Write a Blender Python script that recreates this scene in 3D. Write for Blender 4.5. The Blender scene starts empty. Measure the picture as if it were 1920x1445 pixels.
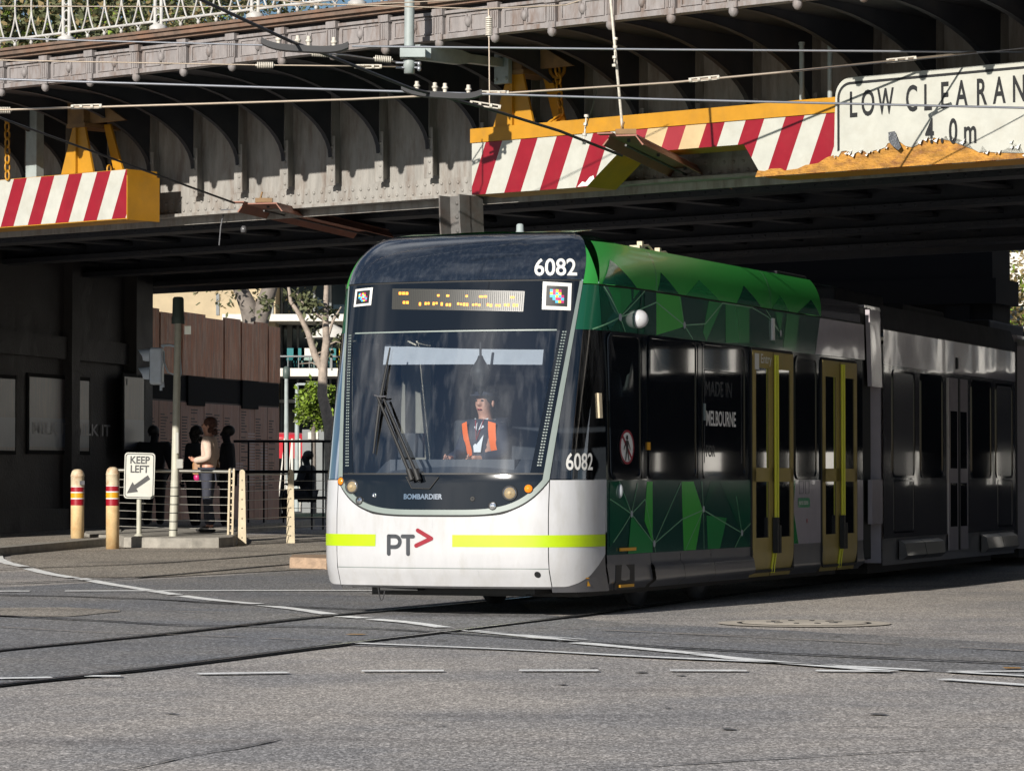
import bpy, bmesh, math, random
from mathutils import Vector, Matrix
random.seed(7)
R = math.radians
SC = bpy.context.scene
COL = SC.collection
# ---------------------------------------------------------------- camera, sky, sun, exposure
H_CAM, F, PITCH = 1.2, 6400.0, math.atan(176.5/6400.0)
cam_d = bpy.data.cameras.new('camera'); cam = bpy.data.objects.new('camera', cam_d); COL.objects.link(cam)
cam.location = (0, 0, H_CAM); cam.rotation_euler = (R(90)+PITCH, 0, 0)
cam_d.lens = 120; cam_d.sensor_width = 36; cam_d.clip_start = 0.1; cam_d.clip_end = 6000
SC.camera = cam
SUN_EL, SUN_AZ = 20.5, 28.0            # the sun stands behind the camera, to its left
w = bpy.data.worlds.new('World'); SC.world = w; w.use_nodes = True
nt = w.node_tree; bg = nt.nodes['Background']
sky = nt.nodes.new('ShaderNodeTexSky'); sky.sky_type = 'NISHITA'; sky.sun_disc = False
sky.sun_elevation = R(SUN_EL); sky.sun_rotation = R(180+SUN_AZ)
sky.air_density = 1.0; sky.dust_density = 0.25; sky.ozone_density = 4.0
tcw = nt.nodes.new('ShaderNodeTexCoord'); mpw = nt.nodes.new('ShaderNodeMapping'); mpw.inputs['Scale'].default_value = (1.0, 1.0, 2.6)
cn = nt.nodes.new('ShaderNodeTexNoise'); cn.inputs['Scale'].default_value = 2.6; cn.inputs['Detail'].default_value = 9; cn.inputs['Roughness'].default_value = 0.58
nt.links.new(tcw.outputs['Generated'], mpw.inputs[0]); nt.links.new(mpw.outputs[0], cn.inputs['Vector'])
cr_ = nt.nodes.new('ShaderNodeMapRange'); cr_.inputs['From Min'].default_value = 0.50; cr_.inputs['From Max'].default_value = 0.68; cr_.inputs['To Max'].default_value = 0.85; nt.links.new(cn.outputs[0], cr_.inputs[0])
cm = nt.nodes.new('ShaderNodeMix'); cm.data_type = 'RGBA'; cm.inputs[7].default_value = (17, 17.5, 18.5, 1); nt.links.new(cr_.outputs[0], cm.inputs[0]); nt.links.new(sky.outputs[0], cm.inputs[6])
nt.links.new(cm.outputs[2], bg.inputs[0]); bg.inputs[1].default_value = 0.05
sd = bpy.data.lights.new('sun', 'SUN'); sun = bpy.data.objects.new('sun', sd); COL.objects.link(sun)
sd.energy = 5.0; sd.angle = R(0.5); sd.color = (1.0, 0.945, 0.86)
ldir = Vector((math.sin(R(SUN_AZ))*math.cos(R(SUN_EL)), math.cos(R(SUN_AZ))*math.cos(R(SUN_EL)), -math.sin(R(SUN_EL))))
sun.rotation_euler = ldir.to_track_quat('-Z', 'Y').to_euler(); sun.location = (-20, -30, 40)
SC.view_settings.view_transform = 'Standard'; SC.view_settings.look = 'None'
SC.view_settings.exposure = 0.38; SC.view_settings.gamma = 1
SC.render.engine = 'CYCLES'
SC.cycles.max_bounces = 8; SC.cycles.transparent_max_bounces = 12; SC.cycles.sample_clamp_indirect = 6
# ---------------------------------------------------------------- pixel <-> place
def ray(px, py):
    c, s = math.cos(PITCH), math.sin(PITCH)
    x, v = px-960, 722.5-py
    return Vector((x, F*c - v*s, F*s + v*c))
def at(px, py, Y):
    d = ray(px, py); return Vector((0, 0, H_CAM)) + d*(Y/d.y)
def proj(P):
    c, s = math.cos(PITCH), math.sin(PITCH)
    x, y, z = P.x, P.y, P.z-H_CAM
    dep = y*c + z*s; up = -y*s + z*c
    return 960+F*x/dep, 722.5-F*up/dep
def sst(a, b, x):
    t = min(1, max(0, (x-a)/(b-a))); return t*t*(3-2*t)
def gz(x, y):
    b = 1-sst(-3.0, 0.5, x)
    return b*0.0153*max(0, min(y, 64)-34)
def G(px, py, dz=0.0):
    d = ray(px, py); t = 0; z = 0
    for _ in range(14):
        t = (z-H_CAM)/d.z; z = 0.5*z+0.5*gz(d.x*t, d.y*t)
    return Vector((d.x*t, d.y*t, gz(d.x*t, d.y*t)+dz))
def Gx(px, Y, dz=0.0):
    x = (px-960)/F*Y; return Vector((x, Y, gz(x, Y)+dz))
# ---------------------------------------------------------------- materials
MATS = {}
def mat(name, col, rough=0.5, metal=0.0, var=0.0, vscale=6.0, bump=0.0, bscale=40.0, coat=0.0, emit=None, estr=0.0, spec=0.5, dirt=None, dscale=1.5, damt=0.5, stretch=(1, 1, 1)):
    if name in MATS: return MATS[name]
    m = bpy.data.materials.new(name); m.use_nodes = True; MATS[name] = m
    n, l = m.node_tree.nodes, m.node_tree.links; p = n['Principled BSDF']
    p.inputs['Base Color'].default_value = (*col, 1); p.inputs['Roughness'].default_value = rough
    p.inputs['Metallic'].default_value = metal; p.inputs['Specular IOR Level'].default_value = spec
    p.inputs['Coat Weight'].default_value = coat; p.inputs['Coat Roughness'].default_value = 0.04
    if emit: p.inputs['Emission Color'].default_value = (*emit, 1); p.inputs['Emission Strength'].default_value = estr
    if var or bump or dirt:
        tc = n.new('ShaderNodeTexCoord'); mp = n.new('ShaderNodeMapping'); mp.inputs['Scale'].default_value = stretch
        l.new(tc.outputs['Object'], mp.inputs['Vector'])
        out = None
        if var:
            nz = n.new('ShaderNodeTexNoise'); nz.inputs['Scale'].default_value = vscale; nz.inputs['Detail'].default_value = 6; nz.inputs['Roughness'].default_value = 0.65
            l.new(mp.outputs[0], nz.inputs['Vector'])
            mr = n.new('ShaderNodeMapRange'); mr.inputs['From Min'].default_value = 0.3; mr.inputs['From Max'].default_value = 0.7
            mr.inputs['To Min'].default_value = 1-var; mr.inputs['To Max'].default_value = 1+var
            l.new(nz.outputs[0], mr.inputs[0])
            mx = n.new('ShaderNodeMix'); mx.data_type = 'RGBA'; mx.blend_type = 'MULTIPLY'; mx.inputs[0].default_value = 1
            mx.inputs[6].default_value = (*col, 1); l.new(mr.outputs[0], mx.inputs[7]); out = mx.outputs[2]
            m2 = n.new('ShaderNodeMapRange'); m2.inputs['To Min'].default_value = max(0.02, rough*(1-var*1.2)); m2.inputs['To Max'].default_value = min(1, rough*(1+var*1.2))
            l.new(nz.outputs[0], m2.inputs[0]); l.new(m2.outputs[0], p.inputs['Roughness'])
        if dirt:
            nd = n.new('ShaderNodeTexNoise'); nd.inputs['Scale'].default_value = dscale; nd.inputs['Detail'].default_value = 8; nd.inputs['Roughness'].default_value = 0.7
            l.new(mp.outputs[0], nd.inputs['Vector'])
            rp = n.new('ShaderNodeMapRange'); rp.inputs['From Min'].default_value = 0.48; rp.inputs['From Max'].default_value = 0.72; rp.inputs['To Max'].default_value = damt
            l.new(nd.outputs[0], rp.inputs[0])
            md = n.new('ShaderNodeMix'); md.data_type = 'RGBA'; l.new(rp.outputs[0], md.inputs[0])
            if out: l.new(out, md.inputs[6])
            else: md.inputs[6].default_value = (*col, 1)
            md.inputs[7].default_value = (*dirt, 1); out = md.outputs[2]
        if out: l.new(out, p.inputs['Base Color'])
        if bump:
            nb = n.new('ShaderNodeTexNoise'); nb.inputs['Scale'].default_value = bscale; nb.inputs['Detail'].default_value = 5 if bscale > 5 else 0.6
            l.new(mp.outputs[0], nb.inputs['Vector'])
            b = n.new('ShaderNodeBump'); b.inputs['Strength'].default_value = bump; b.inputs['Distance'].default_value = 0.02
            l.new(nb.outputs[0], b.inputs['Height']); l.new(b.outputs[0], p.inputs['Normal'])
            if coat: l.new(b.outputs[0], p.inputs['Coat Normal'])
    return m
def asphalt(name, c1, c2, cpatch, grain):
    m = bpy.data.materials.new(name); m.use_nodes = True; MATS[name] = m
    n, l = m.node_tree.nodes, m.node_tree.links; p = n['Principled BSDF']; p.inputs['Roughness'].default_value = 0.82
    p.inputs['Specular IOR Level'].default_value = 0.3
    tc = n.new('ShaderNodeTexCoord')
    def noise(sc, det=4, ro=0.6):
        z = n.new('ShaderNodeTexNoise'); z.inputs['Scale'].default_value = sc; z.inputs['Detail'].default_value = det; z.inputs['Roughness'].default_value = ro
        l.new(tc.outputs['Object'], z.inputs['Vector']); return z
    gm = n.new('ShaderNodeMapping'); gm.inputs['Scale'].default_value = (1, 0.42, 1); l.new(tc.outputs['Object'], gm.inputs[0])
    g = noise(grain, 3, 0.75); l.new(gm.outputs[0], g.inputs['Vector'])
    vo = n.new('ShaderNodeTexVoronoi'); vo.inputs['Scale'].default_value = grain*0.8; l.new(gm.outputs[0], vo.inputs['Vector'])
    sv = n.new('ShaderNodeSeparateColor'); l.new(vo.outputs['Color'], sv.inputs[0])
    pw = n.new('ShaderNodeMath'); pw.operation = 'POWER'; pw.inputs[1].default_value = 2.2; l.new(sv.outputs[0], pw.inputs[0])
    va = n.new('ShaderNodeMapRange'); va.inputs['To Min'].default_value = 0.70; va.inputs['To Max'].default_value = 1.58; l.new(pw.outputs[0], va.inputs[0])
    r = n.new('ShaderNodeValToRGB'); r.color_ramp.elements[0].position = 0.33; r.color_ramp.elements[1].position = 0.68
    r.color_ramp.elements[0].color = (*[c*0.38 for c in c1], 1); r.color_ramp.elements[1].color = (*[min(1, c*1.75) for c in c1], 1)
    e = r.color_ramp.elements.new(0.5); e.color = (*c1, 1)
    l.new(g.outputs[0], r.inputs[0])
    a = noise(0.45, 7, 0.62); mr = n.new('ShaderNodeMapRange'); mr.inputs['From Min'].default_value = 0.4; mr.inputs['From Max'].default_value = 0.62
    l.new(a.outputs[0], mr.inputs[0])
    k = [c2[i]/c1[i] for i in range(3)]
    mx = n.new('ShaderNodeMix'); mx.data_type = 'RGBA'; mx.inputs[6].default_value = (1, 1, 1, 1); mx.inputs[7].default_value = (*k, 1); l.new(mr.outputs[0], mx.inputs[0])
    mm = n.new('ShaderNodeMix'); mm.data_type = 'RGBA'; mm.blend_type = 'MULTIPLY'; mm.inputs[0].default_value = 1
    mv = n.new('ShaderNodeMix'); mv.data_type = 'RGBA'; mv.blend_type = 'MULTIPLY'; mv.inputs[0].default_value = 1
    l.new(r.outputs[0], mv.inputs[6]); l.new(va.outputs[0], mv.inputs[7])
    l.new(mv.outputs[2], mm.inputs[6]); l.new(mx.outputs[2], mm.inputs[7])
    # oil stains and tyre-polished patches with a shape of their own
    mpn = n.new('ShaderNodeMapping'); mpn.inputs['Scale'].default_value = (0.35, 1.3, 1); mpn.inputs['Rotation'].default_value = (0, 0, 0.3)
    l.new(tc.outputs['Object'], mpn.inputs[0])
    b = n.new('ShaderNodeTexNoise'); b.inputs['Scale'].default_value = 0.8; b.inputs['Detail'].default_value = 6; l.new(mpn.outputs[0], b.inputs['Vector'])
    mb = n.new('ShaderNodeMapRange'); mb.inputs['From Min'].default_value = 0.56; mb.inputs['From Max'].default_value = 0.72; mb.inputs['To Max'].default_value = 0.6
    l.new(b.outputs[0], mb.inputs[0])
    m3 = n.new('ShaderNodeMix'); m3.data_type = 'RGBA'; m3.blend_type = 'MULTIPLY'; l.new(mb.outputs[0], m3.inputs[0]); l.new(mm.outputs[2], m3.inputs[6]); m3.inputs[7].default_value = (*cpatch, 1)
    l.new(m3.outputs[2], p.inputs['Base Color'])
    bp = n.new('ShaderNodeBump'); bp.inputs['Strength'].default_value = 0.55; bp.inputs['Distance'].default_value = 0.006; l.new(g.outputs[0], bp.inputs['Height']); l.new(bp.outputs[0], p.inputs['Normal'])
    return m
def glass(name, tint=(0.8, 0.86, 0.9), refl=1.0, streak=0.0):
    if name in MATS: return MATS[name]
    m = bpy.data.materials.new(name); m.use_nodes = True; MATS[name] = m
    n, l = m.node_tree.nodes, m.node_tree.links; n.remove(n['Principled BSDF'])
    tr = n.new('ShaderNodeBsdfTransparent'); tr.inputs[0].default_value = (*tint, 1)
    gl = n.new('ShaderNodeBsdfGlossy'); gl.inputs['Roughness'].default_value = 0.015; gl.inputs[0].default_value = (refl, refl, refl, 1)
    fr = n.new('ShaderNodeFresnel'); fr.inputs[0].default_value = 2.15
    mx = n.new('ShaderNodeMixShader'); l.new(fr.outputs[0], mx.inputs[0]); l.new(tr.outputs[0], mx.inputs[1]); l.new(gl.outputs[0], mx.inputs[2])
    last = mx
    if streak:  # pale vertical streaks painted into the glass in place of reflections
        tc = n.new('ShaderNodeTexCoord'); mp = n.new('ShaderNodeMapping'); mp.inputs['Scale'].default_value = (7, 7, 0.25)
        l.new(tc.outputs['Object'], mp.inputs[0]); nz = n.new('ShaderNodeTexNoise'); nz.inputs['Scale'].default_value = 2.2; nz.inputs['Detail'].default_value = 8
        l.new(mp.outputs[0], nz.inputs['Vector']); mr = n.new('ShaderNodeMapRange'); mr.inputs['From Min'].default_value = 0.5; mr.inputs['From Max'].default_value = 0.8; mr.inputs['To Max'].default_value = streak
        l.new(nz.outputs[0], mr.inputs[0]); df = n.new('ShaderNodeBsdfDiffuse'); df.inputs[0].default_value = (0.7, 0.72, 0.75, 1)
        m2 = n.new('ShaderNodeMixShader'); l.new(mr.outputs[0], m2.inputs[0]); l.new(mx.outputs[0], m2.inputs[1]); l.new(df.outputs[0], m2.inputs[2]); last = m2
    l.new(last.outputs[0], n['Material Output'].inputs[0]); return m
M = dict(
 road=asphalt('road_asphalt', (0.385, 0.350, 0.315), (0.27, 0.258, 0.25), (0.55, 0.54, 0.55), 85),
 castpale=mat('pale_cast_cover', (0.46, 0.41, 0.34), 0.85, var=0.2, vscale=9, dirt=(0.3, 0.26, 0.22), dscale=5),
 tar=mat('tar_seal', (0.13, 0.122, 0.115), 0.6, var=0.3),
 lowbounce=mat('low_bounce_asphalt', (0.055, 0.055, 0.057), 0.85, var=0.3, vscale=3),
 track=asphalt('track_asphalt', (0.175, 0.177, 0.185), (0.215, 0.205, 0.195), (0.6, 0.6, 0.62), 75),
 apron=asphalt('apron_asphalt', (0.32, 0.285, 0.24), (0.25, 0.225, 0.195), (0.6, 0.58, 0.56), 70),
 paint=mat('road_paint', (0.86, 0.86, 0.84), 0.7, var=0.15, vscale=14, bump=0.2, bscale=90, dirt=(0.42, 0.40, 0.37), dscale=9, damt=0.6),
 seam=mat('road_seam', (0.28, 0.24, 0.20), 0.9, var=0.3, vscale=9),
 groove=mat('rail_groove', (0.012, 0.012, 0.014), 0.8),
 rail=mat('rail_steel', (0.33, 0.32, 0.31), 0.28, 0.9, var=0.3, vscale=20),
 concrete=mat('concrete', (0.30, 0.28, 0.245), 0.9, var=0.22, vscale=7, bump=0.4, bscale=60, dirt=(0.13, 0.12, 0.105), dscale=4),
 kerb=mat('bluestone_kerb', (0.36, 0.25, 0.17), 0.9, var=0.3, vscale=12, bump=0.5, bscale=50),
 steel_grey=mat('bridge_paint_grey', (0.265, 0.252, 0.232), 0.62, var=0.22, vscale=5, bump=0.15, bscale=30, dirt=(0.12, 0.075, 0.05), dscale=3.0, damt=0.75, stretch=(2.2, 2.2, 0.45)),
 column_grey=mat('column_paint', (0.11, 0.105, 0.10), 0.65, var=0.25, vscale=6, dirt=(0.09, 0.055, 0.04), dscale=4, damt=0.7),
 steel_shade=mat('bridge_steel_shade', (0.028, 0.031, 0.040), 0.7, var=0.2, vscale=4, dirt=(0.06, 0.05, 0.045), dscale=2),  # near-black navy paints the deep shade into brackets and girders
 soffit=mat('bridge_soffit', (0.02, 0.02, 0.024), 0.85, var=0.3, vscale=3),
 cornice=mat('cornice_paint', (0.225, 0.205, 0.20), 0.65, var=0.2, vscale=6, bump=0.2, bscale=35, dirt=(0.12, 0.07, 0.045), dscale=4, damt=0.9, stretch=(2, 2, 0.5)),
 ledge=mat('rusty_ledge', (0.13, 0.088, 0.065), 0.8, var=0.35, vscale=7, dirt=(0.22, 0.10, 0.05), dscale=3),
 railwhite=mat('railing_paint', (0.44, 0.43, 0.41), 0.55, var=0.2, vscale=8, dirt=(0.30, 0.26, 0.21), dscale=6, damt=0.6),
 yellow=mat('safety_yellow', (0.44, 0.205, 0.008), 0.5, var=0.12, vscale=4, dirt=(0.30, 0.16, 0.03), dscale=2.5, damt=0.5),
 brownpaint=mat('brown_bracket', (0.20, 0.115, 0.045), 0.6, var=0.25, vscale=6, dirt=(0.10, 0.06, 0.04), dscale=4),
 red=mat('reflective_red', (0.225, 0.003, 0.013), 0.42, var=0.1, vscale=5, dirt=(0.25, 0.02, 0.025), dscale=7, damt=0.35),
 white=mat('reflective_white', (0.44, 0.44, 0.395), 0.45, var=0.08, vscale=5, dirt=(0.36, 0.34, 0.28), dscale=3, damt=0.5),
 cream=mat('aged_reflective_cream', (0.48, 0.36, 0.20), 0.5, var=0.1, vscale=5),
 oldred=mat('aged_reflective_red', (0.27, 0.02, 0.03), 0.5, var=0.1, vscale=5),
 black=mat('black_paint', (0.012, 0.012, 0.013), 0.5),
 wood=mat('torn_board', (0.40, 0.19, 0.03), 0.8, var=0.5, vscale=5, bump=0.8, bscale=25, dirt=(0.15, 0.055, 0.025), dscale=4, damt=1.0, stretch=(1, 1, 3)),
 torn=mat('torn_sheet', (0.72, 0.71, 0.69), 0.6, var=0.1, bump=0.5, bscale=30),
 foil=mat('peeled_foil', (0.16, 0.165, 0.175), 0.35, 0.6, bump=0.6, bscale=25),
 polegreen=mat('pole_paint', (0.30, 0.34, 0.335), 0.55, var=0.12, vscale=6, dirt=(0.2, 0.2, 0.18), dscale=5),
 wire=mat('wire_steel', (0.32, 0.33, 0.36), 0.42, 0.75),
 wiretan=mat('wire_bronze', (0.46, 0.38, 0.30), 0.45, 0.65),
 wiredark=mat('wire_black', (0.02, 0.02, 0.022), 0.45),
 insul=mat('insulator_bone', (0.52, 0.48, 0.41), 0.5, var=0.2, vscale=30),
 trough=mat('trough_brown', (0.25, 0.095, 0.058), 0.6, var=0.3, vscale=8, dirt=(0.07, 0.04, 0.035), dscale=4),
 # tram
 tw=mat('tram_white', (0.465, 0.465, 0.475), 0.28, coat=0.6, var=0.05, vscale=3, dirt=(0.37, 0.355, 0.33), dscale=3.5, damt=0.5, stretch=(2.2, 2.2, 0.7)),
 tblack=mat('tram_black_gloss', (0.006, 0.008, 0.011), 0.05, coat=0.3, bump=0.02, bscale=2.2),
 thead=mat('tram_header_navy', (0.011, 0.016, 0.026), 0.10, coat=0.5, var=0.15, vscale=8, dirt=(0.05, 0.058, 0.07), dscale=7, damt=0.5, stretch=(4, 4, 0.5)),
 tseal=mat('tram_seal', (0.012, 0.012, 0.012), 0.6),
 tframe=mat('tram_frame_grey', (0.19, 0.225, 0.21), 0.45, var=0.05),
 tskirt=mat('tram_skirt_grey', (0.085, 0.085, 0.093), 0.32, coat=0.3, var=0.12, vscale=4, dirt=(0.13, 0.12, 0.105), dscale=3, damt=0.4),
 tg0=mat('tram_green_deep', (0.010, 0.080, 0.044), 0.12, coat=0.25, spec=0.4, bump=0.07, bscale=1.8),
 tg1=mat('tram_green_dark', (0.012, 0.055, 0.042), 0.12, coat=0.25, spec=0.4, bump=0.07, bscale=1.8),
 tg2=mat('tram_green_mid', (0.024, 0.21, 0.060), 0.14, coat=0.25, spec=0.4, bump=0.07, bscale=1.8),
 tgf=mat('tram_green_roof', (0.028, 0.27, 0.045), 0.38, coat=0.15),
 tg3=mat('tram_green_bright', (0.055, 0.36, 0.055), 0.14, coat=0.25, spec=0.4, bump=0.07, bscale=1.8),
 tline=mat('tram_line_pale', (0.16, 0.34, 0.20), 0.2, coat=0.4),
 tnode=mat('tram_node', (0.30, 0.32, 0.34), 0.3),
 tsilver=mat('tram_silver', (0.46, 0.42, 0.45), 0.10, coat=0.8, bump=0.2, bscale=1.8, var=0.05),
 tdark=mat('tram_dark_panel', (0.085, 0.083, 0.092), 0.10, coat=1.0, bump=0.18, bscale=1.8),
 tdoor=mat('tram_door_ochre', (0.30, 0.225, 0.065), 0.42, 0.0, var=0.12, vscale=5),
 tbar=mat('tram_door_yellow', (0.62, 0.60, 0.03), 0.4),
 lime=mat('lime_band', (0.37, 0.52, 0.0), 0.45, var=0.05, vscale=6),
 twin=mat('tram_window', (0.006, 0.007, 0.009), 0.02, coat=1.0, bump=0.035, bscale=1.0),
 tblind=mat('tram_blind_window', (0.085, 0.085, 0.095), 0.15, coat=0.3),
 cabin=mat('cab_interior_dark', (0.018, 0.02, 0.024), 0.7, var=0.2),
 cabgrey=mat('cab_interior_grey', (0.045, 0.048, 0.055), 0.6, var=0.15),
 cabcream=mat('cab_interior_cream', (0.50, 0.47, 0.38), 0.6),
 blind=mat('cab_blind', (0.36, 0.37, 0.39), 0.7, var=0.08),
 lens=mat('lamp_glass', (0.42, 0.34, 0.22), 0.06, 0.7, emit=(1.0, 0.72, 0.38), estr=0.2),
 chrome=mat('chrome', (0.7, 0.7, 0.7), 0.12, 1.0),
 amber=mat('amber_lens', (0.75, 0.20, 0.01), 0.2, emit=(1, 0.3, 0.02), estr=0.12),
 led=mat('led_amber', (0.9, 0.3, 0.02), 0.5, emit=(1.0, 0.30, 0.02), estr=1.3),
 ledpanel=mat('led_panel', (0.035, 0.034, 0.028), 0.3),
 logogrey=mat('logo_grey', (0.045, 0.048, 0.055), 0.35),
 logored=mat('logo_red', (0.24, 0.005, 0.018), 0.35),
 decal=mat('decal_white', (0.62, 0.61, 0.58), 0.4),
 decaldim=mat('decal_ghost', (0.045, 0.05, 0.055), 0.15),
 decalgreen=mat('decal_green', (0.03, 0.22, 0.10), 0.3),
 cy=mat('tag_cyan', (0.05, 0.42, 0.68), 0.4), mg=mat('tag_magenta', (0.45, 0.02, 0.13), 0.4), yl=mat('tag_yellow', (0.72, 0.50, 0.03), 0.4),
 wglass=glass('windscreen_glass', (0.82, 0.88, 0.94), 1.0, 0.05), sglass=glass('cab_side_glass', (0.34, 0.36, 0.38), 0.9, 0.03),
 bglass=glass('balustrade_glass', (0.72, 0.85, 0.85)),
 # street
 bol=mat('bollard_cream', (0.60, 0.43, 0.22), 0.55, var=0.18, vscale=7, dirt=(0.42, 0.20, 0.06), dscale=4, damt=0.7),
 bolcap=mat('bollard_cap', (0.56, 0.47, 0.33), 0.5, var=0.15, vscale=8, dirt=(0.34, 0.14, 0.05), dscale=6, damt=0.8),
 bred=mat('band_red', (0.28, 0.006, 0.016), 0.4), byel=mat('band_yellow', (0.62, 0.30, 0.01), 0.4),
 stainless=mat('stainless', (0.62, 0.60, 0.54), 0.28, 0.9), creampost=mat('cream_post', (0.50, 0.42, 0.29), 0.55, var=0.15, vscale=8),
 signal=mat('signal_grey', (0.48, 0.54, 0.62), 0.45, var=0.1), signalgreen=mat('signal_cap', (0.07, 0.095, 0.085), 0.5),
 galv=mat('painted_pole', (0.42, 0.41, 0.34), 0.5, var=0.12, vscale=8),
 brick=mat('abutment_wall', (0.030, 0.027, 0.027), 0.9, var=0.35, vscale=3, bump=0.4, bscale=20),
 poster=mat('dusty_poster_glass', (0.05, 0.05, 0.06), 0.4, var=0.25, vscale=5, stretch=(6, 6, 0.5), dirt=(0.17, 0.11, 0.09), dscale=3, damt=0.6),
 posterblue=mat('poster_blue', (0.06, 0.075, 0.11), 0.4, var=0.3, vscale=6, stretch=(6, 6, 0.5)),
 postertext=mat('poster_text', (0.13, 0.13, 0.145), 0.5, var=0.4, vscale=12),
 rust=mat('rust_panel', (0.44, 0.17, 0.085), 0.75, var=0.55, vscale=3, bump=0.15, dirt=(0.66, 0.40, 0.27), dscale=2.0, damt=0.95, stretch=(3, 3, 0.5)),  # pale streaks paint patches of light, along with weathering, into the panels
 rust2=mat('board_panel', (0.34, 0.19, 0.14), 0.75, var=0.28, vscale=5, dirt=(0.34, 0.26, 0.24), dscale=3, damt=0.6, stretch=(3, 3, 0.5)),
 print=mat('print_dark', (0.05, 0.035, 0.035), 0.7), printlight=mat('print_light', (0.42, 0.34, 0.32), 0.7),
 bark=mat('pale_bark', (0.30, 0.245, 0.20), 0.9, var=0.35, vscale=9, bump=0.6, bscale=18),
 barkdark=mat('gum_bark', (0.17, 0.145, 0.125), 0.9, var=0.3, vscale=5, bump=0.6, bscale=12),
 leaf1=mat('leaf_bright', (0.17, 0.25, 0.025), 0.6, var=0.35, vscale=3), leaf2=mat('leaf_gum', (0.11, 0.12, 0.055), 0.65, var=0.35, vscale=2),
 leaf3=mat('leaf_dry', (0.21, 0.155, 0.065), 0.7, var=0.35, vscale=2), grass=mat('grass', (0.03, 0.075, 0.022), 0.9, var=0.4, vscale=8),
 bldwhite=mat('building_white', (0.62, 0.59, 0.53), 0.7, var=0.06), bldcream=mat('building_cream', (0.43, 0.345, 0.22), 0.8, var=0.12, vscale=2),
 bldglass=mat('building_glass', (0.012, 0.02, 0.028), 0.06, coat=0.3, bump=0.03, bscale=0.6), bldgrey=mat('building_grey', (0.20, 0.21, 0.21), 0.7, var=0.1),
 bldstone=mat('building_stone', (0.66, 0.64, 0.60), 0.8, var=0.15, vscale=1.5), near_black=mat('near_black_matt', (0.008, 0.008, 0.009), 0.95, spec=0.2),  # near-black keeps the reflected wall and the pier as dark as shade
 teal=mat('teal_fabric', (0.02, 0.16, 0.17), 0.7), redcar=mat('red_gloss', (0.45, 0.02, 0.03), 0.3, coat=0.5),
 cloth_dark=mat('dark_cloth', (0.012, 0.013, 0.018), 0.9), cloth_cream=mat('cream_knit', (0.56, 0.43, 0.35), 0.9, var=0.1, vscale=30, bump=0.3, bscale=60),
 denim=mat('denim', (0.03, 0.033, 0.05), 0.9, var=0.3, vscale=12), navy=mat('navy_cloth', (0.02, 0.024, 0.04), 0.85), orange=mat('hi_vis_orange', (0.95, 0.16, 0.015), 0.6),
 silver=mat('reflective_tape', (0.5, 0.5, 0.5), 0.4), shirt=mat('white_shirt', (0.68, 0.68, 0.68), 0.8), skin=mat('skin', (0.50, 0.255, 0.175), 0.5, var=0.15, vscale=25),
 hair=mat('auburn_hair', (0.075, 0.028, 0.018), 0.6, bump=0.9, bscale=70, var=0.3, vscale=30), hairdark=mat('dark_hair', (0.012, 0.010, 0.010), 0.6), leather=mat('tan_leather', (0.30, 0.155, 0.07), 0.5, var=0.2, vscale=14),
 shoe=mat('shoe', (0.02, 0.02, 0.02), 0.6))
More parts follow.
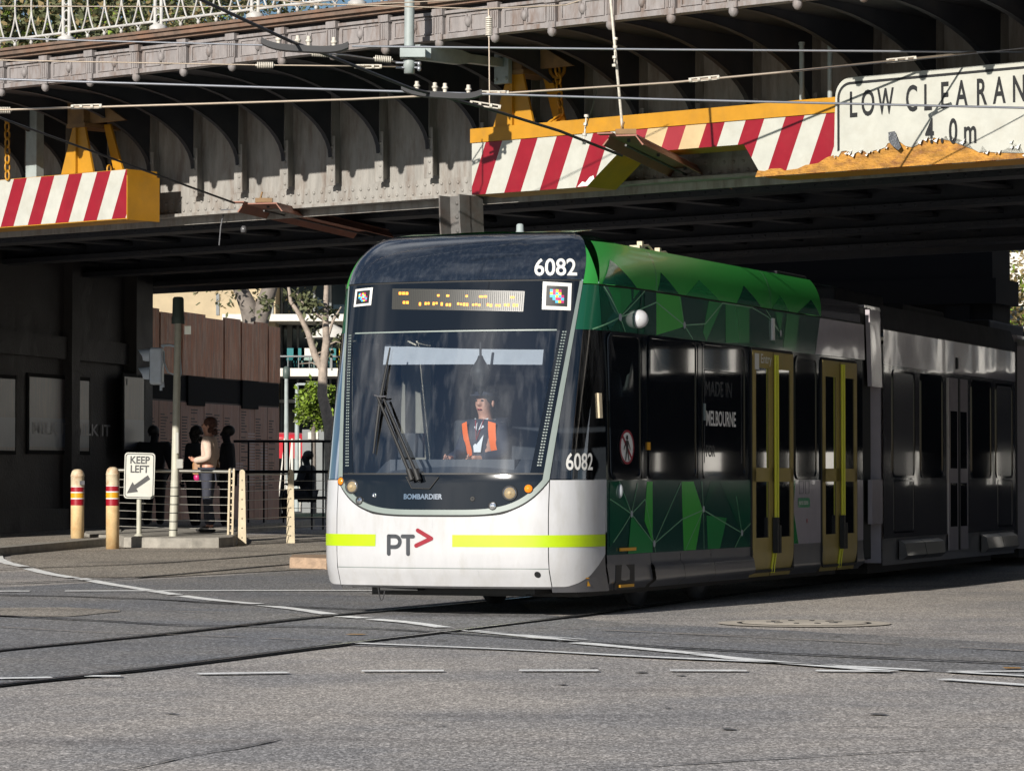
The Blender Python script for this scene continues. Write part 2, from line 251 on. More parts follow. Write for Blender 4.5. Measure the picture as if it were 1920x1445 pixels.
# ---------------------------------------------------------------- mesh builder
class MB:
    def __init__(s): s.v, s.f, s.m, s.sm = [], [], [], []
    def face(s, pts, m=0, smooth=False):
        b = len(s.v); s.v += [Vector(p) for p in pts]; s.f.append(list(range(b, b+len(pts)))); s.m.append(m); s.sm.append(smooth); return s
    def raw(s, vs, fs, m=0, smooth=False):
        b = len(s.v); s.v += [Vector(p) for p in vs]
        for f in fs: s.f.append([b+i for i in f]); s.m.append(m); s.sm.append(smooth)
        return s
    def box(s, c, size, mt=None, m=0):
        x, y, z = [q/2 for q in size]; c = Vector(c)
        vs = [Vector((sx*x, sy*y, sz*z)) for sx in (-1, 1) for sy in (-1, 1) for sz in (-1, 1)]
        if mt is not None: vs = [mt @ q for q in vs]
        return s.raw([c+q for q in vs], [(0, 1, 3, 2), (4, 6, 7, 5), (0, 4, 5, 1), (2, 3, 7, 6), (0, 2, 6, 4), (1, 5, 7, 3)], m)
    def fbox(s, fn, a0, a1, b0, b1, c0, c1, m=0):       # box in a mapped frame fn(a,b,c)
        vs = [fn(a, b, c) for a in (a0, a1) for b in (b0, b1) for c in (c0, c1)]
        return s.raw(vs, [(0, 1, 3, 2), (4, 6, 7, 5), (0, 4, 5, 1), (2, 3, 7, 6), (0, 2, 6, 4), (1, 5, 7, 3)], m)
    def tube(s, pts, r, n=8, m=0, cap=True):
        pts = [Vector(p) for p in pts]; rs = r if isinstance(r, (list, tuple)) else [r]*len(pts)
        rings = []; up = None
        for i, p in enumerate(pts):
            d = (pts[min(i+1, len(pts)-1)]-pts[max(i-1, 0)]).normalized()
            if up is None: up = Vector((0, 0, 1)) if abs(d.z) < 0.9 else Vector((1, 0, 0))
            a = d.cross(up).normalized(); b = a.cross(d).normalized(); up = b
            rings.append([p+(a*math.cos(2*math.pi*k/n)+b*math.sin(2*math.pi*k/n))*rs[i] for k in range(n)])
        vs = [q for ring in rings for q in ring]; fs = []
        for i in range(len(pts)-1):
            for k in range(n): fs.append((i*n+k, i*n+(k+1) % n, (i+1)*n+(k+1) % n, (i+1)*n+k))
        s.raw(vs, fs, m, True)
        if cap: s.face(rings[0][::-1], m); s.face(rings[-1], m)
        return s
    def lathe(s, c, prof, n=20, m=0, axis=None):        # prof: (r, h); axis: rotation matrix
        c = Vector(c); vs = []; fs = []
        for r, h in prof:
            for k in range(n):
                q = Vector((r*math.cos(2*math.pi*k/n), r*math.sin(2*math.pi*k/n), h))
                vs.append(c+(axis @ q if axis else q))
        for i in range(len(prof)-1):
            for k in range(n): fs.append((i*n+k, i*n+(k+1) % n, (i+1)*n+(k+1) % n, (i+1)*n+k))
        s.raw(vs, fs, m, True); return s
    def ell(s, c, r, m=0, n=14, mt=None):
        vs, fs = [], []; c = Vector(c)
        for i in range(n//2+1):
            ph = math.pi*i/(n//2)
            for k in range(n):
                q = Vector((r[0]*math.sin(ph)*math.cos(2*math.pi*k/n), r[1]*math.sin(ph)*math.sin(2*math.pi*k/n), r[2]*math.cos(ph)))
                vs.append(c+(mt @ q if mt else q))
        for i in range(n//2):
            for k in range(n): fs.append((i*n+k, (i+1)*n+k, (i+1)*n+(k+1) % n, i*n+(k+1) % n))
        return s.raw(vs, fs, m, True)
    def grid(s, fn, nu, nv, m=0, smooth=True):
        vs = [fn(i/nu, j/nv) for j in range(nv+1) for i in range(nu+1)]
        fs = [(j*(nu+1)+i, j*(nu+1)+i+1, (j+1)*(nu+1)+i+1, (j+1)*(nu+1)+i) for j in range(nv) for i in range(nu)]
        return s.raw(vs, fs, m, smooth)
    def prism(s, fn, poly, c0, c1, m=0, mside=None):    # 2D outline between depths c0 and c1 in frame fn(a,b,c)
        A = [fn(a, b, c0) for a, b in poly]; B = [fn(a, b, c1) for a, b in poly]; n = len(poly)
        s.face(A, m); s.face(B[::-1], m if mside is None else mside)
        for i in range(n): s.face([A[i], B[i], B[(i+1) % n], A[(i+1) % n]], m if mside is None else mside)
        return s
    def build(s, name, mats, parent=None, label=None, cat=None, group=None, kind=None, bevel=0):
        me = bpy.data.meshes.new(name); me.from_pydata([tuple(v) for v in s.v], [], s.f)
        for mm in (mats if isinstance(mats, (list, tuple)) else [mats]): me.materials.append(mm)
        me.polygons.foreach_set('material_index', s.m); me.polygons.foreach_set('use_smooth', s.sm)
        me.update()
        o = bpy.data.objects.new(name, me); COL.objects.link(o)
        if parent: setpar(o, parent)
        elif kind is None and s.v:                      # a top-level thing gets its origin at its base
            c = sum(s.v, Vector())/len(s.v); c.z = min(v.z for v in s.v)
            me.transform(Matrix.Translation(-c)); o.location = c
        if bevel:
            b = o.modifiers.new('edge', 'BEVEL'); b.width = bevel; b.segments = 2; b.limit_method = 'ANGLE'
        tag(o, label, cat, group, kind); return o
def wmat(o):
    return (wmat(o.parent) @ o.matrix_parent_inverse @ o.matrix_basis) if o.parent else o.matrix_basis.copy()
def setpar(o, p): o.parent = p; o.matrix_parent_inverse = wmat(p).inverted()
def tag(o, label=None, cat=None, group=None, kind=None):
    if label: o['label'] = label
    if cat: o['category'] = cat
    if group: o['group'] = group
    if kind: o['kind'] = kind
    return o
def thing(name, label, cat, loc, group=None):
    o = bpy.data.objects.new(name, None); COL.objects.link(o); o.location = loc; o.empty_display_size = 0.2
    return tag(o, label, cat, group)
def dup(root, loc, label=None):
    def cp(o, par):
        c = o.copy(); COL.objects.link(c)
        if par: c.parent = par
        for ch in o.children: cp(ch, c)
        return c
    c = cp(root, None); c.location = loc
    if label: c['label'] = label
    return c
TXT = {}
def text2d(t, size, bold=0.0, sx=1.0, align='LEFT'):
    k = (t, size, bold, sx, align)
    if k in TXT: return TXT[k]
    cu = bpy.data.curves.new('glyphs', 'FONT'); cu.body = t; cu.size = size; cu.align_x = align; cu.offset = bold; cu.resolution_u = 4
    ob = bpy.data.objects.new('glyphs', cu); me = bpy.data.meshes.new_from_object(ob)
    out = ([(v.co.x*sx, v.co.y) for v in me.vertices], [tuple(p.vertices) for p in me.polygons])
    bpy.data.objects.remove(ob); bpy.data.curves.remove(cu); bpy.data.meshes.remove(me); TXT[k] = out; return out
def add_text(mb, t, size, fn, bold=0.0, sx=1.0, align='LEFT', m=0):
    vs, fs = text2d(t, size, bold, sx, align); return mb.raw([fn(x, y) for x, y in vs], fs, m)
def rot(ax, deg): return Matrix.Rotation(R(deg), 3, ax)
def interp(xs, ys, x):
    if x <= xs[0]: return ys[0]
    for i in range(len(xs)-1):
        if x <= xs[i+1]: return ys[i]+(ys[i+1]-ys[i])*(x-xs[i])/(xs[i+1]-xs[i])
    return ys[-1]
# ================================================================= GROUND
def axis_list(lo, hi, step, far):
    a = [lo+i*step for i in range(int(round((hi-lo)/step))+1)]
    return [-far, -far/4, -far/15]+a+[far/15, far/4, far]
gxs = axis_list(-60, 60, 1.5, 3000); gxs = sorted(set(gxs+[-3+0.25*i for i in range(15)])); gys = axis_list(-30, 150, 1.5, 3000)
g = MB(); nx_, ny_ = len(gxs), len(gys)
g.raw([Vector((x, y, gz(x, y))) for y in gys for x in gxs], [(j*nx_+i, j*nx_+i+1, (j+1)*nx_+i+1, (j+1)*nx_+i) for j in range(ny_-1) for i in range(nx_-1)], 0, True)
g.build('road', M['lowbounce'], kind='structure')  # ground out of view darkened to cut light bounced onto the bridge
g = MB(); g.grid(lambda i, j: (lambda x, y: Vector((x, y, gz(x, y)+0.003)))(-16+34*i, 9+51*j), 68, 60); g.build('worn_asphalt', M['road'], kind='structure')
def resample(pts, step=0.5):
    out = [pts[0]]
    for a, b in zip(pts, pts[1:]):
        n = max(1, int((b-a).length/step))
        for i in range(1, n+1): out.append(a+(b-a)*(i/n))
    return out
def smooth_px(px, n=6):
    if len(px) < 3: return px
    P = [px[0]]+list(px)+[px[-1]]; out = []
    for i in range(1, len(P)-2):
        for k in range(n):
            t = k/n; a, b, c, d = P[i-1], P[i], P[i+1], P[i+2]
            out.append(tuple(0.5*((2*b[j])+(-a[j]+c[j])*t+(2*a[j]-5*b[j]+4*c[j]-d[j])*t*t+(-a[j]+3*b[j]-3*c[j]+d[j])*t**3) for j in (0, 1)))
    out.append(px[-1]); return out
def strip(mb, px, wid, dz, m=0, jit=0.0, wear=0.0):
    pts = resample([G(x, y) for x, y in smooth_px(px)])
    L, Rr = [], []
    for i, p in enumerate(pts):
        d = (pts[min(i+1, len(pts)-1)]-pts[max(i-1, 0)]); d.z = 0; d.normalize(); n = Vector((-d.y, d.x, 0))
        w = wid/2*(1+random.uniform(-jit, jit))
        a, b = p+n*w, p-n*w; a.z = gz(a.x, a.y)+dz; b.z = gz(b.x, b.y)+dz; L.append(a); Rr.append(b)
    for i in range(len(pts)-1):
        if wear and random.random() < wear: continue
        mb.face([L[i], L[i+1], Rr[i+1], Rr[i]], m)
def sheet(name, px, m, dz, kind='structure'):
    mb = MB(); P = [G(x, y) for x, y in px]
    bm = bmesh.new(); vs = [bm.verts.new((p.x, p.y, 0)) for p in P]; bm.faces.new(vs)
    bmesh.ops.triangulate(bm, faces=bm.faces[:])
    for _ in range(5):
        le = [e for e in bm.edges if e.calc_length() > 2.0]
        if not le: break
        bmesh.ops.subdivide_edges(bm, edges=le, cuts=1); bmesh.ops.triangulate(bm, faces=bm.faces[:])
    bm.verts.index_update()
    mb.raw([Vector((v.co.x, v.co.y, gz(v.co.x, v.co.y)+dz)) for v in bm.verts], [[v.index for v in f.verts] for f in bm.faces]); bm.free()
    return mb.build(name, m, kind=kind)
def band(name, top, bot, m, dz, nv=6):
    mb = MB(); lo, hi = top[0][0], top[-1][0]; n = int((hi-lo)/20)
    def fn(i, j):
        x = lo+(hi-lo)*i; y0 = interp([p[0] for p in top], [p[1] for p in top], x); y1 = interp([p[0] for p in bot], [p[1] for p in bot], x)
        return G(x, y1+(y0-y1)*j, dz)
    mb.grid(fn, n, nv); return mb.build(name, m, kind='structure')
band('track_paving', [(-80, 1106), (420, 1080), (600, 1068), (900, 1066), (1000, 1150), (1130, 1166), (1480, 1183), (1990, 1212)], [(-80, 1298), (0, 1287), (640, 1211), (960, 1221), (1480, 1247), (1990, 1273)], M['track'], 0.007, 10)
band('island_apron', [(20, 1032), (170, 1006), (600, 1002), (900, 1010)], [(20, 1052), (140, 1084), (300, 1083), (560, 1069), (900, 1062)], M['apron'], 0.011)
band('patched_paving', [(-40, 1142), (120, 1140), (225, 1146)], [(-40, 1157), (130, 1158), (225, 1148)], M['apron'], 0.013, 3)
mk = MB()
for a, b, y0, y1 in [(-40, 98, 1276.5, 1274), (158, 226, 1271.5, 1271), (370, 540, 1267, 1264.5), (678, 832, 1261.5, 1261), (973, 1122, 1260.5, 1260.5), (1256, 1400, 1260.5, 1261), (1530, 1670, 1261, 1262.5)]:
    strip(mk, [(a, y0), (b, y1)], 0.135, 0.017, jit=0.05)
strip(mk, [(1768, 1277), (1960, 1291)], 0.12, 0.017, jit=0.05)
strip(mk, [(1780, 1262.5), (1960, 1262)], 0.10, 0.017)
strip(mk, [(205, 1013), (120, 1017), (50, 1024), (8, 1034), (-6, 1045), (10, 1056), (45, 1064)], 0.15, 0.017, jit=0.12)
for seg in [[(50, 1067), (90, 1077), (138, 1085)], [(150, 1086), (200, 1096), (250, 1104), (330, 1117)], [(340, 1119), (410, 1128), (484, 1134.5)], [(492, 1137), (560, 1145), (618, 1154)], [(640, 1158), (684, 1161.5)], [(698, 1163.5), (770, 1170), (832, 1179)], [(880, 1185), (1000, 1197), (1068, 1205)], [(1080, 1208), (1200, 1219), (1308, 1229)], [(1312, 1230), (1400, 1240), (1520, 1250), (1668, 1262)]]:
    strip(mk, seg, 0.155, 0.017, jit=0.10)
strip(mk, [(650, 1208), (960, 1221), (1200, 1234), (1480, 1247), (1780, 1263), (1960, 1273)], 0.10, 0.017, jit=0.25, wear=0.06)
strip(mk, [(860, 1184), (1100, 1202)], 0.04, 0.017, wear=0.2)
strip(mk, [(-40, 1110.5), (330, 1109.5), (700, 1109)], 0.16, 0.017, jit=0.1, wear=0.04)
strip(mk, [(-30, 995), (130, 996.5)], 0.16, 0.017); strip(mk, [(-30, 1005.5), (130, 1008.5)], 0.12, 0.017)
for a in [[(300, 1147), (480, 1153), (620, 1158)], [(190, 1189), (420, 1196), (640, 1206)], [(0, 1178), (190, 1189)], [(560, 1157), (610, 1159)]]:
    strip(mk, a, 0.035, 0.017, m=1, jit=0.4, wear=0.15)
strip(mk, [(1000, 1178), (1200, 1187), (1390, 1196), (1960, 1225)], 0.05, 0.017, m=1, jit=0.4, wear=0.1)
strip(mk, [(652, 1192), (684, 1192.5)], 0.11, 0.017, m=2); strip(mk, [(1882, 1256), (1914, 1256)], 0.12, 0.017, m=2)
ck = MB(); rnd = random.Random(12)
for (x, y, L_, ang) in ((-6.0, 14.5, 3.0, 0.4), (1.5, 16.5, 4.5, 0.15), (3.2, 19.0, 3.5, -0.2), (-2.0, 13.6, 2.5, 0.9), (5.0, 30.5, 4.0, 0.3), (4.0, 27.5, 3.0, 0.1), (-4.5, 24.5, 3.0, 0.25), (0.3, 14.2, 2.2, 0.2), (2.6, 15.0, 2.0, 1.2)):
    a = Vector((x, y, 0)); pts = [a]
    for i in range(int(L_/0.15)):
        ang += rnd.uniform(-0.25, 0.25)*0.6; a = a+Vector((math.cos(ang), math.sin(ang), 0))*0.15; pts.append(a)
    for i, (p, q_) in enumerate(zip(pts, pts[1:])):
        d_ = (q_-p).normalized(); n_ = Vector((-d_.y, d_.x, 0))*rnd.uniform(0.004, 0.016)
        ck.face([Vector((v.x, v.y, gz(v.x, v.y)+0.0105)) for v in (p+n_, p-n_, q_-n_, q_+n_)])
for i in range(26):
    x, y = rnd.uniform(-5, 6), rnd.uniform(13.2, 26); r_ = rnd.uniform(0.015, 0.05)
    ck.face([Vector((x+r_*math.cos(k*0.9)*rnd.uniform(0.6, 1.2), y+r_*math.sin(k*0.9)*rnd.uniform(0.8, 1.8), gz(x, y)+0.0105)) for k in range(7)])
ck.build('asphalt_cracks', M['tar'], kind='structure')
mk.build('road_markings', [M['paint'], M['seam'], M['yellow']], kind='structure')
# rails: dark groove with the steel head beside it
rl = MB(); TA = 'tr'
railpx = [[(-60, 1294), (0, 1287), (300, 1254), (640, 1210.5), (950, 1172.5), (1125, 1151), (1420, 1110), (1700, 1076)],
          [(-60, 1229), (0, 1222), (300, 1192), (610, 1157), (730, 1146), (965, 1124), (1300, 1086), (1600, 1055)]]
for px in railpx:
    strip(rl, px, 0.15, 0.015, m=0, jit=0.15); 
    strip(rl, [(x, y+1.2) for x, y in px], 0.045, 0.023, m=1)
for px in [[(-40, 1072), (0, 1069), (300, 1057), (600, 1035), (800, 1020)], [(-40, 1099), (0, 1096), (250, 1085), (540, 1060), (800, 1040)],
           [(-40, 1116), (0, 1117.5), (240, 1124), (450, 1135), (700, 1146), (900, 1152)], [(-40, 1156), (0, 1157), (200, 1167), (350, 1175), (700, 1181), (1080, 1206), (1460, 1228), (1960, 1250)]]:
    strip(rl, px, 0.085, 0.019, m=0, jit=0.2)
    strip(rl, [(x, y+0.6) for x, y in px], 0.02, 0.024, m=1, wear=0.25)
rl.build('tram_rails', [M['groove'], M['rail']], kind='structure')
# manhole
mc = G(1508, 1170)
mh = MB(); mh.lathe(mc+Vector((0, 0, 0.012)), [(0.0, 0.008), (0.50, 0.008), (0.52, 0.004)], 40, 0); mh.lathe(mc+Vector((0, 0, 0.010)), [(0.52, 0.0), (0.56, 0.0)], 40, 1); mh.lathe(mc+Vector((0, 0, 0.010)), [(0.56, 0.004), (0.72, 0.002)], 40, 2)
for k in range(10):
    a = k*0.628; mh.box(mc+Vector((0.28*math.cos(a), 0.28*math.sin(a), 0.022)), (0.07, 0.03, 0.006), rot('Z', math.degrees(a)), 1)
mh.build('manhole_cover', [M['castpale'], M['groove'], M['castpale']], label='round pale manhole cover set in the asphalt beside the tram', cat='manhole cover')
# ================================================================= BRIDGE
ET, EP = Vector((0.763, -0.647, 0)), Vector((0.647, 0.763, 0)); B0 = Vector((-0.435, 37.15, 0))
def BR(t, p, z): return B0+ET*t+EP*p+Vector((0, 0, z))
def BRf(t, z, p): return BR(t, p, z)
def tpx(px, p=0.0):                                        # t where the plane at depth p meets column px
    k = (px-960)/F; b = B0+EP*p
    return (k*b.y-b.x)/(ET.x-k*ET.y)
def zpx(px, py, p=0.0):
    P = BR(tpx(px, p), p, 0); return at(px, py, P.y).z
PW, PC = 1.0, -1.50
bridge = thing('railway_bridge', 'old dark riveted steel bridge with a panelled cornice crossing above the tram', 'bridge', BR(0, 6, 0))
web = MB()
T0, T1 = -24.0, 26.0
web.fbox(lambda t, p, z: BR(t, p, z), T0, T1, PW, PW+0.04, 4.60, 5.828)
web.fbox(lambda t, p, z: BR(t, p, z), T0, T1, PW-0.012, PW, 4.42, 4.62)          # riveted angle
web.fbox(lambda t, p, z: BR(t, p, z), T0, T1, PW-0.16, PW+0.30, 4.385, 4.42)     # bottom flange
web.fbox(lambda t, p, z: BR(t, p, z), T0, T1, PW+0.05, PW+0.09, 4.30, 4.384)
t = -9.0
rivax = Matrix((ET, Vector((0, 0, 1)), -EP)).transposed()
while t < 9:
    for zz in (4.47, 4.565):
        web.lathe(BR(t+(0.06 if zz > 4.5 else 0), PW-0.012, zz), [(0.021, 0), (0.019, 0.011), (0.008, 0.018), (0.0, 0.019)], 7, 0, rivax)
    t += 0.125
gweb = web.build('girder_web', M['steel_grey'], bridge)
BS = 0.76
for k in range(-17, 14):
    t = k*BS+0.12
    s = MB(); f = lambda a, b, c: BR(a, b, c)
    s.fbox(f, t-0.008, t+0.008, PW-0.14, PW-0.001, 4.66, 5.825)
    s.fbox(f, t-0.06, t+0.07, PW-0.155, PW-0.14, 4.62, 5.2)
    for q in range(4): s.lathe(BR(t+0.03, PW-0.155, 4.68+q*0.13), [(0.02, 0), (0.017, 0.012), (0, 0.018)], 7, 0, rivax)
    s.build('stiffener', M['steel_grey'], gweb)
    b = MB(); pro = [(PW-0.01, 5.0)]
    arc = [(PC+0.12+(PW-0.16-PC-0.12)*math.sin(a), 5.77-0.82*(1-math.cos(a))) for a in [i*math.pi/2/14 for i in range(15)]]
    poly = [(PW-0.15, 5.828), (PC+0.07, 5.828)]+arc
    b.prism(lambda p, z, tt: BR(tt, p, z), poly, t-0.008, t+0.008)
    for (p0, z0), (p1, z1) in zip(arc, arc[1:]):
        b.face([BR(t-0.03, p0, z0), BR(t+0.03, p0, z0), BR(t+0.03, p1, z1), BR(t-0.03, p1, z1)], 0, True)
    b.build('cantilever_bracket', M['steel_shade'], bridge)
# cornice
zc = 5.78
c = MB(); f = lambda t, p, z: BR(t, p, z)
c.fbox(f, T0, T1, PC, PC+0.06, zc+0.0400, zc+0.2560)
c.fbox(f, T0, T1, PC-0.045, PC+0.10, zc-0.0080, zc+0.0400)
c.fbox(f, T0, T1, PC-0.03, PC+0.06, zc+0.2560, zc+0.2880)
def lathe_ax(): return Matrix((ET, Vector((0, 0, 1)), -EP)).transposed()
for k in range(-17, 14):
    t = k*BS+0.12
    for (a, b_) in ((0.10, 0.36), (0.40, 0.66)):
        for z0, z1, a0, a1 in ((zc+0.0600, zc+0.0736, a, b_), (zc+0.2200, zc+0.2336, a, b_), (zc+0.0736, zc+0.2200, a, a+0.018), (zc+0.0736, zc+0.2200, b_-0.018, b_)):
            c.fbox(f, t+a0, t+a1, PC-0.014, PC, z0, z1)
    c.ell(BR(t+0.38, PC-0.004, zc+0.1520), (0.045, 0.045, 0.06), 0, 10)
corn = c.build('cornice', M['cornice'], bridge)
for k in range(-17, 14):
    t = k*BS+0.12; q = MB()
    q.fbox(f, t-0.055, t+0.055, PC-0.05, PC-0.003, zc+0.0440, zc+0.2400)
    for j in (-0.03, 0.0, 0.03): q.tube([BR(t+j, PC-0.052, zc+0.0560), BR(t+j, PC-0.052, zc+0.2240)], 0.012, 6)
    q.fbox(f, t-0.07, t+0.07, PC-0.075, PC-0.003, zc+0.2400, zc+0.3120); q.fbox(f, t-0.065, t+0.065, PC-0.07, PC-0.047, zc-0.0160, zc+0.0440)
    q.ell(BR(t, PC-0.03, zc-0.0440), (0.05, 0.05, 0.06), 0, 10)
    q.build('pilaster', M['cornice'], corn)
l = MB(); l.fbox(f, T0, T1, PC-0.10, PC+0.03, zc+0.3680, zc+0.4160); l.fbox(f, T0, T1, PC-0.05, PC+0.05, zc+0.3360, zc+0.3672); l.fbox(f, T0, T1, PC-0.13, PC+0.5, zc+0.4168, zc+0.4480)
l.build('ledge', M['ledge'], bridge)
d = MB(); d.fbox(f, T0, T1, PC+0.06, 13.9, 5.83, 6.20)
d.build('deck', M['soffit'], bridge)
P_FAR = 13.8
for k in range(-20, 32):
    x = MB(); t = k*1.0-0.2
    if t < T0+0.5 or t > T1-1: continue
    x.fbox(f, t-0.10, t+0.10, PW+0.4, P_FAR-0.1, 4.62, 4.66); x.fbox(f, t-0.02, t+0.02, PW+0.4, P_FAR-0.1, 4.66, 5.828)
    x.build('cross_girder', M['steel_shade'], bridge)
for i, p in enumerate((3.4, 6.4, 9.4, 12.0)):
    x = MB(); x.fbox(f, T0, T1, p-0.2, p+0.2, 4.45, 4.52); x.fbox(f, T0, T1, p-0.03, p+0.03, 4.52, 5.828)
    t = -12
    while t < 8: x.lathe(BR(t, p-0.2, 4.485), [(0.022, 0), (0, 0.02)], 6, 0, rivax); t += 0.22
    x.build('main_girder', M['steel_shade'], bridge)
x = MB(); x.fbox(f, T0, T1, P_FAR, P_FAR+0.06, 4.48, 6.9); x.build('far_girder', M['steel_shade'], bridge)
# riveted arched column under the girder
tc_ = tpx(912, 1.0)
co = MB(); N = 14
prof = [(5.0-0.33*i, 0.16*math.cos(i/N*2.2)-0.16) for i in range(N+1)]
def colf(t, z, p): return BR(tc_+t, p, z)
zz = [4.38-(4.38)*i/N for i in range(N+1)]
off = [0.30*(1-math.cos(min(1, i/6)*math.pi/2)) for i in range(N+1)]
for i in range(N):
    for (a0, a1, p0, p1) in ((-0.17, -0.15, 0.55, 0.95), (-0.15, 0.14, 0.72, 0.75), (0.12, 0.14, 0.55, 0.95)):
        vs = [colf(a+o_, z_, p) for z_, o_ in ((zz[i], off[i]-0.15), (zz[i+1], off[i+1]-0.15)) for a in (a0, a1) for p in (p0, p1)]
        co.raw(vs, [(0, 1, 3, 2), (4, 6, 7, 5), (0, 4, 5, 1), (2, 3, 7, 6), (0, 2, 6, 4), (1, 5, 7, 3)])
    if i < 8:
        for q in (0.25, 0.75):
            co.lathe(colf(-0.04+off[i]-0.15, zz[i]+(zz[i+1]-zz[i])*q, 0.72), [(0.028, 0), (0.022, 0.016), (0, 0.022)], 8, 0, rivax)
co.fbox(lambda t, p, z: BR(tc_+t, p, z), -0.3, 0.5, 0.4, 1.2, 0.0, 0.25)
co.build('column', M['column_grey'], bridge)
# ornamental railing on the deck edge
PR = PC-0.02; ZR = zc+0.455
rail = thing('ornamental_railing', 'white wrought iron railing of looping bars along the bridge edge at top left', 'railing', BR(-4, PR, ZR))
for bay in range(-8, 3):
    ta = bay*1.52-0.35; q = MB()
    for dt in (0.0, 0.10):
        q.tube([BR(ta+dt, PR, ZR), BR(ta+dt, PR, ZR+1.15)], 0.022, 6)
    for zz_ in (0.12, 0.30, 0.48, 0.70): 
        ring = [BR(ta+0.05+0.045*math.cos(a), PR, ZR+zz_+0.06*math.sin(a)) for a in [i*math.pi/4 for i in range(9)]]
        q.tube(ring, 0.009, 5)
    q.lathe(BR(ta+0.05, PR, ZR), [(0.10, 0), (0.10, 0.04), (0.05, 0.07)], 10)
    q.build('railing_post', M['railwhite'], rail)
    q = MB(); q.tube([BR(ta+0.1, PR, ZR+0.10), BR(ta+1.52, PR, ZR+0.10)], 0.016, 6); q.tube([BR(ta+0.1, PR, ZR+1.10), BR(ta+1.52, PR, ZR+1.10)], 0.03, 6)
    n = 5; per = 1.40/n
    for j in range(n):
        tt = ta+0.13+per*(j+0.5)
        for sg in (-1, 1):
            pts = [BR(tt+sg*per*0.47*math.sin(z_*math.pi/0.85+0.25)*(1 if z_ < 9 else 0), PR+0.01*sg, ZR+0.10+z_) for z_ in [i*0.05 for i in range(20)]]
            q.tube(pts, 0.0115, 5)
        q.tube([BR(tt+per*0.5-0.05, PR, ZR+0.10), BR(tt+per*0.5, PR, ZR+0.05), BR(tt+per*0.5+0.05, PR, ZR+0.10)], 0.009, 5)
        q.ell(BR(tt+per*0.5, PR, ZR+0.035), (0.022, 0.022, 0.026), 0, 8)
    q.build('baluster_panel', M['railwhite'], rail)
# ================================================================= CLEARANCE BEAMS
def stripes(mb, outline, pitch, wfrac, slant, t_off, p, mats_fn):
    """clip slanted stripes to the outline polygon (t,z) in a bmesh"""
    bm = bmesh.new(); vs = [bm.verts.new((a, b, 0)) for a, b in outline]; bm.faces.new(vs)
    lo, hi = min(a for a, b in outline)-1, max(a for a, b in outline)+1
    k0 = int((lo-t_off)/pitch)-2; k1 = int((hi-t_off)/pitch)+2
    for k in range(k0, k1):
        for e in (0, wfrac):
            t_ = t_off+(k+e)*pitch
            bmesh.ops.bisect_plane(bm, geom=bm.verts[:]+bm.edges[:]+bm.faces[:], plane_co=(t_, 0, 0), plane_no=(1, -slant, 0))
    bm.verts.index_update()
    for fc in bm.faces:
        cc = fc.calc_center_median(); u = (cc.x-slant*cc.y-t_off)/pitch; fr = u-math.floor(u)
        mb.face([BR(v.co.x, p, v.co.y) for v in fc.verts], mats_fn(fr < wfrac, cc.x))
    bm.free()
tE = tpx(1568)
kx = [tpx(x) for x in (1100, 1158, 1396, 1414, 1440)]
beam = thing('clearance_beam', 'long red and white striped steel beam with yellow top hung over the tram', 'clearance beam', BR(2.5, 0.2, 4.27), group='red and white striped clearance beams')
zt, zm_ = 5.02, 4.865
low = [(0.0, 4.30), (kx[0], 4.30), (kx[1]-0.0, 4.62), (kx[2], 4.62), (kx[4]-0.06, 4.27), (kx[4]+0.1, 4.27), (11.0, 4.27)]
fp = MB()
out_ = [(0.0, zm_)]+low+[(11.0, zm_)]
stripes(fp, out_, 0.50, 0.47, 0.42, 0.20-0.42*4.865, -0.004, lambda isred, t: (1 if isred else 0) if not (kx[1]+0.15 < t < kx[1]+1.0) else (3 if isred else 2))
fp.build('striped_face', [M['white'], M['red'], M['cream'], M['oldred']], beam)
bb = MB(); bb.prism(BRf, out_, 0.0, 0.50, 0); bb.build('beam_body', M['yellow'], beam)
tb = MB(); tb.fbox(f, -0.012, 11.0, -0.02, 0.52, zm_+0.002, zt); 
tb.build('top_band', M['yellow'], beam)
dm = MB()                                                 # torn corner near the notch
pts = [(kx[0]-0.12, 4.305), (kx[0]-0.05, 4.36), (kx[0]-0.01, 4.345), (kx[0]+0.05, 4.40), (kx[0]+0.10, 4.415), (kx[0]+0.11, 4.38), (kx[0]+0.02, 4.31)]
dm.face([BR(a, -0.008, b) for a, b in pts]); dm.build('torn_corner', M['torn'], beam)
def hanger(parent, t, zb):
    h = MB()
    h.prism(BRf, [(t-0.30, zb), (t+0.27, zb), (t+0.12, zb+0.55), (t-0.10, zb+0.55)], 0.02, 0.05)
    h.prism(BRf, [(t-0.02, zb), (t+0.0, zb), (t+0.0, zb+0.55), (t-0.02, zb+0.55)], -0.02, 0.019)
    h.prism(BRf, [(t+0.34, zb), (t+0.50, zb), (t+0.26, zb+0.60), (t+0.15, zb+0.60)], 0.30, 0.33)
    h.build('hanger_plate', M['yellow'], parent)
    h = MB(); h.fbox(f, t-0.16, t+0.16, -0.02, 0.58, zb+0.55, zb+0.60); h.fbox(f, t-0.12, t+0.12, 0.0, 0.22, zb+0.60, zb+0.95)
    h.prism(BRf, [(t+0.12, zb+0.60), (t+0.75, zb+0.60), (t+0.12, zb+0.95)], 0.10, 0.14); h.fbox(f, t-0.22, t-0.12, 0.05, 0.55, zb+0.57, zb+1.0)
    h.build('bracket_box', M['brownpaint'], parent)
def chain(mb, A, Bp, n, size, m=0):
    for i in range(n):
        cpt = A+(Bp-A)*((i+0.5)/n); ax = (Bp-A).normalized(); sd_ = ET if i % 2 else EP
        rr = [cpt+ax*(size*0.62*math.cos(a))+sd_*(size*0.36*math.sin(a)) for a in [j*math.pi/5 for j in range(11)]]
        mb.tube(rr, size*0.13, 6, m, cap=False)
hanger(beam, tpx(962), zt)
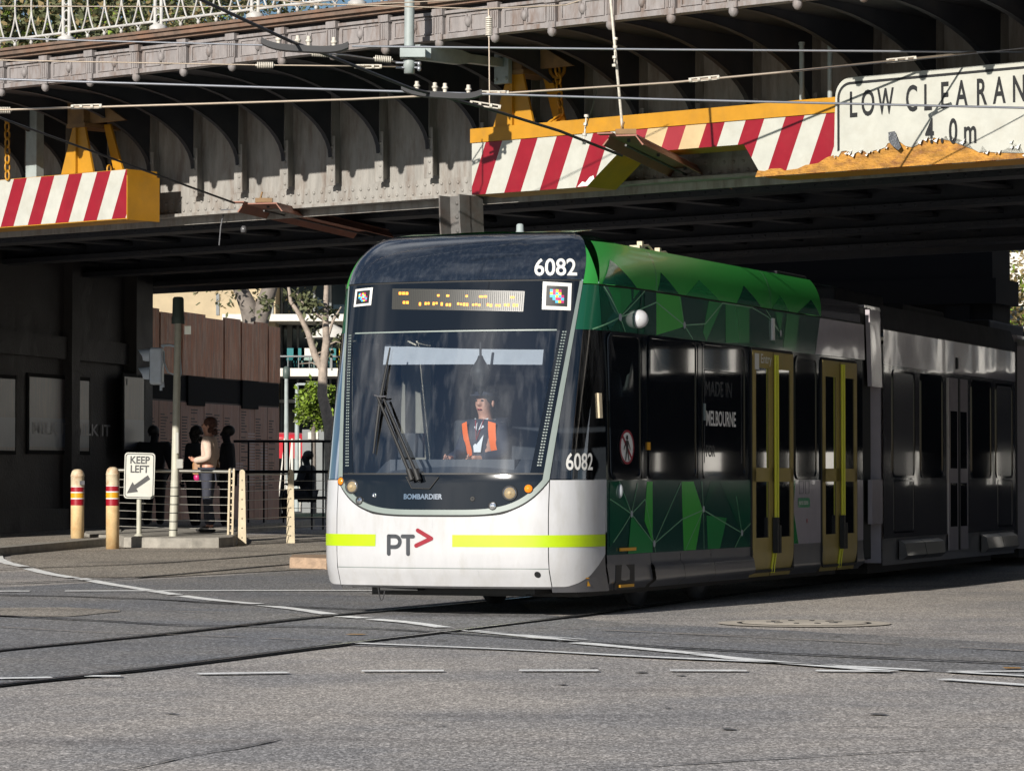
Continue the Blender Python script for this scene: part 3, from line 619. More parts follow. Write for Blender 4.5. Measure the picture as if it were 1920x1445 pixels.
ch = MB(); A = BR(tpx(1045, 0.3), 0.3, zpx(1045, 125, 0.3)); Bq = BR(tpx(1052, 0.25), 0.25, zpx(1052, 215, 0.25))
chain(ch, A, Bq, 6, 0.10); chain(ch, Bq, BR(tpx(1030, 0.25), 0.25, zt+0.02), 2, 0.10)
for a in (0, 1):
    ch.tube([A+Vector((0.08*math.cos(q), 0, 0.10*math.sin(q)-0.02)) for q in [j*math.pi/6 for j in range(13)]], 0.022, 6)
ch.build('safety_chain', M['yellow'], beam)
for px_, y0 in ((1505, 85), (1558, 65)):
    r_ = MB(); z1 = zpx(px_, y0, 0.2); r_.tube([BR(tpx(px_, 0.2), 0.2, zt), BR(tpx(px_, 0.2), 0.2, z1)], 0.026, 10); r_.tube([BR(tpx(px_, 0.2), 0.2, z1), BR(tpx(px_, 0.2), 0.2, z1+0.03)], 0.034, 10)
    r_.build('hanger_rod', M['polegreen'], beam)
# sign
zsT, tS = 5.20, tE
sg = thing('low_clearance_sign', 'white LOW CLEARANCE 4.0m board with torn bottom edge on the striped beam', 'sign', BR(tS+2, 0, 4.3))
bk = MB(); bk.prism(BRf, [(tS-0.98, 4.275), (tS-0.95, 4.34), (tS-0.86, 4.33), (tS-0.78, 4.35), (tS-0.66, 4.345), (tS-0.62, 4.32), (tS-0.45, 4.33), (tS-0.36, 4.36), (tS-0.20, 4.37), (tS-0.10, 4.42), (tS, 4.44), (tS, 4.9), (tS+0.1, 5.14), (tS+5, 5.14), (tS+5, 4.275)], -0.018, -0.005); bk.build('wooden_board', M['wood'], sg)
def arcpts(cx, cz, r, a0, a1, n=8): return [(cx+r*math.cos(R(a0+(a1-a0)*i/n)), cz+r*math.sin(R(a0+(a1-a0)*i/n))) for i in range(n+1)]
top = [(tS+5, zsT)]+arcpts(tS+0.20, zsT-0.18, 0.18, 90, 180)
rnd = random.Random(4); edge = []
tt = tS
base = [(0, 4.43), (0.15, 4.455), (0.37, 4.435), (0.5, 4.43), (0.72, 4.52), (0.9, 4.455), (1.07, 4.535), (1.3, 4.52), (1.5, 4.52), (1.65, 4.365), (1.75, 4.395), (1.84, 4.335), (1.98, 4.365), (2.1, 4.425), (2.2, 4.335), (2.4, 4.325), (5, 4.33)]
while tt < tS+5:
    z_ = interp([b[0] for b in base], [b[1] for b in base], tt-tS); edge.append((tt, z_+rnd.uniform(-0.025, 0.03))); tt += rnd.uniform(0.02, 0.07)
edge.append((tS+5, 4.33))
sh = MB()
bm = bmesh.new(); bm.faces.new([bm.verts.new((a, b, 0)) for a, b in top+edge]); bmesh.ops.triangulate(bm, faces=bm.faces[:]); bm.verts.index_update()
sh.raw([BR(v.co.x, -0.030, v.co.y) for v in bm.verts], [[v.index for v in q.verts] for q in bm.faces]); bm.free()
pl = top+edge
for (a, b), (a2, b2) in zip(pl, pl[1:]): sh.face([BR(a, -0.030, b), BR(a, -0.019, b), BR(a2, -0.019, b2), BR(a2, -0.030, b2)])
shf = sh.build('sign_sheet', M['white'], sg)
rg = MB(); rnd = random.Random(9)                          # curled white flakes along the tear
for i in range(70):
    a, b = rnd.choice(edge); a += rnd.uniform(-0.03, 0.03); s_ = rnd.uniform(0.012, 0.04)
    rg.face([BR(a, -0.034, b), BR(a+s_, -0.05, b+s_*0.6), BR(a+s_*0.4, -0.06, b-s_), BR(a-s_, -0.04, b-s_*0.4)])
rg.build('torn_flakes', M['torn'], sg)
fl = MB(); fl.face([BR(tpx(1672+a), -0.06-b*0.001, zpx(1672+a, 247+b)) for a, b in ((2, 2), (14, 0), (22, 18), (29, 30), (24, 36), (10, 26), (4, 18))]); fl.build('peeled_flap', M['foil'], sg)
bd = MB(); r0, r1 = 0.155, 0.128
for ra, pts_ in ((None, None),):
    A_ = [(tS+5, zsT-0.045)]+arcpts(tS+0.20, zsT-0.20, r0, 90, 180)+[(tS+0.045, 4.47)]
    C_ = [(tS+5, zsT-0.070)]+arcpts(tS+0.20, zsT-0.20, r1, 90, 180)+[(tS+0.072, 4.48)]
    for i in range(len(A_)-1): bd.face([BR(A_[i][0], -0.033, A_[i][1]), BR(A_[i+1][0], -0.033, A_[i+1][1]), BR(C_[i+1][0], -0.033, C_[i+1][1]), BR(C_[i][0], -0.033, C_[i][1])])
bd.build('sign_border', M['black'], sg)
tx = MB()
def letter(ch_, px, py, size, sx, o_=-0.036):
    t_, z_ = tpx(px, o_), zpx(px, py, o_); add_text(tx, ch_, size, lambda x, y: BR(t_+x, o_, z_+y), 0.006, sx, 'CENTER')
for ch_, px, py in (('L', 1601, 219), ('O', 1629, 216), ('W', 1662, 213), ('C', 1711, 208), ('L', 1741, 206), ('E', 1773, 202), ('A', 1805, 199), ('R', 1842, 196), ('A', 1876, 193), ('N', 1913, 190), ('C', 1950, 187), ('E', 1984, 184)): letter(ch_, px, py, 0.36, 0.56 if ch_ != 'W' else 0.50)
tx.build('lettering', M['black'], sg); tx = MB()
for ch_, px, py in (('4', 1745, 268), ('.', 1768, 267), ('0', 1789, 268), ('m', 1821, 268)): letter(ch_, px, py, 0.34, 0.60)
tx.build('lettering', M['black'], sg)
# left beam
tL = tpx(237); tLl = tpx(-60)
bl = thing('clearance_beam', 'short red and white striped beam with a yellow end at upper left', 'clearance beam', BR((tL+tLl)/2, 0.2, 4.27), group='red and white striped clearance beams')
o2 = [(tLl-1.5, 4.32), (tL, 4.32), (tL, 4.90), (tLl-1.5, 4.90)]
q = MB(); stripes(q, o2, 0.50, 0.48, 0.42, tL-0.02-0.42*4.9, -0.004, lambda r_, t: 1 if r_ else 0); q.build('striped_face', [M['white'], M['red']], bl)
q = MB(); q.fbox(f, tLl-1.5, tL, 0.0, 0.49, 4.31, 4.905); q.build('beam_body', M['yellow'], bl)
q = MB(); q.fbox(f, tL+0.002, tL+0.014, -0.01, 0.52, 4.30, 4.83); q.build('end_plate', M['yellow'], bl)
hanger(bl, tpx(142), 4.91)
q = MB(); chain(q, BR(tpx(11, -0.03), -0.03, zpx(11, 215)), BR(tpx(12, -0.03), -0.03, 4.90), 8, 0.10); q.build('safety_chain', M['yellow'], bl)
q = MB(); q.fbox(f, tpx(52, 0.3), tpx(72, 0.3), 0.25, 0.37, 4.91, 5.9); q.build('hanger_post', M['polegreen'], bl)
q = MB(); chain(q, BR(tpx(203, 0.2), 0.2, 4.98), BR(tpx(203, 0.2), 0.2, 4.905), 1, 0.09); q.build('lifting_eye', M['yellow'], bl)
# ================================================================= ABUTMENT, HOARDING, PIER
ab = thing('bridge_abutment', 'dark sooty abutment wall with framed display windows under the bridge at left', 'abutment', (-12, 54, 0))
D1 = Vector((0.247, 1, 0)).normalized(); N1 = Vector((D1.y, -D1.x, 0))                     # runs away to the right; N1 faces the street
A0 = Vector((at(250, 800, 57).x, 57, 0))
def AB(s, n, z): return A0+D1*s+N1*n+Vector((0, 0, z))
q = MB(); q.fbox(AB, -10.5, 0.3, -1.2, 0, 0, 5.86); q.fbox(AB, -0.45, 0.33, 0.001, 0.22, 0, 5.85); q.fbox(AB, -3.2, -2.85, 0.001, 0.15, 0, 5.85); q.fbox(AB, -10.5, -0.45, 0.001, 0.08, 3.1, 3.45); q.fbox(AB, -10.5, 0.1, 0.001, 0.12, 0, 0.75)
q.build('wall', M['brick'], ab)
def spx(px, off=0):                                       # s where the wall meets column px
    k = (px-960)/F; b = A0+N1*off
    return (k*b.y-b.x)/(D1.x-k*D1.y)
for x0, x1 in ((-45, 24), (51, 163), (209, 246)):
    s0, s1 = spx(x0), spx(x1); zA, zB = at(x0, 706, AB(s0, 0, 0).y).z, at(x0, 843, AB(s0, 0, 0).y).z
    off_ = 0.05 if x0 < 200 else 0.24
    fr = MB()
    fr.fbox(AB, s0-0.06, s1+0.06, 0.002+off_-0.05, 0.03+off_-0.05, zB-0.06, zA+0.06)
    w_ = fr.build('display_window', M['near_black'], ab)
    pp = MB(); pp.fbox(AB, s0, s1, 0.031+off_-0.05, 0.036+off_-0.05, zB, zA, 0); pp.fbox(AB, s0, s1, 0.0365+off_-0.05, 0.038+off_-0.05, zB+0.05, zB+0.5, 1)
    if x0 == 51:
        zt_ = at(60, 812, AB(s0, 0, 0).y).z
        add_text(pp, 'MILK IT MILK IT', 0.26, lambda x, y: AB(s0+0.1+x, 0.041, zt_+y), 0.004, 1.9, m=2)
    pp.build('poster', [M['poster'], M['posterblue'], M['postertext']], w_)
q = MB(); q.fbox(AB, spx(213), spx(226), 0.221, 0.235, 2.75, 2.86); q.build('number_plate', M['poster'], ab)
# hoarding
ho = thing('hoarding_wall', 'tall rust red panel wall covered in columns of tiny print under the bridge', 'hoarding', (-5.3, 60, 0))
H0 = Vector((at(254, 800, 57.3).x, 57.3, 0)); HE = Vector((at(522, 800, 64.5).x, 64.5, 0)); HD = (HE-H0).normalized(); HN = Vector((HD.y, -HD.x, 0)); HL = (HE-H0).length
def HO(s, n, z): return H0+HD*s+HN*n+Vector((0, 0, z))
def hs(px): 
    k = (px-960)/F; return (k*H0.y-H0.x)/(HD.x-k*HD.y)
q = MB(); q.fbox(HO, 0, HL, -0.3, 0, 0, 4.05); q.build('backing', M['print'], ho)
bounds = [0.0, 1.05, 2.1, 3.3, 4.3, 5.2, 6.0, 6.75, HL]
rnd = random.Random(3)
for i, (a, b) in enumerate(zip(bounds, bounds[1:])):
    q = MB(); q.fbox(HO, a+0.02, b-0.02, 0.002, 0.03+0.01*(i % 3), 3.02, 4.12-0.05*(i % 2)); q.build('upper_panel', M['rust'], ho)
    q = MB(); q.fbox(HO, a+0.012, b-0.012, 0.002, 0.02, 0.3, 2.55); pnl = q.build('lower_panel', M['rust2'], ho)
    q = MB(); z = 2.45
    cols = [a+0.08+0.45*j for j in range(int((b-a-0.1)/0.45)+1) if a+0.08+0.45*j+0.38 < b]
    for cs in cols:
        z = 2.45-rnd.uniform(0, 0.2)
        while z > 1.0:
            if rnd.random() < 0.9: q.fbox(HO, cs, cs+rnd.uniform(0.18, 0.36), 0.021, 0.024, z, z+0.022, 0)
            z -= 0.052
            if rnd.random() < 0.04: z -= 0.25
    if q.v: q.build('printed_columns', [M['print']], pnl)
q = MB(); q.fbox(HO, 0, HL, 0.002, 0.012, 2.58, 3.0); q.build('dark_band', M['near_black'], ho)
for x0, x1 in ((348, 380), (450, 480)):
    q = MB(); q.fbox(HO, hs(x0), hs(x1), 0.013, 0.05, 2.5, 3.02); q.build('black_box', M['near_black'], ho)
for i in range(3): 
    sp_ = [hs(x) for x in (462, 486, 440)][i]; q = MB()
    for z in [1.1+0.055*j for j in range((18, 14, 8)[i])]: q.fbox(HO, sp_, sp_+0.4, 0.0245, 0.027, z, z+0.02)
    q.build('pasted_list', M['printlight'], ho)
pier = MB(); P0, P1 = Gx(1150, 57), Gx(1862, 54.3)  # pier added to close a bright gap with darkness behind the tram
dd = (P1-P0).normalized(); nn = Vector((dd.y, -dd.x, 0))
pier.fbox(lambda a, b, z: P0+dd*a+nn*b+Vector((0, 0, z)), 0, (P1-P0).length, 0, -1.0, 0, 5.2)
pier.fbox(lambda a, b, z: P0+dd*a+nn*b+Vector((0, 0, z)), -0.1, (P1-P0).length+0.1, 0.15, -1.15, 4.0, 4.4)
for k in range(6): pier.fbox(lambda a, b, z: P0+dd*a+nn*b+Vector((0, 0, z)), 0.3+k*1.1, 0.7+k*1.1, 0.0, 0.12, 0, 3.99)
pier.build('gap_pier', M['near_black'], label='dark pier added to close the bright gap behind the tram under the bridge', cat='pier')
# far-side footpath (left)
fpv = MB(); ff = lambda a, b, z: AB(a, b, z)
for i in range(12):
    s0, s1 = -14+i*1.4, -14+(i+1)*1.4-0.005
    def zz2(s, n): p = AB(s, n, 0); return gz(p.x, p.y)
    fpv.raw([AB(s0, 0.0, zz2(s0, 0)+0.12), AB(s1, 0.0, zz2(s1, 0)+0.12), AB(s1, 2.3, zz2(s1, 2.3)+0.12), AB(s0, 2.3, zz2(s0, 2.3)+0.12), AB(s1, 2.3, zz2(s1, 2.3)-0.02), AB(s0, 2.3, zz2(s0, 2.3)-0.02), AB(s1, 2.15, zz2(s1, 2.15)+0.12), AB(s0, 2.15, zz2(s0, 2.15)+0.12)], [(0, 1, 6, 7)], 0)
    fpv.raw([AB(s0, 2.15, zz2(s0, 2.15)+0.125), AB(s1, 2.15, zz2(s1, 2.15)+0.125), AB(s1, 2.3, zz2(s1, 2.3)+0.12), AB(s0, 2.3, zz2(s0, 2.3)+0.12), AB(s1, 2.3, zz2(s1, 2.3)-0.05), AB(s0, 2.3, zz2(s0, 2.3)-0.05)], [(0, 1, 2, 3), (3, 2, 4, 5)], 1)
fpv.build('footpath', [M['apron'], M['concrete']], kind='structure')
# ================================================================= TRAM
TH = R(21.7); TA_ = Vector((math.sin(TH), math.cos(TH), 0)); TR = Vector((math.cos(TH), -math.sin(TH), 0)); TO = Vector((-0.675, 29.85, 0))
def T(s, w_, z): return TO+TA_*s+TR*w_+Vector((0, 0, z))
tram = thing('tram', 'green, white and black articulated tram number 6082 with lime bands and a sloping windscreen', 'tram', TO)
ctrl = [(0, 0), (0.012, 0.3), (0.045, 0.6), (0.085, 0.82), (0.14, 0.99), (0.23, 1.12), (0.36, 1.21), (0.55, 1.267), (0.82, 1.30), (1.2, 1.32), (1.8, 1.325)]
def cr(P, n=10):
    P = [(2*P[0][0]-P[1][0]+0.024, -P[1][1])]+P+[(2*P[-1][0]-P[-2][0], P[-1][1])]; o = []
    for i in range(1, len(P)-2):
        for k in range(n):
            t = k/n; a, b, c, d = P[i-1], P[i], P[i+1], P[i+2]
            o.append(tuple(0.5*((2*b[j])+(-a[j]+c[j])*t+(2*a[j]-5*b[j]+4*c[j]-d[j])*t*t+(-a[j]+3*b[j]-3*c[j]+d[j])*t**3) for j in (0, 1)))
    o.append(P[-2]); return o
PLAN = cr(ctrl); UL = [0.0]
for a, b in zip(PLAN, PLAN[1:]): UL.append(UL[-1]+math.hypot(b[0]-a[0], b[1]-a[1]))
def plan(u):
    sg_ = 1 if u >= 0 else -1; u = abs(u)
    if u >= UL[-1]: return PLAN[-1][0]+u-UL[-1], 1.325*sg_, 0.0, 1.0*sg_
    lo, hi = 0, len(UL)-1
    while hi-lo > 1:
        m_ = (lo+hi)//2
        if UL[m_] <= u: lo = m_
        else: hi = m_
    f_ = (u-UL[lo])/(UL[hi]-UL[lo]); d_ = PLAN[lo][0]+(PLAN[hi][0]-PLAN[lo][0])*f_; w_ = PLAN[lo][1]+(PLAN[hi][1]-PLAN[lo][1])*f_
    i0, i1 = max(0, lo-1), min(len(PLAN)-1, hi+1); td, tw_ = PLAN[i1][0]-PLAN[i0][0], PLAN[i1][1]-PLAN[i0][1]
    if lo == 0: td *= 0.5*f_
    ln = math.hypot(td, tw_); return d_, w_*sg_, -tw_/ln, td/ln*sg_
def s0f(z):
    return interp([0.2, 0.27, 0.42, 0.55, 0.9, 1.2, 1.6, 2.0, 2.95, 3.2, 3.5], [0.12, 0.085, 0.015, 0.0, 0.0, 0.03, 0.11, 0.20, 0.43, 0.53, 0.67], z)
ZG = 2.92
def inset(z):
    if z <= ZG: return 0.0
    p = min(1.0, (z-ZG)/0.50); return 0.40*(1-math.sqrt(max(0, 1-p*p)))
def S(u, z, off=0.0):
    d_, w_, ns, nw = plan(u); i = off-inset(z)
    return T(d_+s0f(z)+ns*i, w_+nw*i, z)
def us(s, z):                                            # arc parameter where the right side is at s
    d_ = s-s0f(z)
    if d_ >= PLAN[-1][0]: return UL[-1]+d_-PLAN[-1][0]
    return interp([p[0] for p in PLAN], UL, d_)
def SS(s, z, off=0.0): return S(us(s, z), z, off)
def face_px(px, py, u=0.0, z=1.5):
    for _ in range(30):
        P = S(u, z); x, y = proj(P); x1, y1 = proj(S(u+1e-3, z)); x2, y2 = proj(S(u, z+1e-3))
        a, b, c, d_ = (x1-x)/1e-3, (x2-x)/1e-3, (y1-y)/1e-3, (y2-y)/1e-3; D = a*d_-b*c
        u += max(-0.2, min(0.2, (d_*(px-x)-b*(py-y))/D)); z += max(-0.3, min(0.3, (-c*(px-x)+a*(py-y))/D))
    return u, z
def side_px(x, y):
    sg_ = (3504-x)/11.117; Z = 6400/sg_; return (Z-30.12)/0.929+0.82, 1.2+(899-y)/sg_
def zq(x, y): return side_px(1000+x*0.50513, 420+y*0.5052)   # coordinates read on an enlarged view of the side
def patch(mb, u0, u1, z0, z1, nu=16, nv=10, off=0.0, m=0):
    g0 = u0 if callable(u0) else (lambda v: u0); g1 = u1 if callable(u1) else (lambda v: u1)
    h0 = z0 if callable(z0) else (lambda u: z0); h1 = z1 if callable(z1) else (lambda u: z1)
    def fn(i, j):
        zz_ = (h0(0) if not callable(z0) else 0)+0
        if callable(u0) or callable(u1):
            z = h0(0)+(h1(0)-h0(0))*j; u = g0(z)+(g1(z)-g0(z))*i
        else:
            u = u0+(u1-u0)*i; z = h0(u)+(h1(u)-h0(u))*j
        return S(u, z, off)
    return mb.grid(fn, nu, nv, m)
def spatch(mb, s0, s1, z0, z1, ns=4, nv=4, off=0.0, m=0):
    return mb.grid(lambda i, j: SS(s0+(s1-s0)*i, z0+(z1-z0)*j, off), ns, nv, m)
def rrect(s0, s1, z0, z1, r, n=5):
    o = []
    for cx, cz, a in ((s1-r, z1-r, 0), (s0+r, z1-r, 90), (s0+r, z0+r, 180), (s1-r, z0+r, 270)): o += arcpts(cx, cz, r, a, a+90, n)
    return o
def sring(mb, s0, s1, z0, z1, r, wd, off, m=0, fn=SS):
    A_, B_ = rrect(s0, s1, z0, z1, r), rrect(s0-wd, s1+wd, z0-wd, z1+wd, r+wd); n = len(A_)
    for i in range(n):
        j = (i+1) % n; mb.face([fn(*A_[i], off), fn(*A_[j], off), fn(*B_[j], off), fn(*B_[i], off)], m)
        mb.face([fn(*A_[i], off), fn(*A_[j], off), fn(*A_[j], off-0.012), fn(*A_[i], off-0.012)], m)
        mb.face([fn(*B_[i], off), fn(*B_[j], off), fn(*B_[j], off-0.012), fn(*B_[i], off-0.012)], m)
SE = 8.98
uE = lambda z: us(SE, z)
us82 = us(0.82, 1.2)
def ztop(u): 
    x = min(1, abs(u)/1.02); return 1.2-0.308*(1-x**4.6)
def zmask(u):
    x = min(1, abs(u)/0.962); return 1.2-0.262*(1-x**4.6)
UM, UF = 0.962, 1.02
def ua(z): return interp([1.2, 2.95, 3.4], [UM, 1.15, 1.2], z)
def ub(z): return ua(z)+interp([1.2, 2.95], [0.058, 0.030], z)
# -- white bumper and its right cheek panel
ZB = 0.27
def zbot(u):
    a = abs(u); return interp([0, 1.16, 1.28, 1.45, 1.62, us82], [ZB, ZB, ZB+0.03, 0.36, 0.45, 0.545], a) if a > 1.1 else ZB
q = MB(); q.grid(lambda i, j: S(-UF+2*UF*i, ZB+(ztop(-UF+2*UF*i)-ZB)*j), 60, 14)
q.grid(lambda i, j: S(-UF+2*UF*i, ZB-0.02*j, -0.03*j-0.02*j), 60, 2)
bump = q.build('bumper_panel', M['tw'], tram)
for sgn in (1, -1):
    q = MB(); q.grid(lambda i, j: S(sgn*(UF+0.008+(us82-UF-0.008)*i), zbot(UF+0.008+(us82-UF-0.008)*i)+(1.197-zbot(UF+0.008+(us82-UF-0.008)*i))*j), 20, 12); q.build('cheek_panel', M['tw'], tram)
    q = MB(); q.grid(lambda i, j: S(sgn*(UF+(us82-UF)*i), 0.22+(zbot(UF+(us82-UF)*i)-0.22)*j, -0.004), 20, 4); q.build('cheek_skirt', M['tskirt'], tram)
    q = MB(); q.grid(lambda i, j: S(sgn*(UF-0.004+0.016*i), ZB+0.93*j, -0.01), 2, 20); q.build('panel_gap', M['tseal'], tram)
# lime bands
q = MB(); u0, zA = face_px(848, 1016, 0.1, 0.65)
q.grid(lambda i, j: S(u0+(us82-0.004-u0)*i, 0.615+0.105*j, 0.003), 40, 1); q.build('lime_band', M['lime'], tram); q = MB()
uL_, _ = face_px(704, 1010, -0.5, 0.65)
q.grid(lambda i, j: S(-us82+(uL_+us82+0.004*j)*i, 0.615+0.105*j, 0.003), 40, 1); q.build('lime_band', M['lime'], tram)
# grey frame around mask and windscreen
q = MB(); q.grid(lambda i, j: S((-1+2*i)*(UM+(UF-UM)*j), (zmask((-1+2*i)*UM))*(1-j)+ztop((-1+2*i)*UF)*j, 0.006), 80, 3)
q.grid(lambda i, j: S((-1+2*i)*(UM-0.008), zmask((-1+2*i)*UM)+0.0, 0.007-0.01*j), 80, 1)
for sgn in (1, -1): q.grid(lambda i, j: S(sgn*(ua(1.2+1.75*j)+(ub(1.2+1.75*j)-ua(1.2+1.75*j))*i), 1.2+1.75*j, 0.006), 3, 24)
q.build('front_frame', M['tframe'], tram)
q = MB(); q.grid(lambda i, j: S((-1+2*i)*(UF+0.004*j), ztop((-1+2*i)*UF)-0.022*j, 0.003-0.004*j), 80, 1); q.build('frame_gap', M['tseal'], tram)  # dark strip along the outer edge of the frame
# black mask with lamps
q = MB(); q.grid(lambda i, j: S((-1+2*i)*UM, zmask((-1+2*i)*UM)*(1-j)+1.245*j), 80, 8); mask = q.build('black_mask', M['tblack'], tram)
q = MB(); q.grid(lambda i, j: S((-1+2*i)*(UM+0.01), 1.245+0.014*j, -0.002), 60, 1); q.build('mask_seam', M['tseal'], mask)
def lamp(px, py, r, kind, u0):
    u, z = face_px(px, py, u0, 1.05); P = S(u, z); nrm = (S(u+0.01, z)-P).cross(S(u, z+0.01)-P).normalized()
    if nrm.y > 0: nrm = -nrm
    if kind == 'head': nrm = (nrm+Vector((0.0, -0.6, 0.0))).normalized()
    b = nrm.to_track_quat('Z', 'Y').to_matrix(); L = MB()
    if kind == 'head':
        L.lathe(P, [(r*1.28, -0.02), (r*1.25, 0.012), (r*1.06, 0.016), (r*0.98, -0.01)], 24, 1, b); hl = L.build('headlight', [M['chrome'], M['tseal']], mask)
        L = MB(); L.lathe(P, [(r*0.98, -0.004), (r*0.8, 0.012), (r*0.4, 0.022), (0, 0.025)], 24, 0, b); L.build('lens', M['lens'], hl)
        L = MB(); L.lathe(P, [(r*1.0, 0.004), (r*1.06, 0.014), (r*0.9, 0.016)], 24, 0, b); L.build('chrome_ring', M['chrome'], hl)
        L = MB(); L.lathe(P, [(r*0.3, 0.02), (r*0.28, 0.03), (0, 0.032)], 16, 0, b); L.build('bulb_cover', M['cream'], hl)
    elif kind == 'ind':
        L.lathe(P, [(r*1.2, -0.01), (r*1.2, 0.008), (r*0.98, 0.01)], 20, 0, b); hl = L.build('indicator_lamp', M['tseal'], mask)
        L = MB(); L.lathe(P, [(r, 0.006), (r*0.8, 0.018), (0, 0.022)], 20, 0, b); L.build('amber_lens', M['amber'], hl)
    elif kind == 'aux':
        L.lathe(P, [(r*1.25, -0.01), (r*1.25, 0.012), (r, 0.014), (r*0.9, 0.004)], 20, 0, b); hl = L.build('marker_lamp', M['tseal'], mask)
        L = MB(); L.lathe(P, [(r*0.92, 0.006), (0, 0.012)], 20, 0, b); L.box(P+nrm*0.013, (r*1.1, 0.004, 0.006), b @ rot('X', 90), 0); L.build('lens', M['chrome'], hl)
    else:
        L.lathe(P, [(r*1.2, -0.006), (r*1.1, 0.006), (r*0.5, 0.004), (0, -0.002)], 16, 0, b); L.build('mask_socket', M['chrome'] if r < 0.02 else M['tseal'], mask)
lamp(640, 902, 0.034, 'ind', -0.9); lamp(660.5, 912, 0.052, 'head', -0.8); lamp(674.5, 938, 0.030, 'aux', -0.7); lamp(702, 928, 0.019, 's', -0.5)
lamp(991, 916, 0.036, 'ind', 0.85); lamp(956, 924, 0.055, 'head', 0.7); lamp(924, 948, 0.030, 'aux', 0.6); lamp(886, 935, 0.021, 's', 0.4)
uu, zz_ = face_px(757, 935, -0.2, 1.03); q = MB(); add_text(q, 'BOMBARDIER', 0.062, lambda x, y: S(uu+x, zz_+y, 0.006), 0.002, 0.98); q.build('maker_lettering', M['chrome'], mask)
q = MB(); tr_ = [face_px(*p, 0, 1.15) for p in ((762, 893), (773, 915), (806, 916), (823, 894))]
q.face([S(*p, 0.008) for p in tr_]); 
for a, b in zip(tr_, tr_[1:]): q.tube([S(*a, 0.008), S(*b, 0.008)], 0.006, 6, 1)
q.build('wiper_plinth', [M['tblack'], M['tseal']], mask)
# logo
u0, z0 = face_px(727, 1040, -0.2, 0.55); hgt = 0.152
q = MB()
def stroke(mb, pts, r, m=0, off=0.004):
    P_ = [Vector((a, b, 0)) for a, b in pts]
    for a, b in zip(P_, P_[1:]):
        d_ = (b-a).normalized(); n_ = Vector((-d_.y, d_.x, 0))*r
        mb.face([S(u0+p.x, z0+p.y, off) for p in (a+n_, a-n_, b-n_, b+n_)], m)
    for p in P_: mb.face([S(u0+p.x+r*math.cos(k*math.pi/6), z0+p.y+r*math.sin(k*math.pi/6), off+0.0004) for k in range(12)], m)
bowl = [(0.012, 0.165)]+[(0.075+0.05*math.cos(a), 0.118+0.047*math.sin(a)) for a in [math.pi/2-i*math.pi/10 for i in range(11)]]+[(0.012, 0.071)]
stroke(q, [(0.012, 0.012), (0.012, 0.165)], 0.0185); stroke(q, bowl, 0.0175)
stroke(q, [(0.15, 0.165), (0.255, 0.165)], 0.0175); stroke(q, [(0.205, 0.012), (0.205, 0.165)], 0.0185)
stroke(q, [(0.30, 0.218), (0.43, 0.148)], 0.0185, 1); stroke(q, [(0.285, 0.085), (0.43, 0.148)], 0.0185, 1, 0.005)
q.build('operator_logo', [M['logogrey'], M['logored']], tram)
q = MB(); q.grid(lambda i, j: S(-UF+2*UF*i, 0.425+0.006*j, 0.0012), 60, 1); q.build('bumper_crease', M['tframe'], tram)
uu, zz_ = face_px(1008, 1077, 0.95, 0.4); q = MB(); q.face([S(uu+0.028*math.cos(k*math.pi/8), zz_+0.028*math.sin(k*math.pi/8), 0.003) for k in range(16)]); q.build('towing_hole', M['black'], tram)
# windscreen
q = MB(); q.grid(lambda i, j: S((-1+2*i)*ua(1.259+1.25*j), 1.259+1.25*j, 0.0), 60, 24); q.build('windscreen', M['wglass'], tram)
for sgn in (1, -1): q = MB(); q.grid(lambda i, j: S(sgn*(ua(1.26+1.25*j)-interp([1.2, 2.5], [0.12, 0.09], 1.26+1.25*j)*(1-i)), 1.26+1.25*j, 0.002), 4, 20); q.build('windscreen_edge_band', M['tblack'], tram)
for sgn in (1, -1):
    q = MB(); z = 1.32
    while z < 2.5:
        for k in range(2):
            u = sgn*(ua(z)-0.062+0.022*k); du = 0.0075; q.face([S(u-du, z, 0.004), S(u+du, z, 0.004), S(u+du, z+0.012, 0.004), S(u-du, z+0.012, 0.004)])
        z += 0.026
    q.build('edge_dots', M['tframe'], tram)
q = MB(); q.grid(lambda i, j: S((-1+2*i)*ua(2.509+0.44*j), 2.509+0.44*j, 0.001), 60, 8); hdr = q.build('windscreen_header', M['tblack'], tram)
q = MB(); q.grid(lambda i, j: S((-1+2*i)*(ua(2.5)-0.12), 2.506+0.012*j, 0.004), 40, 1); q.build('header_line', M['tframe'], hdr)
# destination display
dz = [face_px(*p, 0, 2.8) for p in ((736, 541), (984, 546), (981, 584), (735, 580))]
def DD(a, b, off): 
    u = (dz[0][0]*(1-a)+dz[1][0]*a)*(1-b)+(dz[3][0]*(1-a)+dz[2][0]*a)*b; z = (dz[0][1]*(1-a)+dz[1][1]*a)*(1-b)+(dz[3][1]*(1-a)+dz[2][1]*a)*b; return S(u, z, off)
q = MB(); q.grid(lambda i, j: DD(i, j, 0.003), 30, 2, 0)
for i in range(1, 70): q.face([DD(i/70, 0.03, 0.0034), DD(i/70+0.004, 0.03, 0.0034), DD(i/70+0.004, 0.97, 0.0034), DD(i/70, 0.97, 0.0034)], 1)
for j in range(1, 16): q.face([DD(0.01, j/16, 0.0034), DD(0.99, j/16, 0.0034), DD(0.99, j/16+0.018, 0.0034), DD(0.01, j/16+0.018, 0.0034)], 1)
disp = q.build('destination_display', [M['ledpanel'], M['tseal']], hdr)
q = MB(); rnd = random.Random(5)
def seg(a, b, w_, h_): q.face([DD(a, b, 0.0045), DD(a+w_, b, 0.0045), DD(a+w_, b+h_, 0.0045), DD(a, b+h_, 0.0045)])
for x in (0.055, 0.083, 0.11): seg(x, 0.16, 0.021, 0.13)
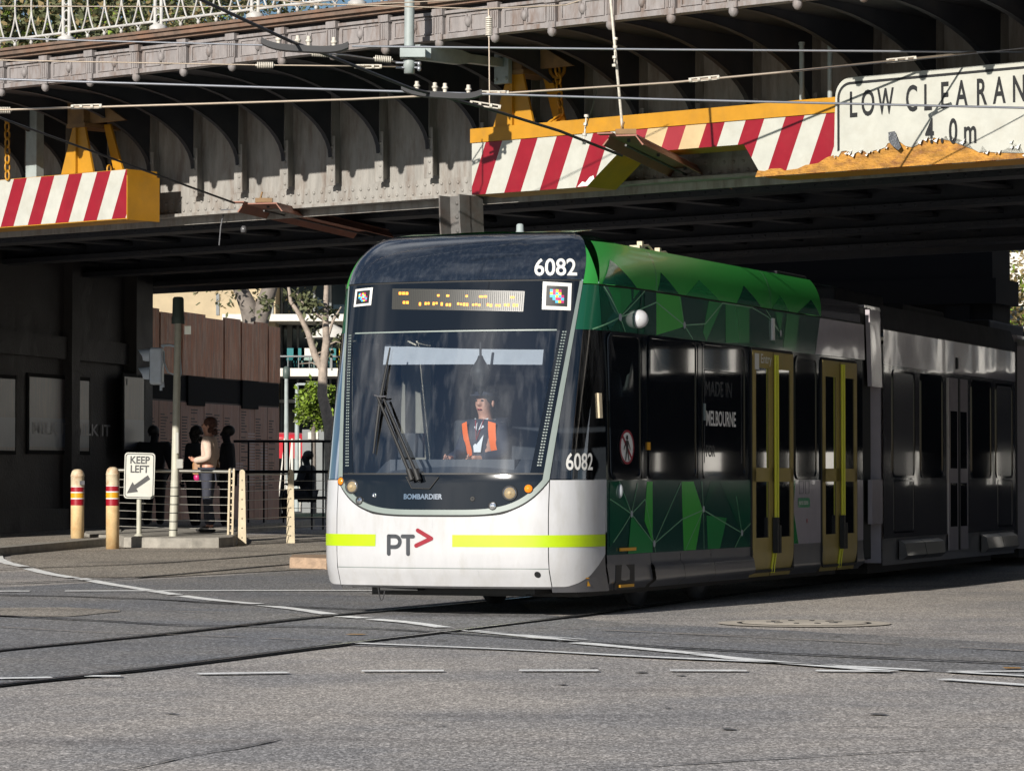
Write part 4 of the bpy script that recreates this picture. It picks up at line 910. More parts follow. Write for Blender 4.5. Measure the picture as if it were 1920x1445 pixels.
for x, w_ in ((0.36, 0.018), (0.43, 0.022), (0.575, 0.016), (0.675, 0.03), (0.71, 0.022), (0.90, 0.03)): seg(x, 0.22+0.05*rnd.random(), w_, 0.10)
x = 0.09
while x < 0.125: seg(x, 0.60, 0.020, 0.13); x += 0.027
x = 0.22
while x < 0.95:
    if rnd.random() < 0.85: seg(x, 0.62+0.06*rnd.random(), 0.016, 0.10+0.06*rnd.random())
    x += 0.0225 if rnd.random() < 0.85 else 0.04
q.build('lit_segments', M['led'], disp)
# coloured tag stickers
def sticker(corners):
    c_ = corners if not isinstance(corners[0][0], tuple) else [face_px(*p, u_, 2.8) for p, u_ in corners]
    def E(a, b, off):
        u = (c_[0][0]*(1-a)+c_[1][0]*a)*(1-b)+(c_[3][0]*(1-a)+c_[2][0]*a)*b; z = (c_[0][1]*(1-a)+c_[1][1]*a)*(1-b)+(c_[3][1]*(1-a)+c_[2][1]*a)*b; return S(u, z, off)
    q = MB(); q.grid(lambda i, j: E(i, j, 0.003), 4, 4, 0); q.grid(lambda i, j: E(0.13+0.74*i, 0.13+0.74*j, 0.0036), 4, 4, 1)
    rows = ['abcb ', 'cbac ', 'aacab', ' abba', '  acb']
    for j, row in enumerate(rows):
        for i, ch_ in enumerate(row):
            if ch_ != ' ':
                x, y = 0.26+i*0.098, 0.26+j*0.098; q.face([E(x, y, 0.0042), E(x+0.098, y, 0.0042), E(x+0.098, y+0.098, 0.0042), E(x, y+0.098, 0.0042)], 2+'abc'.index(ch_))
    q.build('square_sticker', [M['decal'], M['black'], M['cy'], M['mg'], M['yl']], hdr)
sa, sb2 = face_px(703, 522, -0.7, 2.85), face_px(696, 572, -0.7, 2.65)
sa = (sa[0], min(sa[1], 2.925))
sticker([(sa[0]-0.215, sa[1]-0.01), sa, sb2, (sb2[0]-0.215, sb2[1]-0.01)]); sticker([((1018, 528), 0.8), ((1072, 531), 1.0), ((1070, 582), 1.0), ((1016, 580), 0.8)])
# header dome and number
q = MB(); uh = lambda z: ua(z)+0.032
q.grid(lambda i, j: S((-1+2*i)*uh(2.965+0.455*j), 2.965+0.455*j, 0.003), 60, 16); dome = q.build('front_dome', M['thead'], tram)
q = MB(); q.grid(lambda i, j: S((-1+2*i)*(ua(2.95)+0.02), 2.948+0.017*j, -0.006), 60, 1); q.build('dome_gap', M['tseal'], tram)
uu, zz_ = face_px(1001, 516, 0.85, 3.0); q = MB(); add_text(q, '6082', 0.232, lambda x, y: S(uu+x-y*0.16, zz_+y*0.93, 0.006), 0.004, 0.84); q.build('fleet_number', M['decal'], dome)
# -- cab side: window, green panel, both sides
for sgn in (1, -1):
    zc0, zc1 = 1.205, 2.52
    q = MB(); q.grid(lambda i, j: S(sgn*((ub(zc0+(zc1-zc0)*j)+0.006)*(1-i)+us(0.82, zc0+(zc1-zc0)*j)*i), zc0+(zc1-zc0)*j, 0.0), 16, 12); q.build('cab_side_window', M['sglass'], tram)
    q = MB(); q.grid(lambda i, j: S(sgn*((ub(zc1+0.40*j)+0.004)*(1-i)+us(0.82, zc1+0.40*j)*i), zc1+0.40*j, 0.0), 16, 8, 0); q.build('cab_side_panel', M['tg0'], tram)
    q = MB(); q.grid(lambda i, j: S(sgn*((uh(2.93+0.49*j)+0.0)*(1-i)+us(0.82+inset(2.93+0.49*j)*0.2, 2.93+0.49*j)*i), 2.93+0.49*j, 0.0), 16, 14, 0)
    q.build('cab_roof_corner', M['tgf'], tram)
q = MB(); z0 = side_px(1060, 880)[1]; uu, zz_ = face_px(1060, 880, 1.2, 1.3); add_text(q, '6082', 0.205, lambda x, y: S(uu+x-y*0.1, zz_+y, 0.005), 0.003, 0.80); q.build('fleet_number', M['decal'], tram)
# -- long side of the first car (right side detailed; left side plain)
def sidebox(z0, z1, s0, s1, m, name, off=0.0, sg_=1):
    q = MB(); n = max(2, int((s1-s0)/0.6)); q.grid(lambda i, j: S(sg_*us(s0+(s1-s0)*i, z0+(z1-z0)*j), z0+(z1-z0)*j, off), n, max(2, int((z1-z0)/0.12))); return q.build(name, m, tram)
for nm, z0, z1, m_ in (('lower_panel', 0.535, 1.197, M['tg1']), ('window_band', 1.197, 2.52, M['tblack']), ('upper_panel', 2.52, 2.915, M['tg0'])):
    sidebox(z0, z1, 0.82, SE, m_, nm, 0, -1)
D1s, D2s = (4.93, 6.30), (7.37, 8.68)
lowp = sidebox(0.535, 1.197, 0.825, D1s[0], M['tg1'], 'lower_panel'); sidebox(0.535, 1.197, D1s[1], D2s[0], M['tsilver'], 'lower_panel'); sidebox(0.535, 1.197, D2s[1], SE, M['tsilver'], 'lower_panel')
wband = sidebox(1.197, 2.52, 0.825, SE, M['tblack'], 'window_band', -0.004)
upp = sidebox(2.52, 2.915, 0.825, SE, M['tg0'], 'upper_panel')
q = MB(); q.grid(lambda i, j: S(us(0.825+(SE-0.825)*i, 2.92), 2.915+0.016*j, -0.008), 20, 1); q.build('gutter', M['tseal'], tram)
# roof fairing (right and left) and roof top
s_end = 7.35
for sgn in (1, -1):
    q = MB(); q.grid(lambda i, j: S(sgn*us(0.82+(s_end-0.82)*i, 2.93), 2.93+0.40*j, 0.004), 30, 14); 
    q.grid(lambda i, j: S(sgn*us(s_end+0.0001, 2.93), 2.93+0.40*j, 0.004-0.25*i), 2, 10)
    fair = q.build('roof_fairing', M['tgf'], tram)
    if sgn == 1:
        fp_ = fair
        q = MB(); q.grid(lambda i, j: S(us(2.05+0.02*i, 2.93), 2.93+0.40*j, 0.006), 1, 12); q.grid(lambda i, j: S(us(5.55+0.02*i, 2.93), 2.93+0.40*j, 0.006), 1, 12); q.build('fairing_joint', M['tline'], fair)
        q = MB(); q.grid(lambda i, j: S(us(1.6+0.03*i, 2.6), 2.52+0.39*j, 0.003), 1, 4, 0); q.build('panel_joint', M['tg1'], upp)
    q = MB(); q.grid(lambda i, j: S(sgn*us(s_end+(SE-s_end)*i, 2.93), 2.93+0.22*j, -0.03), 6, 8); q.build('rear_roof_edge', M['tdark'], tram)
q = MB()
ring = [S(-uh(3.41)+2*uh(3.41)*i/40, 3.418) for i in range(41)]
q.grid(lambda i, j: (ring[int(round(i*40))]*(1-j)+T(1.6, (-0.9+1.8*i), 3.47)*j), 40, 4)
q.grid(lambda i, j: T(1.1+(SE-1.1)*j, -1.05+2.1*i, (3.33 if j > 0.02 else 3.38)+0.06*math.sin(math.pi*i)), 10, 6)
q.build('roof', M['tg2'], tram)
q = MB(); A = T(1.9, 0.05, 3.45); q.lathe(A, [(0.11, -0.06), (0.10, 0.02), (0.05, 0.035), (0.035, 0.05), (0.032, 0.11), (0.02, 0.12), (0, 0.122)], 16); q.build('roof_aerial', M['polegreen'], tram)
for sx, zx in ((2.7, 3.33), (3.2, 3.30)):
    q = MB(); q.box(T(sx, 0.92, zx+0.04), (0.10, 0.16, 0.05), rot('Z', -21.7)); q.box(T(sx, 0.95, zx+0.07), (0.05, 0.05, 0.07), rot('Z', -21.7)); q.tube([T(sx+0.05, 0.92, zx+0.06), T(sx+0.35, 0.9, zx+0.09), T(sx+0.6, 0.9, zx+0.02)], 0.012, 6); q.build('roof_fitting', M['creampost'], tram)
for a, b, hh in ((3.9, 4.3, 0.03), (7.5, 8.6, 0.10)):
    q = MB(); q.fbox(lambda s, w_, z: T(s, w_, z), a, b, 0.25, 0.80, 3.34, 3.34+hh); q.build('roof_box', M['soffit'], tram, bevel=0.02)
# green facets
def facet(mb, pts, m, off, fn=None, zlo=0, zhi=9):
    P_ = []
    for x, y in pts: s, z = zq(x, y); P_.append((s, max(zlo, min(zhi, z))))
    mb.face([SS(s, z, off) for s, z in P_], m)
def fline(mb, a, b, wd, m, off, zlo, zhi):
    (s0, z0), (s1, z1) = zq(*a), zq(*b); z0, z1 = max(zlo, min(zhi, z0)), max(zlo, min(zhi, z1)); d_ = Vector((s1-s0, z1-z0)).normalized(); n = Vector((-d_.y, d_.x))*wd/2; k = 6
    for i in range(k):
        p, r_ = (s0+(s1-s0)*i/k, z0+(z1-z0)*i/k), (s0+(s1-s0)*(i+1)/k, z0+(z1-z0)*(i+1)/k)
        mb.face([SS(p[0]+n.x, p[1]+n.y, off), SS(p[0]-n.x, p[1]-n.y, off), SS(r_[0]-n.x, r_[1]-n.y, off), SS(r_[0]+n.x, r_[1]+n.y, off)], m)
def fnode(mb, c_, r_, m, off):
    s, z = zq(*c_); mb.face([SS(s+r_*math.cos(k*math.pi/6), z+r_*math.sin(k*math.pi/6), off) for k in range(12)], m)
q = MB(); U = (2.525, 2.912)
for pts, m_ in [([(300, 230), (335, 215), (395, 225), (330, 345)], 2), ([(262, 215), (300, 230), (330, 345), (300, 400)], 1), ([(455, 240), (545, 255), (560, 380), (455, 430)], 3), ([(412, 230), (455, 240), (455, 430), (412, 420)], 1), ([(545, 255), (628, 275), (636, 370), (560, 380)], 1),
                ([(650, 275), (700, 290), (700, 296), (640, 450), (628, 400)], 2), ([(712, 290), (800, 305), (800, 440), (712, 440)], 2), ([(800, 305), (862, 318), (880, 460), (800, 440)], 1), ([(895, 325), (925, 330), (915, 405)], 2), ([(940, 332), (985, 340), (970, 470), (925, 460)], 2), ([(985, 340), (1062, 352), (1045, 470), (985, 475)], 1)]:
    facet(q, pts, m_, 0.002, None, *U)
facet(q, [(1062, 345), (1225, 372), (1228, 510), (1045, 500)], 5, 0.0022, None, *U)
for a, b in [((330, 345), (290, 225)), ((330, 345), (455, 290)), ((330, 345), (262, 390)), ((330, 345), (412, 225)), ((558, 375), (455, 290)), ((558, 375), (636, 370)), ((558, 375), (590, 440)), ((558, 375), (540, 255)), ((700, 285), (636, 370)), ((700, 285), (810, 300)), ((810, 300), (870, 345)), ((870, 345), (915, 405)), ((915, 405), (862, 318)), ((330, 345), (345, 400))]:
    fline(q, a, b, 0.012, 4, 0.004, *U)
q.build('facet_pattern', [M['tg0'], M['tg1'], M['tg2'], M['tg3'], M['tline'], M['tsilver'], M['tnode']], upp)
q = MB()
for c_ in ((330, 345), (558, 375), (915, 405)): fnode(q, c_, 0.035, 0, 0.006)
q.build('facet_nodes', M['tnode'], upp)
q = MB(); U = (2.932, 3.14)                                # dark facets carry on up the fairing
for s0, s1, sa_, z1, m_ in ((0.86, 1.55, 1.0, 3.16, 0), (2.10, 2.70, 2.2, 3.11, 0), (2.9, 3.9, 3.3, 3.10, 2), (4.45, 5.25, 4.7, 3.12, 0), (5.6, 6.2, 5.9, 3.08, 2), (6.5, 7.33, 7.0, 3.09, 0)):
    q.grid(lambda i, j: S(us((s0+(sa_-s0)*j*0.98)*(1-i)+(s1+(sa_-s1)*j*0.98)*i, 2.93), 2.932+(z1-2.932)*j, 0.0065), 8, 8, m_)
q.build('facet_pattern', [M['tg0'], M['tg1'], M['tg2'], M['tg3']], fp_)
q = MB(); U = (0.538, 1.194)
for pts, m_ in [([(420, 955), (440, 955), (440, 1180), (410, 1100)], 3), ([(548, 955), (592, 955), (625, 1060), (600, 1215), (555, 1215)], 3), ([(640, 1080), (715, 1090), (690, 1205), (645, 1205)], 2), ([(350, 1235), (362, 1080), (440, 1180), (440, 1225)], 2), ([(740, 1200), (770, 1145), (800, 1195)], 0), ([(655, 955), (690, 955), (630, 1050)], 0), ([(690, 955), (812, 955), (812, 1090), (770, 1145)], 0), ([(290, 955), (320, 955), (360, 1070), (290, 1200)], 0)]:
    facet(q, pts, m_, 0.002, None, *U)
for a, b in [((362, 1075), (290, 1020)), ((362, 1075), (320, 955)), ((362, 1075), (412, 1020)), ((362, 1075), (445, 1185)), ((362, 1075), (300, 1180)), ((362, 1075), (385, 960)), ((445, 1185), (548, 1095)), ((548, 1095), (628, 1060)), ((628, 1060), (770, 1145)), ((628, 1060), (622, 955)), ((628, 1060), (630, 1205)), ((770, 1145), (812, 1100)), ((770, 1145), (750, 1010)), ((445, 1185), (545, 960)), ((445, 1185), (412, 1020)), ((445, 1185), (450, 1225)), ((770, 1145), (745, 1200)), ((628, 1060), (560, 1210))]:
    fline(q, a, b, 0.011, 4, 0.004, *U)
q.build('facet_pattern', [M['tg0'], M['tg1'], M['tg2'], M['tg3'], M['tline']], lowp)
q = MB()
for c_ in ((362, 1075), (628, 1057), (445, 1185), (770, 1145)): fnode(q, c_, 0.032, 0, 0.006)
q.build('facet_nodes', M['tnode'], lowp)
# windows
def window(s0, s1, z0, z1, glassm, r_=0.07, frame=0.028):
    q = MB(); P_ = rrect(s0, s1, z0, z1, r_); q.face([SS(s, z, 0.002) for s, z in P_]); wn = q.build('side_window', glassm, tram)
    q = MB(); sring(q, s0, s1, z0, z1, r_, frame, 0.010); q.build('window_frame', M['tblack'], wn); return wn
w0 = window(0.93, 1.62, 1.23, 2.48, M['twin']); window(1.87, 3.19, 1.235, 2.49, M['twin']); w3 = window(3.41, 4.70, 1.235, 2.49, M['twin']); window(6.44, 7.16, 1.235, 2.46, M['twin'])
q = MB()
for s in (1.68, 3.26): q.fbox(lambda a, b, c_: SS(a, b, c_), s, s+0.12, 1.21, 2.5, -0.002, 0.006)
q.build('window_pillar', M['tblack'], tram)
q = MB(); s0, z0 = zq(660, 825); add_text(q, 'MADE IN', 0.21, lambda x, y: SS(3.47+x, 2.00+y, 0.005), -0.0, 1.0); add_text(q, 'MELBOURNE', 0.20, lambda x, y: SS(3.50+x, 1.72+y, 0.005), 0.004, 0.80, m=1); add_text(q, 'FOR', 0.16, lambda x, y: SS(3.50+x, 1.42+y, 0.005), 0.0, 0.9)
for a, b in (((3.45, 2.24), (4.6, 2.24)), ((3.45, 1.36), (3.45, 2.24)), ((4.6, 1.36), (4.6, 2.24))):
    q.fbox(lambda s, z, c_: SS(s, z, c_), min(a[0], b[0]), max(a[0], b[0])+0.012, min(a[1], b[1]), max(a[1], b[1])+0.01, 0.004, 0.0045)
q.build('window_slogan', [M['decaldim'], M['decal']], w3)
s0, z0 = side_px(1175, 838); q = MB()
q.face([SS(s0+0.175*math.cos(k*math.pi/16), z0+0.155*math.sin(k*math.pi/16), 0.005) for k in range(32)], 0)
for k in range(32):
    a, b = k*math.pi/16, (k+1)*math.pi/16; q.face([SS(s0+0.175*r_*math.cos(c_), z0+0.155*r_*math.sin(c_), 0.007) for r_, c_ in ((1, a), (1, b), (0.86, b), (0.86, a))], 1)
q.face([SS(s0+x, z0+y, 0.0075) for x, y in ((-0.12, 0.09), (-0.10, 0.11), (0.12, -0.09), (0.10, -0.11))], 1)
q.face([SS(s0+0.028*math.cos(k*math.pi/6), z0+0.085+0.022*math.sin(k*math.pi/6), 0.007) for k in range(12)], 2)
for pts in ([(-0.03, 0.06), (0.03, 0.06), (0.025, -0.03), (-0.025, -0.03)], [(-0.025, -0.03), (0.0, -0.03), (-0.03, -0.12), (-0.055, -0.12)], [(0.0, -0.03), (0.025, -0.03), (0.055, -0.12), (0.03, -0.12)], [(-0.03, 0.06), (-0.03, 0.03), (-0.075, -0.03), (-0.085, -0.015)], [(0.03, 0.06), (0.03, 0.03), (0.075, -0.03), (0.085, -0.015)]):
    q.face([SS(s0+x, z0+y, 0.007) for x, y in pts], 2)
q.build('no_walking_sign', [M['decal'], M['logored'], M['black']], w0)
s0, z0 = side_px(1195, 598); q = MB(); q.ell(SS(s0, z0, 0.02), (0.085, 0.085, 0.085), 0, 18); q.build('camera_dome', M['tw'], tram)
for x, y, wd, hh, m_ in ((1134, 760, 0.05, 0.22, M['creampost']), (1447, 617, 0.07, 0.22, M['decal']), (1213, 836, 0.06, 0.07, M['byel']), (1318, 772, 0.03, 0.16, M['tframe'])):
    s0, z0 = side_px(x, y); q = MB(); q.fbox(lambda s, z, c_: SS(s, z, c_), s0-wd/2, s0+wd/2, z0-hh/2, z0+hh/2, 0.001, 0.02); q.build('door_button' if hh < 0.1 else 'grab_plate', m_, tram)
s0, z0 = side_px(1163, 920); q = MB(); q.ell(SS(s0, z0, 0.0), (0.03, 0.03, 0.065), 0, 14); q.build('side_lamp', M['tnode'], tram)
# doors
def door(s0, s1, ztop_):
    sm = (s0+s1)/2; d_ = None
    for a, b in ((s0, sm-0.012), (sm+0.012, s1)):
        q = MB()
        for z0, z1, x0, x1 in ((0.50, 0.62, a, b), (1.18, 1.32, a, b), (ztop_-0.17, ztop_, a, b)): q.fbox(lambda s, z, c_: SS(s, z, c_), x0, x1, z0, z1, 0.0, 0.018)
        for x0, x1 in ((a, a+0.10), (b-0.14 if a == s0 else b-0.10, b)): q.fbox(lambda s, z, c_: SS(s, z, c_), x0, x1, 0.62, ztop_-0.17, 0.0, 0.018)
        q.grid(lambda i, j: SS(a+(b-a)*i, 0.50-0.27*j, 0.018-0.05*j*j), 2, 6)
        leaf = q.build('door', M['tdoor'], tram)
        for z0, z1 in ((0.62, 1.18), (1.32, ztop_-0.17)):
            q = MB(); q.fbox(lambda s, z, c_: SS(s, z, c_), a+0.09, b-0.09, z0, z1, 0.006, 0.010); q.build('door_glass', M['twin'], leaf)
        q = MB(); e = sm+(-0.04 if a == s0 else 0.04)
        q.tube([SS(e, 0.62, 0.05), SS(e, ztop_-0.03, 0.05)], 0.014, 8); q.tube([SS(e, 0.26, 0.00), SS(e, 0.48, 0.03), SS(e, 0.60, 0.045)], 0.014, 6); q.build('door_bar', M['tbar'], leaf)
        q = MB(); q.fbox(lambda s, z, c_: SS(s, z, c_), e-0.03, e+0.03, 0.46, 0.82 if a == s0 else 0.74, 0.03, 0.08); q.build('kick_guard', M['tseal'], leaf)
    q = MB(); q.fbox(lambda s, z, c_: SS(s, z, c_), sm-0.02, sm+0.02, 0.3, ztop_, -0.01, 0.012); sring(q, s0, s1, 0.3, ztop_, 0.05, 0.03, 0.012); q.build('door_seal', M['tseal'], tram)
door(*D1s, 2.49); door(*D2s, 2.47)
q = MB(); add_text(q, 'Entry', 0.13, lambda x, y: SS(D1s[0]+0.25+x, 2.37+y*1.0, 0.021), 0.002, 1.3); q.fbox(lambda s, z, c_: SS(s, z, c_), D1s[0]+0.06, D1s[0]+0.20, 2.30, 2.46, 0.019, 0.021); q.build('entry_label', M['decal'], tram)
s0, z0 = side_px(1505, 942); q = MB(); q.face([SS(s, z, 0.004) for s, z in rrect(s0-0.20, s0+0.22, z0-0.05, z0+0.05, 0.03)], 0); add_text(q, 'yarra trams', 0.075, lambda x, y: SS(s0-0.18+x, z0-0.018+y, 0.006), 0.001, 0.95, m=1)
sring(q, s0-0.15, s0+0.0, z0+0.10, z0+0.22, 0.01, 0.008, 0.003, 2); sring(q, s0+0.07, s0+0.2, z0+0.10, z0+0.22, 0.01, 0.008, 0.003, 2); q.fbox(lambda s, z, c_: SS(s, z, c_), s0+0.10, s0+0.14, z0-0.21, z0-0.17, 0.003, 0.004, 3); q.build('operator_plate', [M['decalgreen'], M['decal'], M['tskirt'], M['logored']], tram)
s0, s1 = D1s[1]+0.02, D1s[1]+0.16; q = MB(); q.face([SS(a, b, 0.003) for a, b in ((s0-0.02, 1.195), (s0+0.10, 1.195), (s0+0.02, 0.9), (s0+0.20, 0.54), (s0-0.02, 0.54))]); q.build('facet_pattern', M['tg2'], tram)
# skirt
for sgn in (1, -1):
    q = MB(); cuts = [0.82, 1.9, 2.6, 3.7, 4.9] if sgn == 1 else [0.82, 4.9]
    if sgn == -1: cuts = [0.82, SE]
    else: cuts = [0.82, 1.92, 2.75, 3.65, 4.92, 6.31, 7.36, 8.69, SE]
    for a, b in zip(cuts, cuts[1:]):
        if sgn == 1 and a in (4.92, 7.36): continue
        q = MB()
        def sk(i, j):
            z = 0.535-0.315*j; off = 0.0 if j < 0.3 else (0.03 if a in (1.92, 2.75, 3.65) else 0.0)*sst(0.25, 0.4, j)-0.09*sst(0.75, 1.0, j)
            return S(sgn*us(a+0.006+(b-a-0.012)*i, 0.5), z, off)
        q.grid(sk, 3, 14); q.build('skirt_panel', M['tskirt'], tram)
q = MB(); s0, z0 = side_px(1172, 1083)
q.fbox(lambda s, z, c_: SS(s, z, c_), s0-0.22, s0+0.24, z0-0.10, z0+0.12, -0.02, 0.002, 0); q.fbox(lambda s, z, c_: SS(s, z, c_), s0-0.16, s0+0.18, z0-0.08, z0-0.055, 0.002, 0.02, 1); q.build('skirt_step', [M['black'], M['byel']], tram)
q = MB(); s0, z0 = side_px(1176, 1029); q.fbox(lambda s, z, c_: SS(s, z, c_), s0-0.20, s0+0.20, z0-0.014, z0+0.014, 0.002, 0.012); q.build('step_edge', M['byel'], tram)
uu, zz_ = face_px(1102, 1094, 1.4, 0.4); q = MB(); q.face([S(uu-0.02, zz_-0.02, 0.004), S(uu+0.03, zz_-0.02, 0.004), S(uu+0.005, zz_+0.03, 0.004)]); q.face([S(uu-0.02, zz_+0.045, 0.004), S(uu+0.03, zz_+0.045, 0.004), S(uu+0.03, zz_+0.055, 0.004), S(uu-0.02, zz_+0.055, 0.004)]); q.build('warning_mark', M['byel'], tram)
# undercarriage
q = MB(); q.fbox(lambda s, w_, z: T(s, w_, z), 0.9, SE, -1.0, 1.0, 0.16, 0.34); q.fbox(lambda s, w_, z: T(s, w_, z), 0.35, 1.3, -0.75, 0.8, 0.20, 0.30); q.build('underframe', M['black'], tram)
for sx in (3.2, 5.0):
    for wx in (-0.72, 0.72):
        ax = Matrix((TA_, Vector((0, 0, 1)), TR)).transposed(); q = MB(); q.lathe(T(sx, wx-0.06, 0.31), [(0, 0), (0.29, 0), (0.31, 0.02), (0.31, 0.10), (0.2, 0.12), (0, 0.12)], 24, 0, ax); q.build('wheel', M['tskirt'], tram)
q = MB(); uu, zz_ = face_px(738, 1100, -0.3, 0.27); P = S(uu, 0.24, -0.15); q.box(P, (0.36, 0.16, 0.03), rot('Z', -21.7)); q.box(P+TA_*0.25+TR*0.55+Vector((0, 0, -0.05)), (1.1, 0.12, 0.03), rot('Z', -21.7)); q.build('coupler_bracket', M['black'], tram)
q = MB(); A, Bq = at(708, 1088, P.y), at(723, 1090, P.y); q.tube([A*(1-t_)+Bq*t_+Vector((0, 0, -0.17*math.sin(math.pi*t_)**0.7)) for t_ in [i/12 for i in range(13)]], 0.006, 6); q.build('coupler_chain', M['wiredark'], tram)
# wipers
def wp(pts, off, r_, name, m_, parent=tram):
    P_ = [S(*face_px(x, y, 0, 1.6), o_) for (x, y), o_ in zip(pts, off)]; q = MB(); q.tube(P_, r_, 8); return q.build(name, m_, parent)
wip = wp([(778, 899), (715, 745)], [0.05, 0.06], [0.016, 0.012], 'wiper', M['tseal']); wp([(790, 899), (726, 748)], [0.05, 0.06], [0.016, 0.010], 'wiper_arm', M['tseal'], wip)
wp([(778, 900), (772, 880)], [0.055, 0.06], 0.026, 'wiper_arm', M['tseal'], wip); wp([(790, 900), (784, 880)], [0.055, 0.06], 0.026, 'wiper_arm', M['tseal'], wip)
wp([(703, 850), (716, 755), (734, 652)], [0.025, 0.035, 0.025], [0.008, 0.017, 0.007], 'wiper_blade', M['tseal'], wip); wp([(708, 741), (718, 744), (729, 743)], [0.05, 0.055, 0.05], 0.008, 'wiper_clip', M['tskirt'], wip)
# cab interior
CB = lambda s, w_, z: T(s, w_, z)
q = MB(); q.fbox(CB, 2.5, 2.54, -1.25, 1.25, 0.4, 3.0); q.build('cab_rear_wall', M['cabin'], tram)
q = MB(); q.fbox(CB, 1.3, 2.5, -1.15, 1.15, 2.85, 2.88); q.build('cab_ceiling', M['cabin'], tram); q = MB(); q.fbox(CB, 0.5, 2.5, -1.22, 1.22, 0.38, 0.42); q.build('cab_floor', M['cabin'], tram)
q = MB(); q.grid(lambda i, j: S(-0.9+1.8*i, 1.24, -0.04-0.55*j)+Vector((0, 0, 0.14*sst(0.5, 1.0, j))), 20, 8); q.fbox(CB, 0.50, 0.72, -0.65, 0.55, 1.24, 1.38)
q.build('dashboard', M['cabgrey'], tram)
q = MB(); q.fbox(CB, 0.85, 0.9, -0.72, -0.48, 1.40, 1.62); q.build('console_screen', M['cabin'], tram)
q = MB(); q.grid(lambda i, j: S(-0.86+1.70*i, 2.235-0.10*i*0.2+(0.135+0.05*(1-i)**3)*j, -0.30-0.02*math.sin(i*9)), 24, 3); q.build('roller_blind', M['blind'], tram)
q = MB(); q.fbox(CB, 0.75, 1.35, -1.17, -1.13, 1.2, 2.45); q.fbox(CB, 1.9, 1.98, -1.15, -0.85, 1.3, 2.5); q.build('cab_pillar', M['cabcream'], tram)
q = MB(); q.fbox(CB, 1.42, 1.55, -0.42, 0.12, 0.95, 1.75); q.fbox(CB, 1.0, 1.45, -0.42, 0.12, 0.85, 0.98); q.fbox(CB, 1.2, 1.35, -0.2, -0.08, 0.42, 0.85); q.build('driver_seat', M['cabin'], tram, bevel=0.03)
q = MB(); uu, zz_ = face_px(893, 700, 0.3, 2.1); P = S(uu, zz_, -0.12)
q.tube([P+Vector((0, 0, 0.28)), P+Vector((0, 0, 0.14))], 0.012, 6); q.lathe(P+Vector((0, 0, -0.20)), [(0.0, 0.0), (0.02, 0.03), (0.09, 0.20), (0.085, 0.24), (0.03, 0.33), (0.02, 0.36), (0, 0.36)], 10); q.build('cab_mirror_bag', M['tseal'], tram)
# ---- second and third cars
TH2 = R(19.9); A2 = Vector((math.sin(TH2), math.cos(TH2), 0)); R2 = Vector((math.cos(TH2), -math.sin(TH2), 0)); O2 = Vector((4.247, 39.0, 0))-R2*1.325
def C2(s, w_, z): return O2+A2*s+R2*w_+Vector((0, 0, z))
def S2(s, z, off=0.0):
    i = inset(z)*0.8; return C2(s, 1.325-i+off, z)
def s2px(x): return (6400*9.88/(3277-x)-39.0)/0.9403
def z2px(x, y): return 1.2+(899-y)*9.88/(3277-x)
q = MB()
def bel(s): return T(SE+s, 0, 0)
for k in range(6):
    a = k/6; P = T(SE, 0, 0)*(1-a)+C2(0, 0, 0)*a; b = (k+1)/6; P2_ = T(SE, 0, 0)*(1-b)+C2(0, 0, 0)*b
    q.raw([P+TR*x+Vector((0, 0, z)) for x, z in ((-1.12, 0.35), (1.12, 0.35), (1.12, 3.1), (-1.12, 3.1))]+[(P+P2_)/2+TR*x+Vector((0, 0, z)) for x, z in ((-1.2, 0.3), (1.2, 0.3), (1.2, 3.15), (-1.2, 3.15))]+[P2_+TR*x+Vector((0, 0, z)) for x, z in ((-1.12, 0.35), (1.12, 0.35), (1.12, 3.1), (-1.12, 3.1))], [(0, 1, 5, 4), (1, 2, 6, 5), (2, 3, 7, 6), (3, 0, 4, 7), (4, 5, 9, 8), (5, 6, 10, 9), (6, 7, 11, 10), (7, 4, 8, 11)])
q.build('bellows', M['tseal'], tram)
def side2(nm, s0, s1, z0, z1, m_, off=0.0, parent=tram):
    q = MB(); q.grid(lambda i, j: S2(s0+(s1-s0)*i, z0+(z1-z0)*j, off), max(2, int((s1-s0)/0.6)), max(2, int((z1-z0)/0.15))); return q.build(nm, m_, parent)
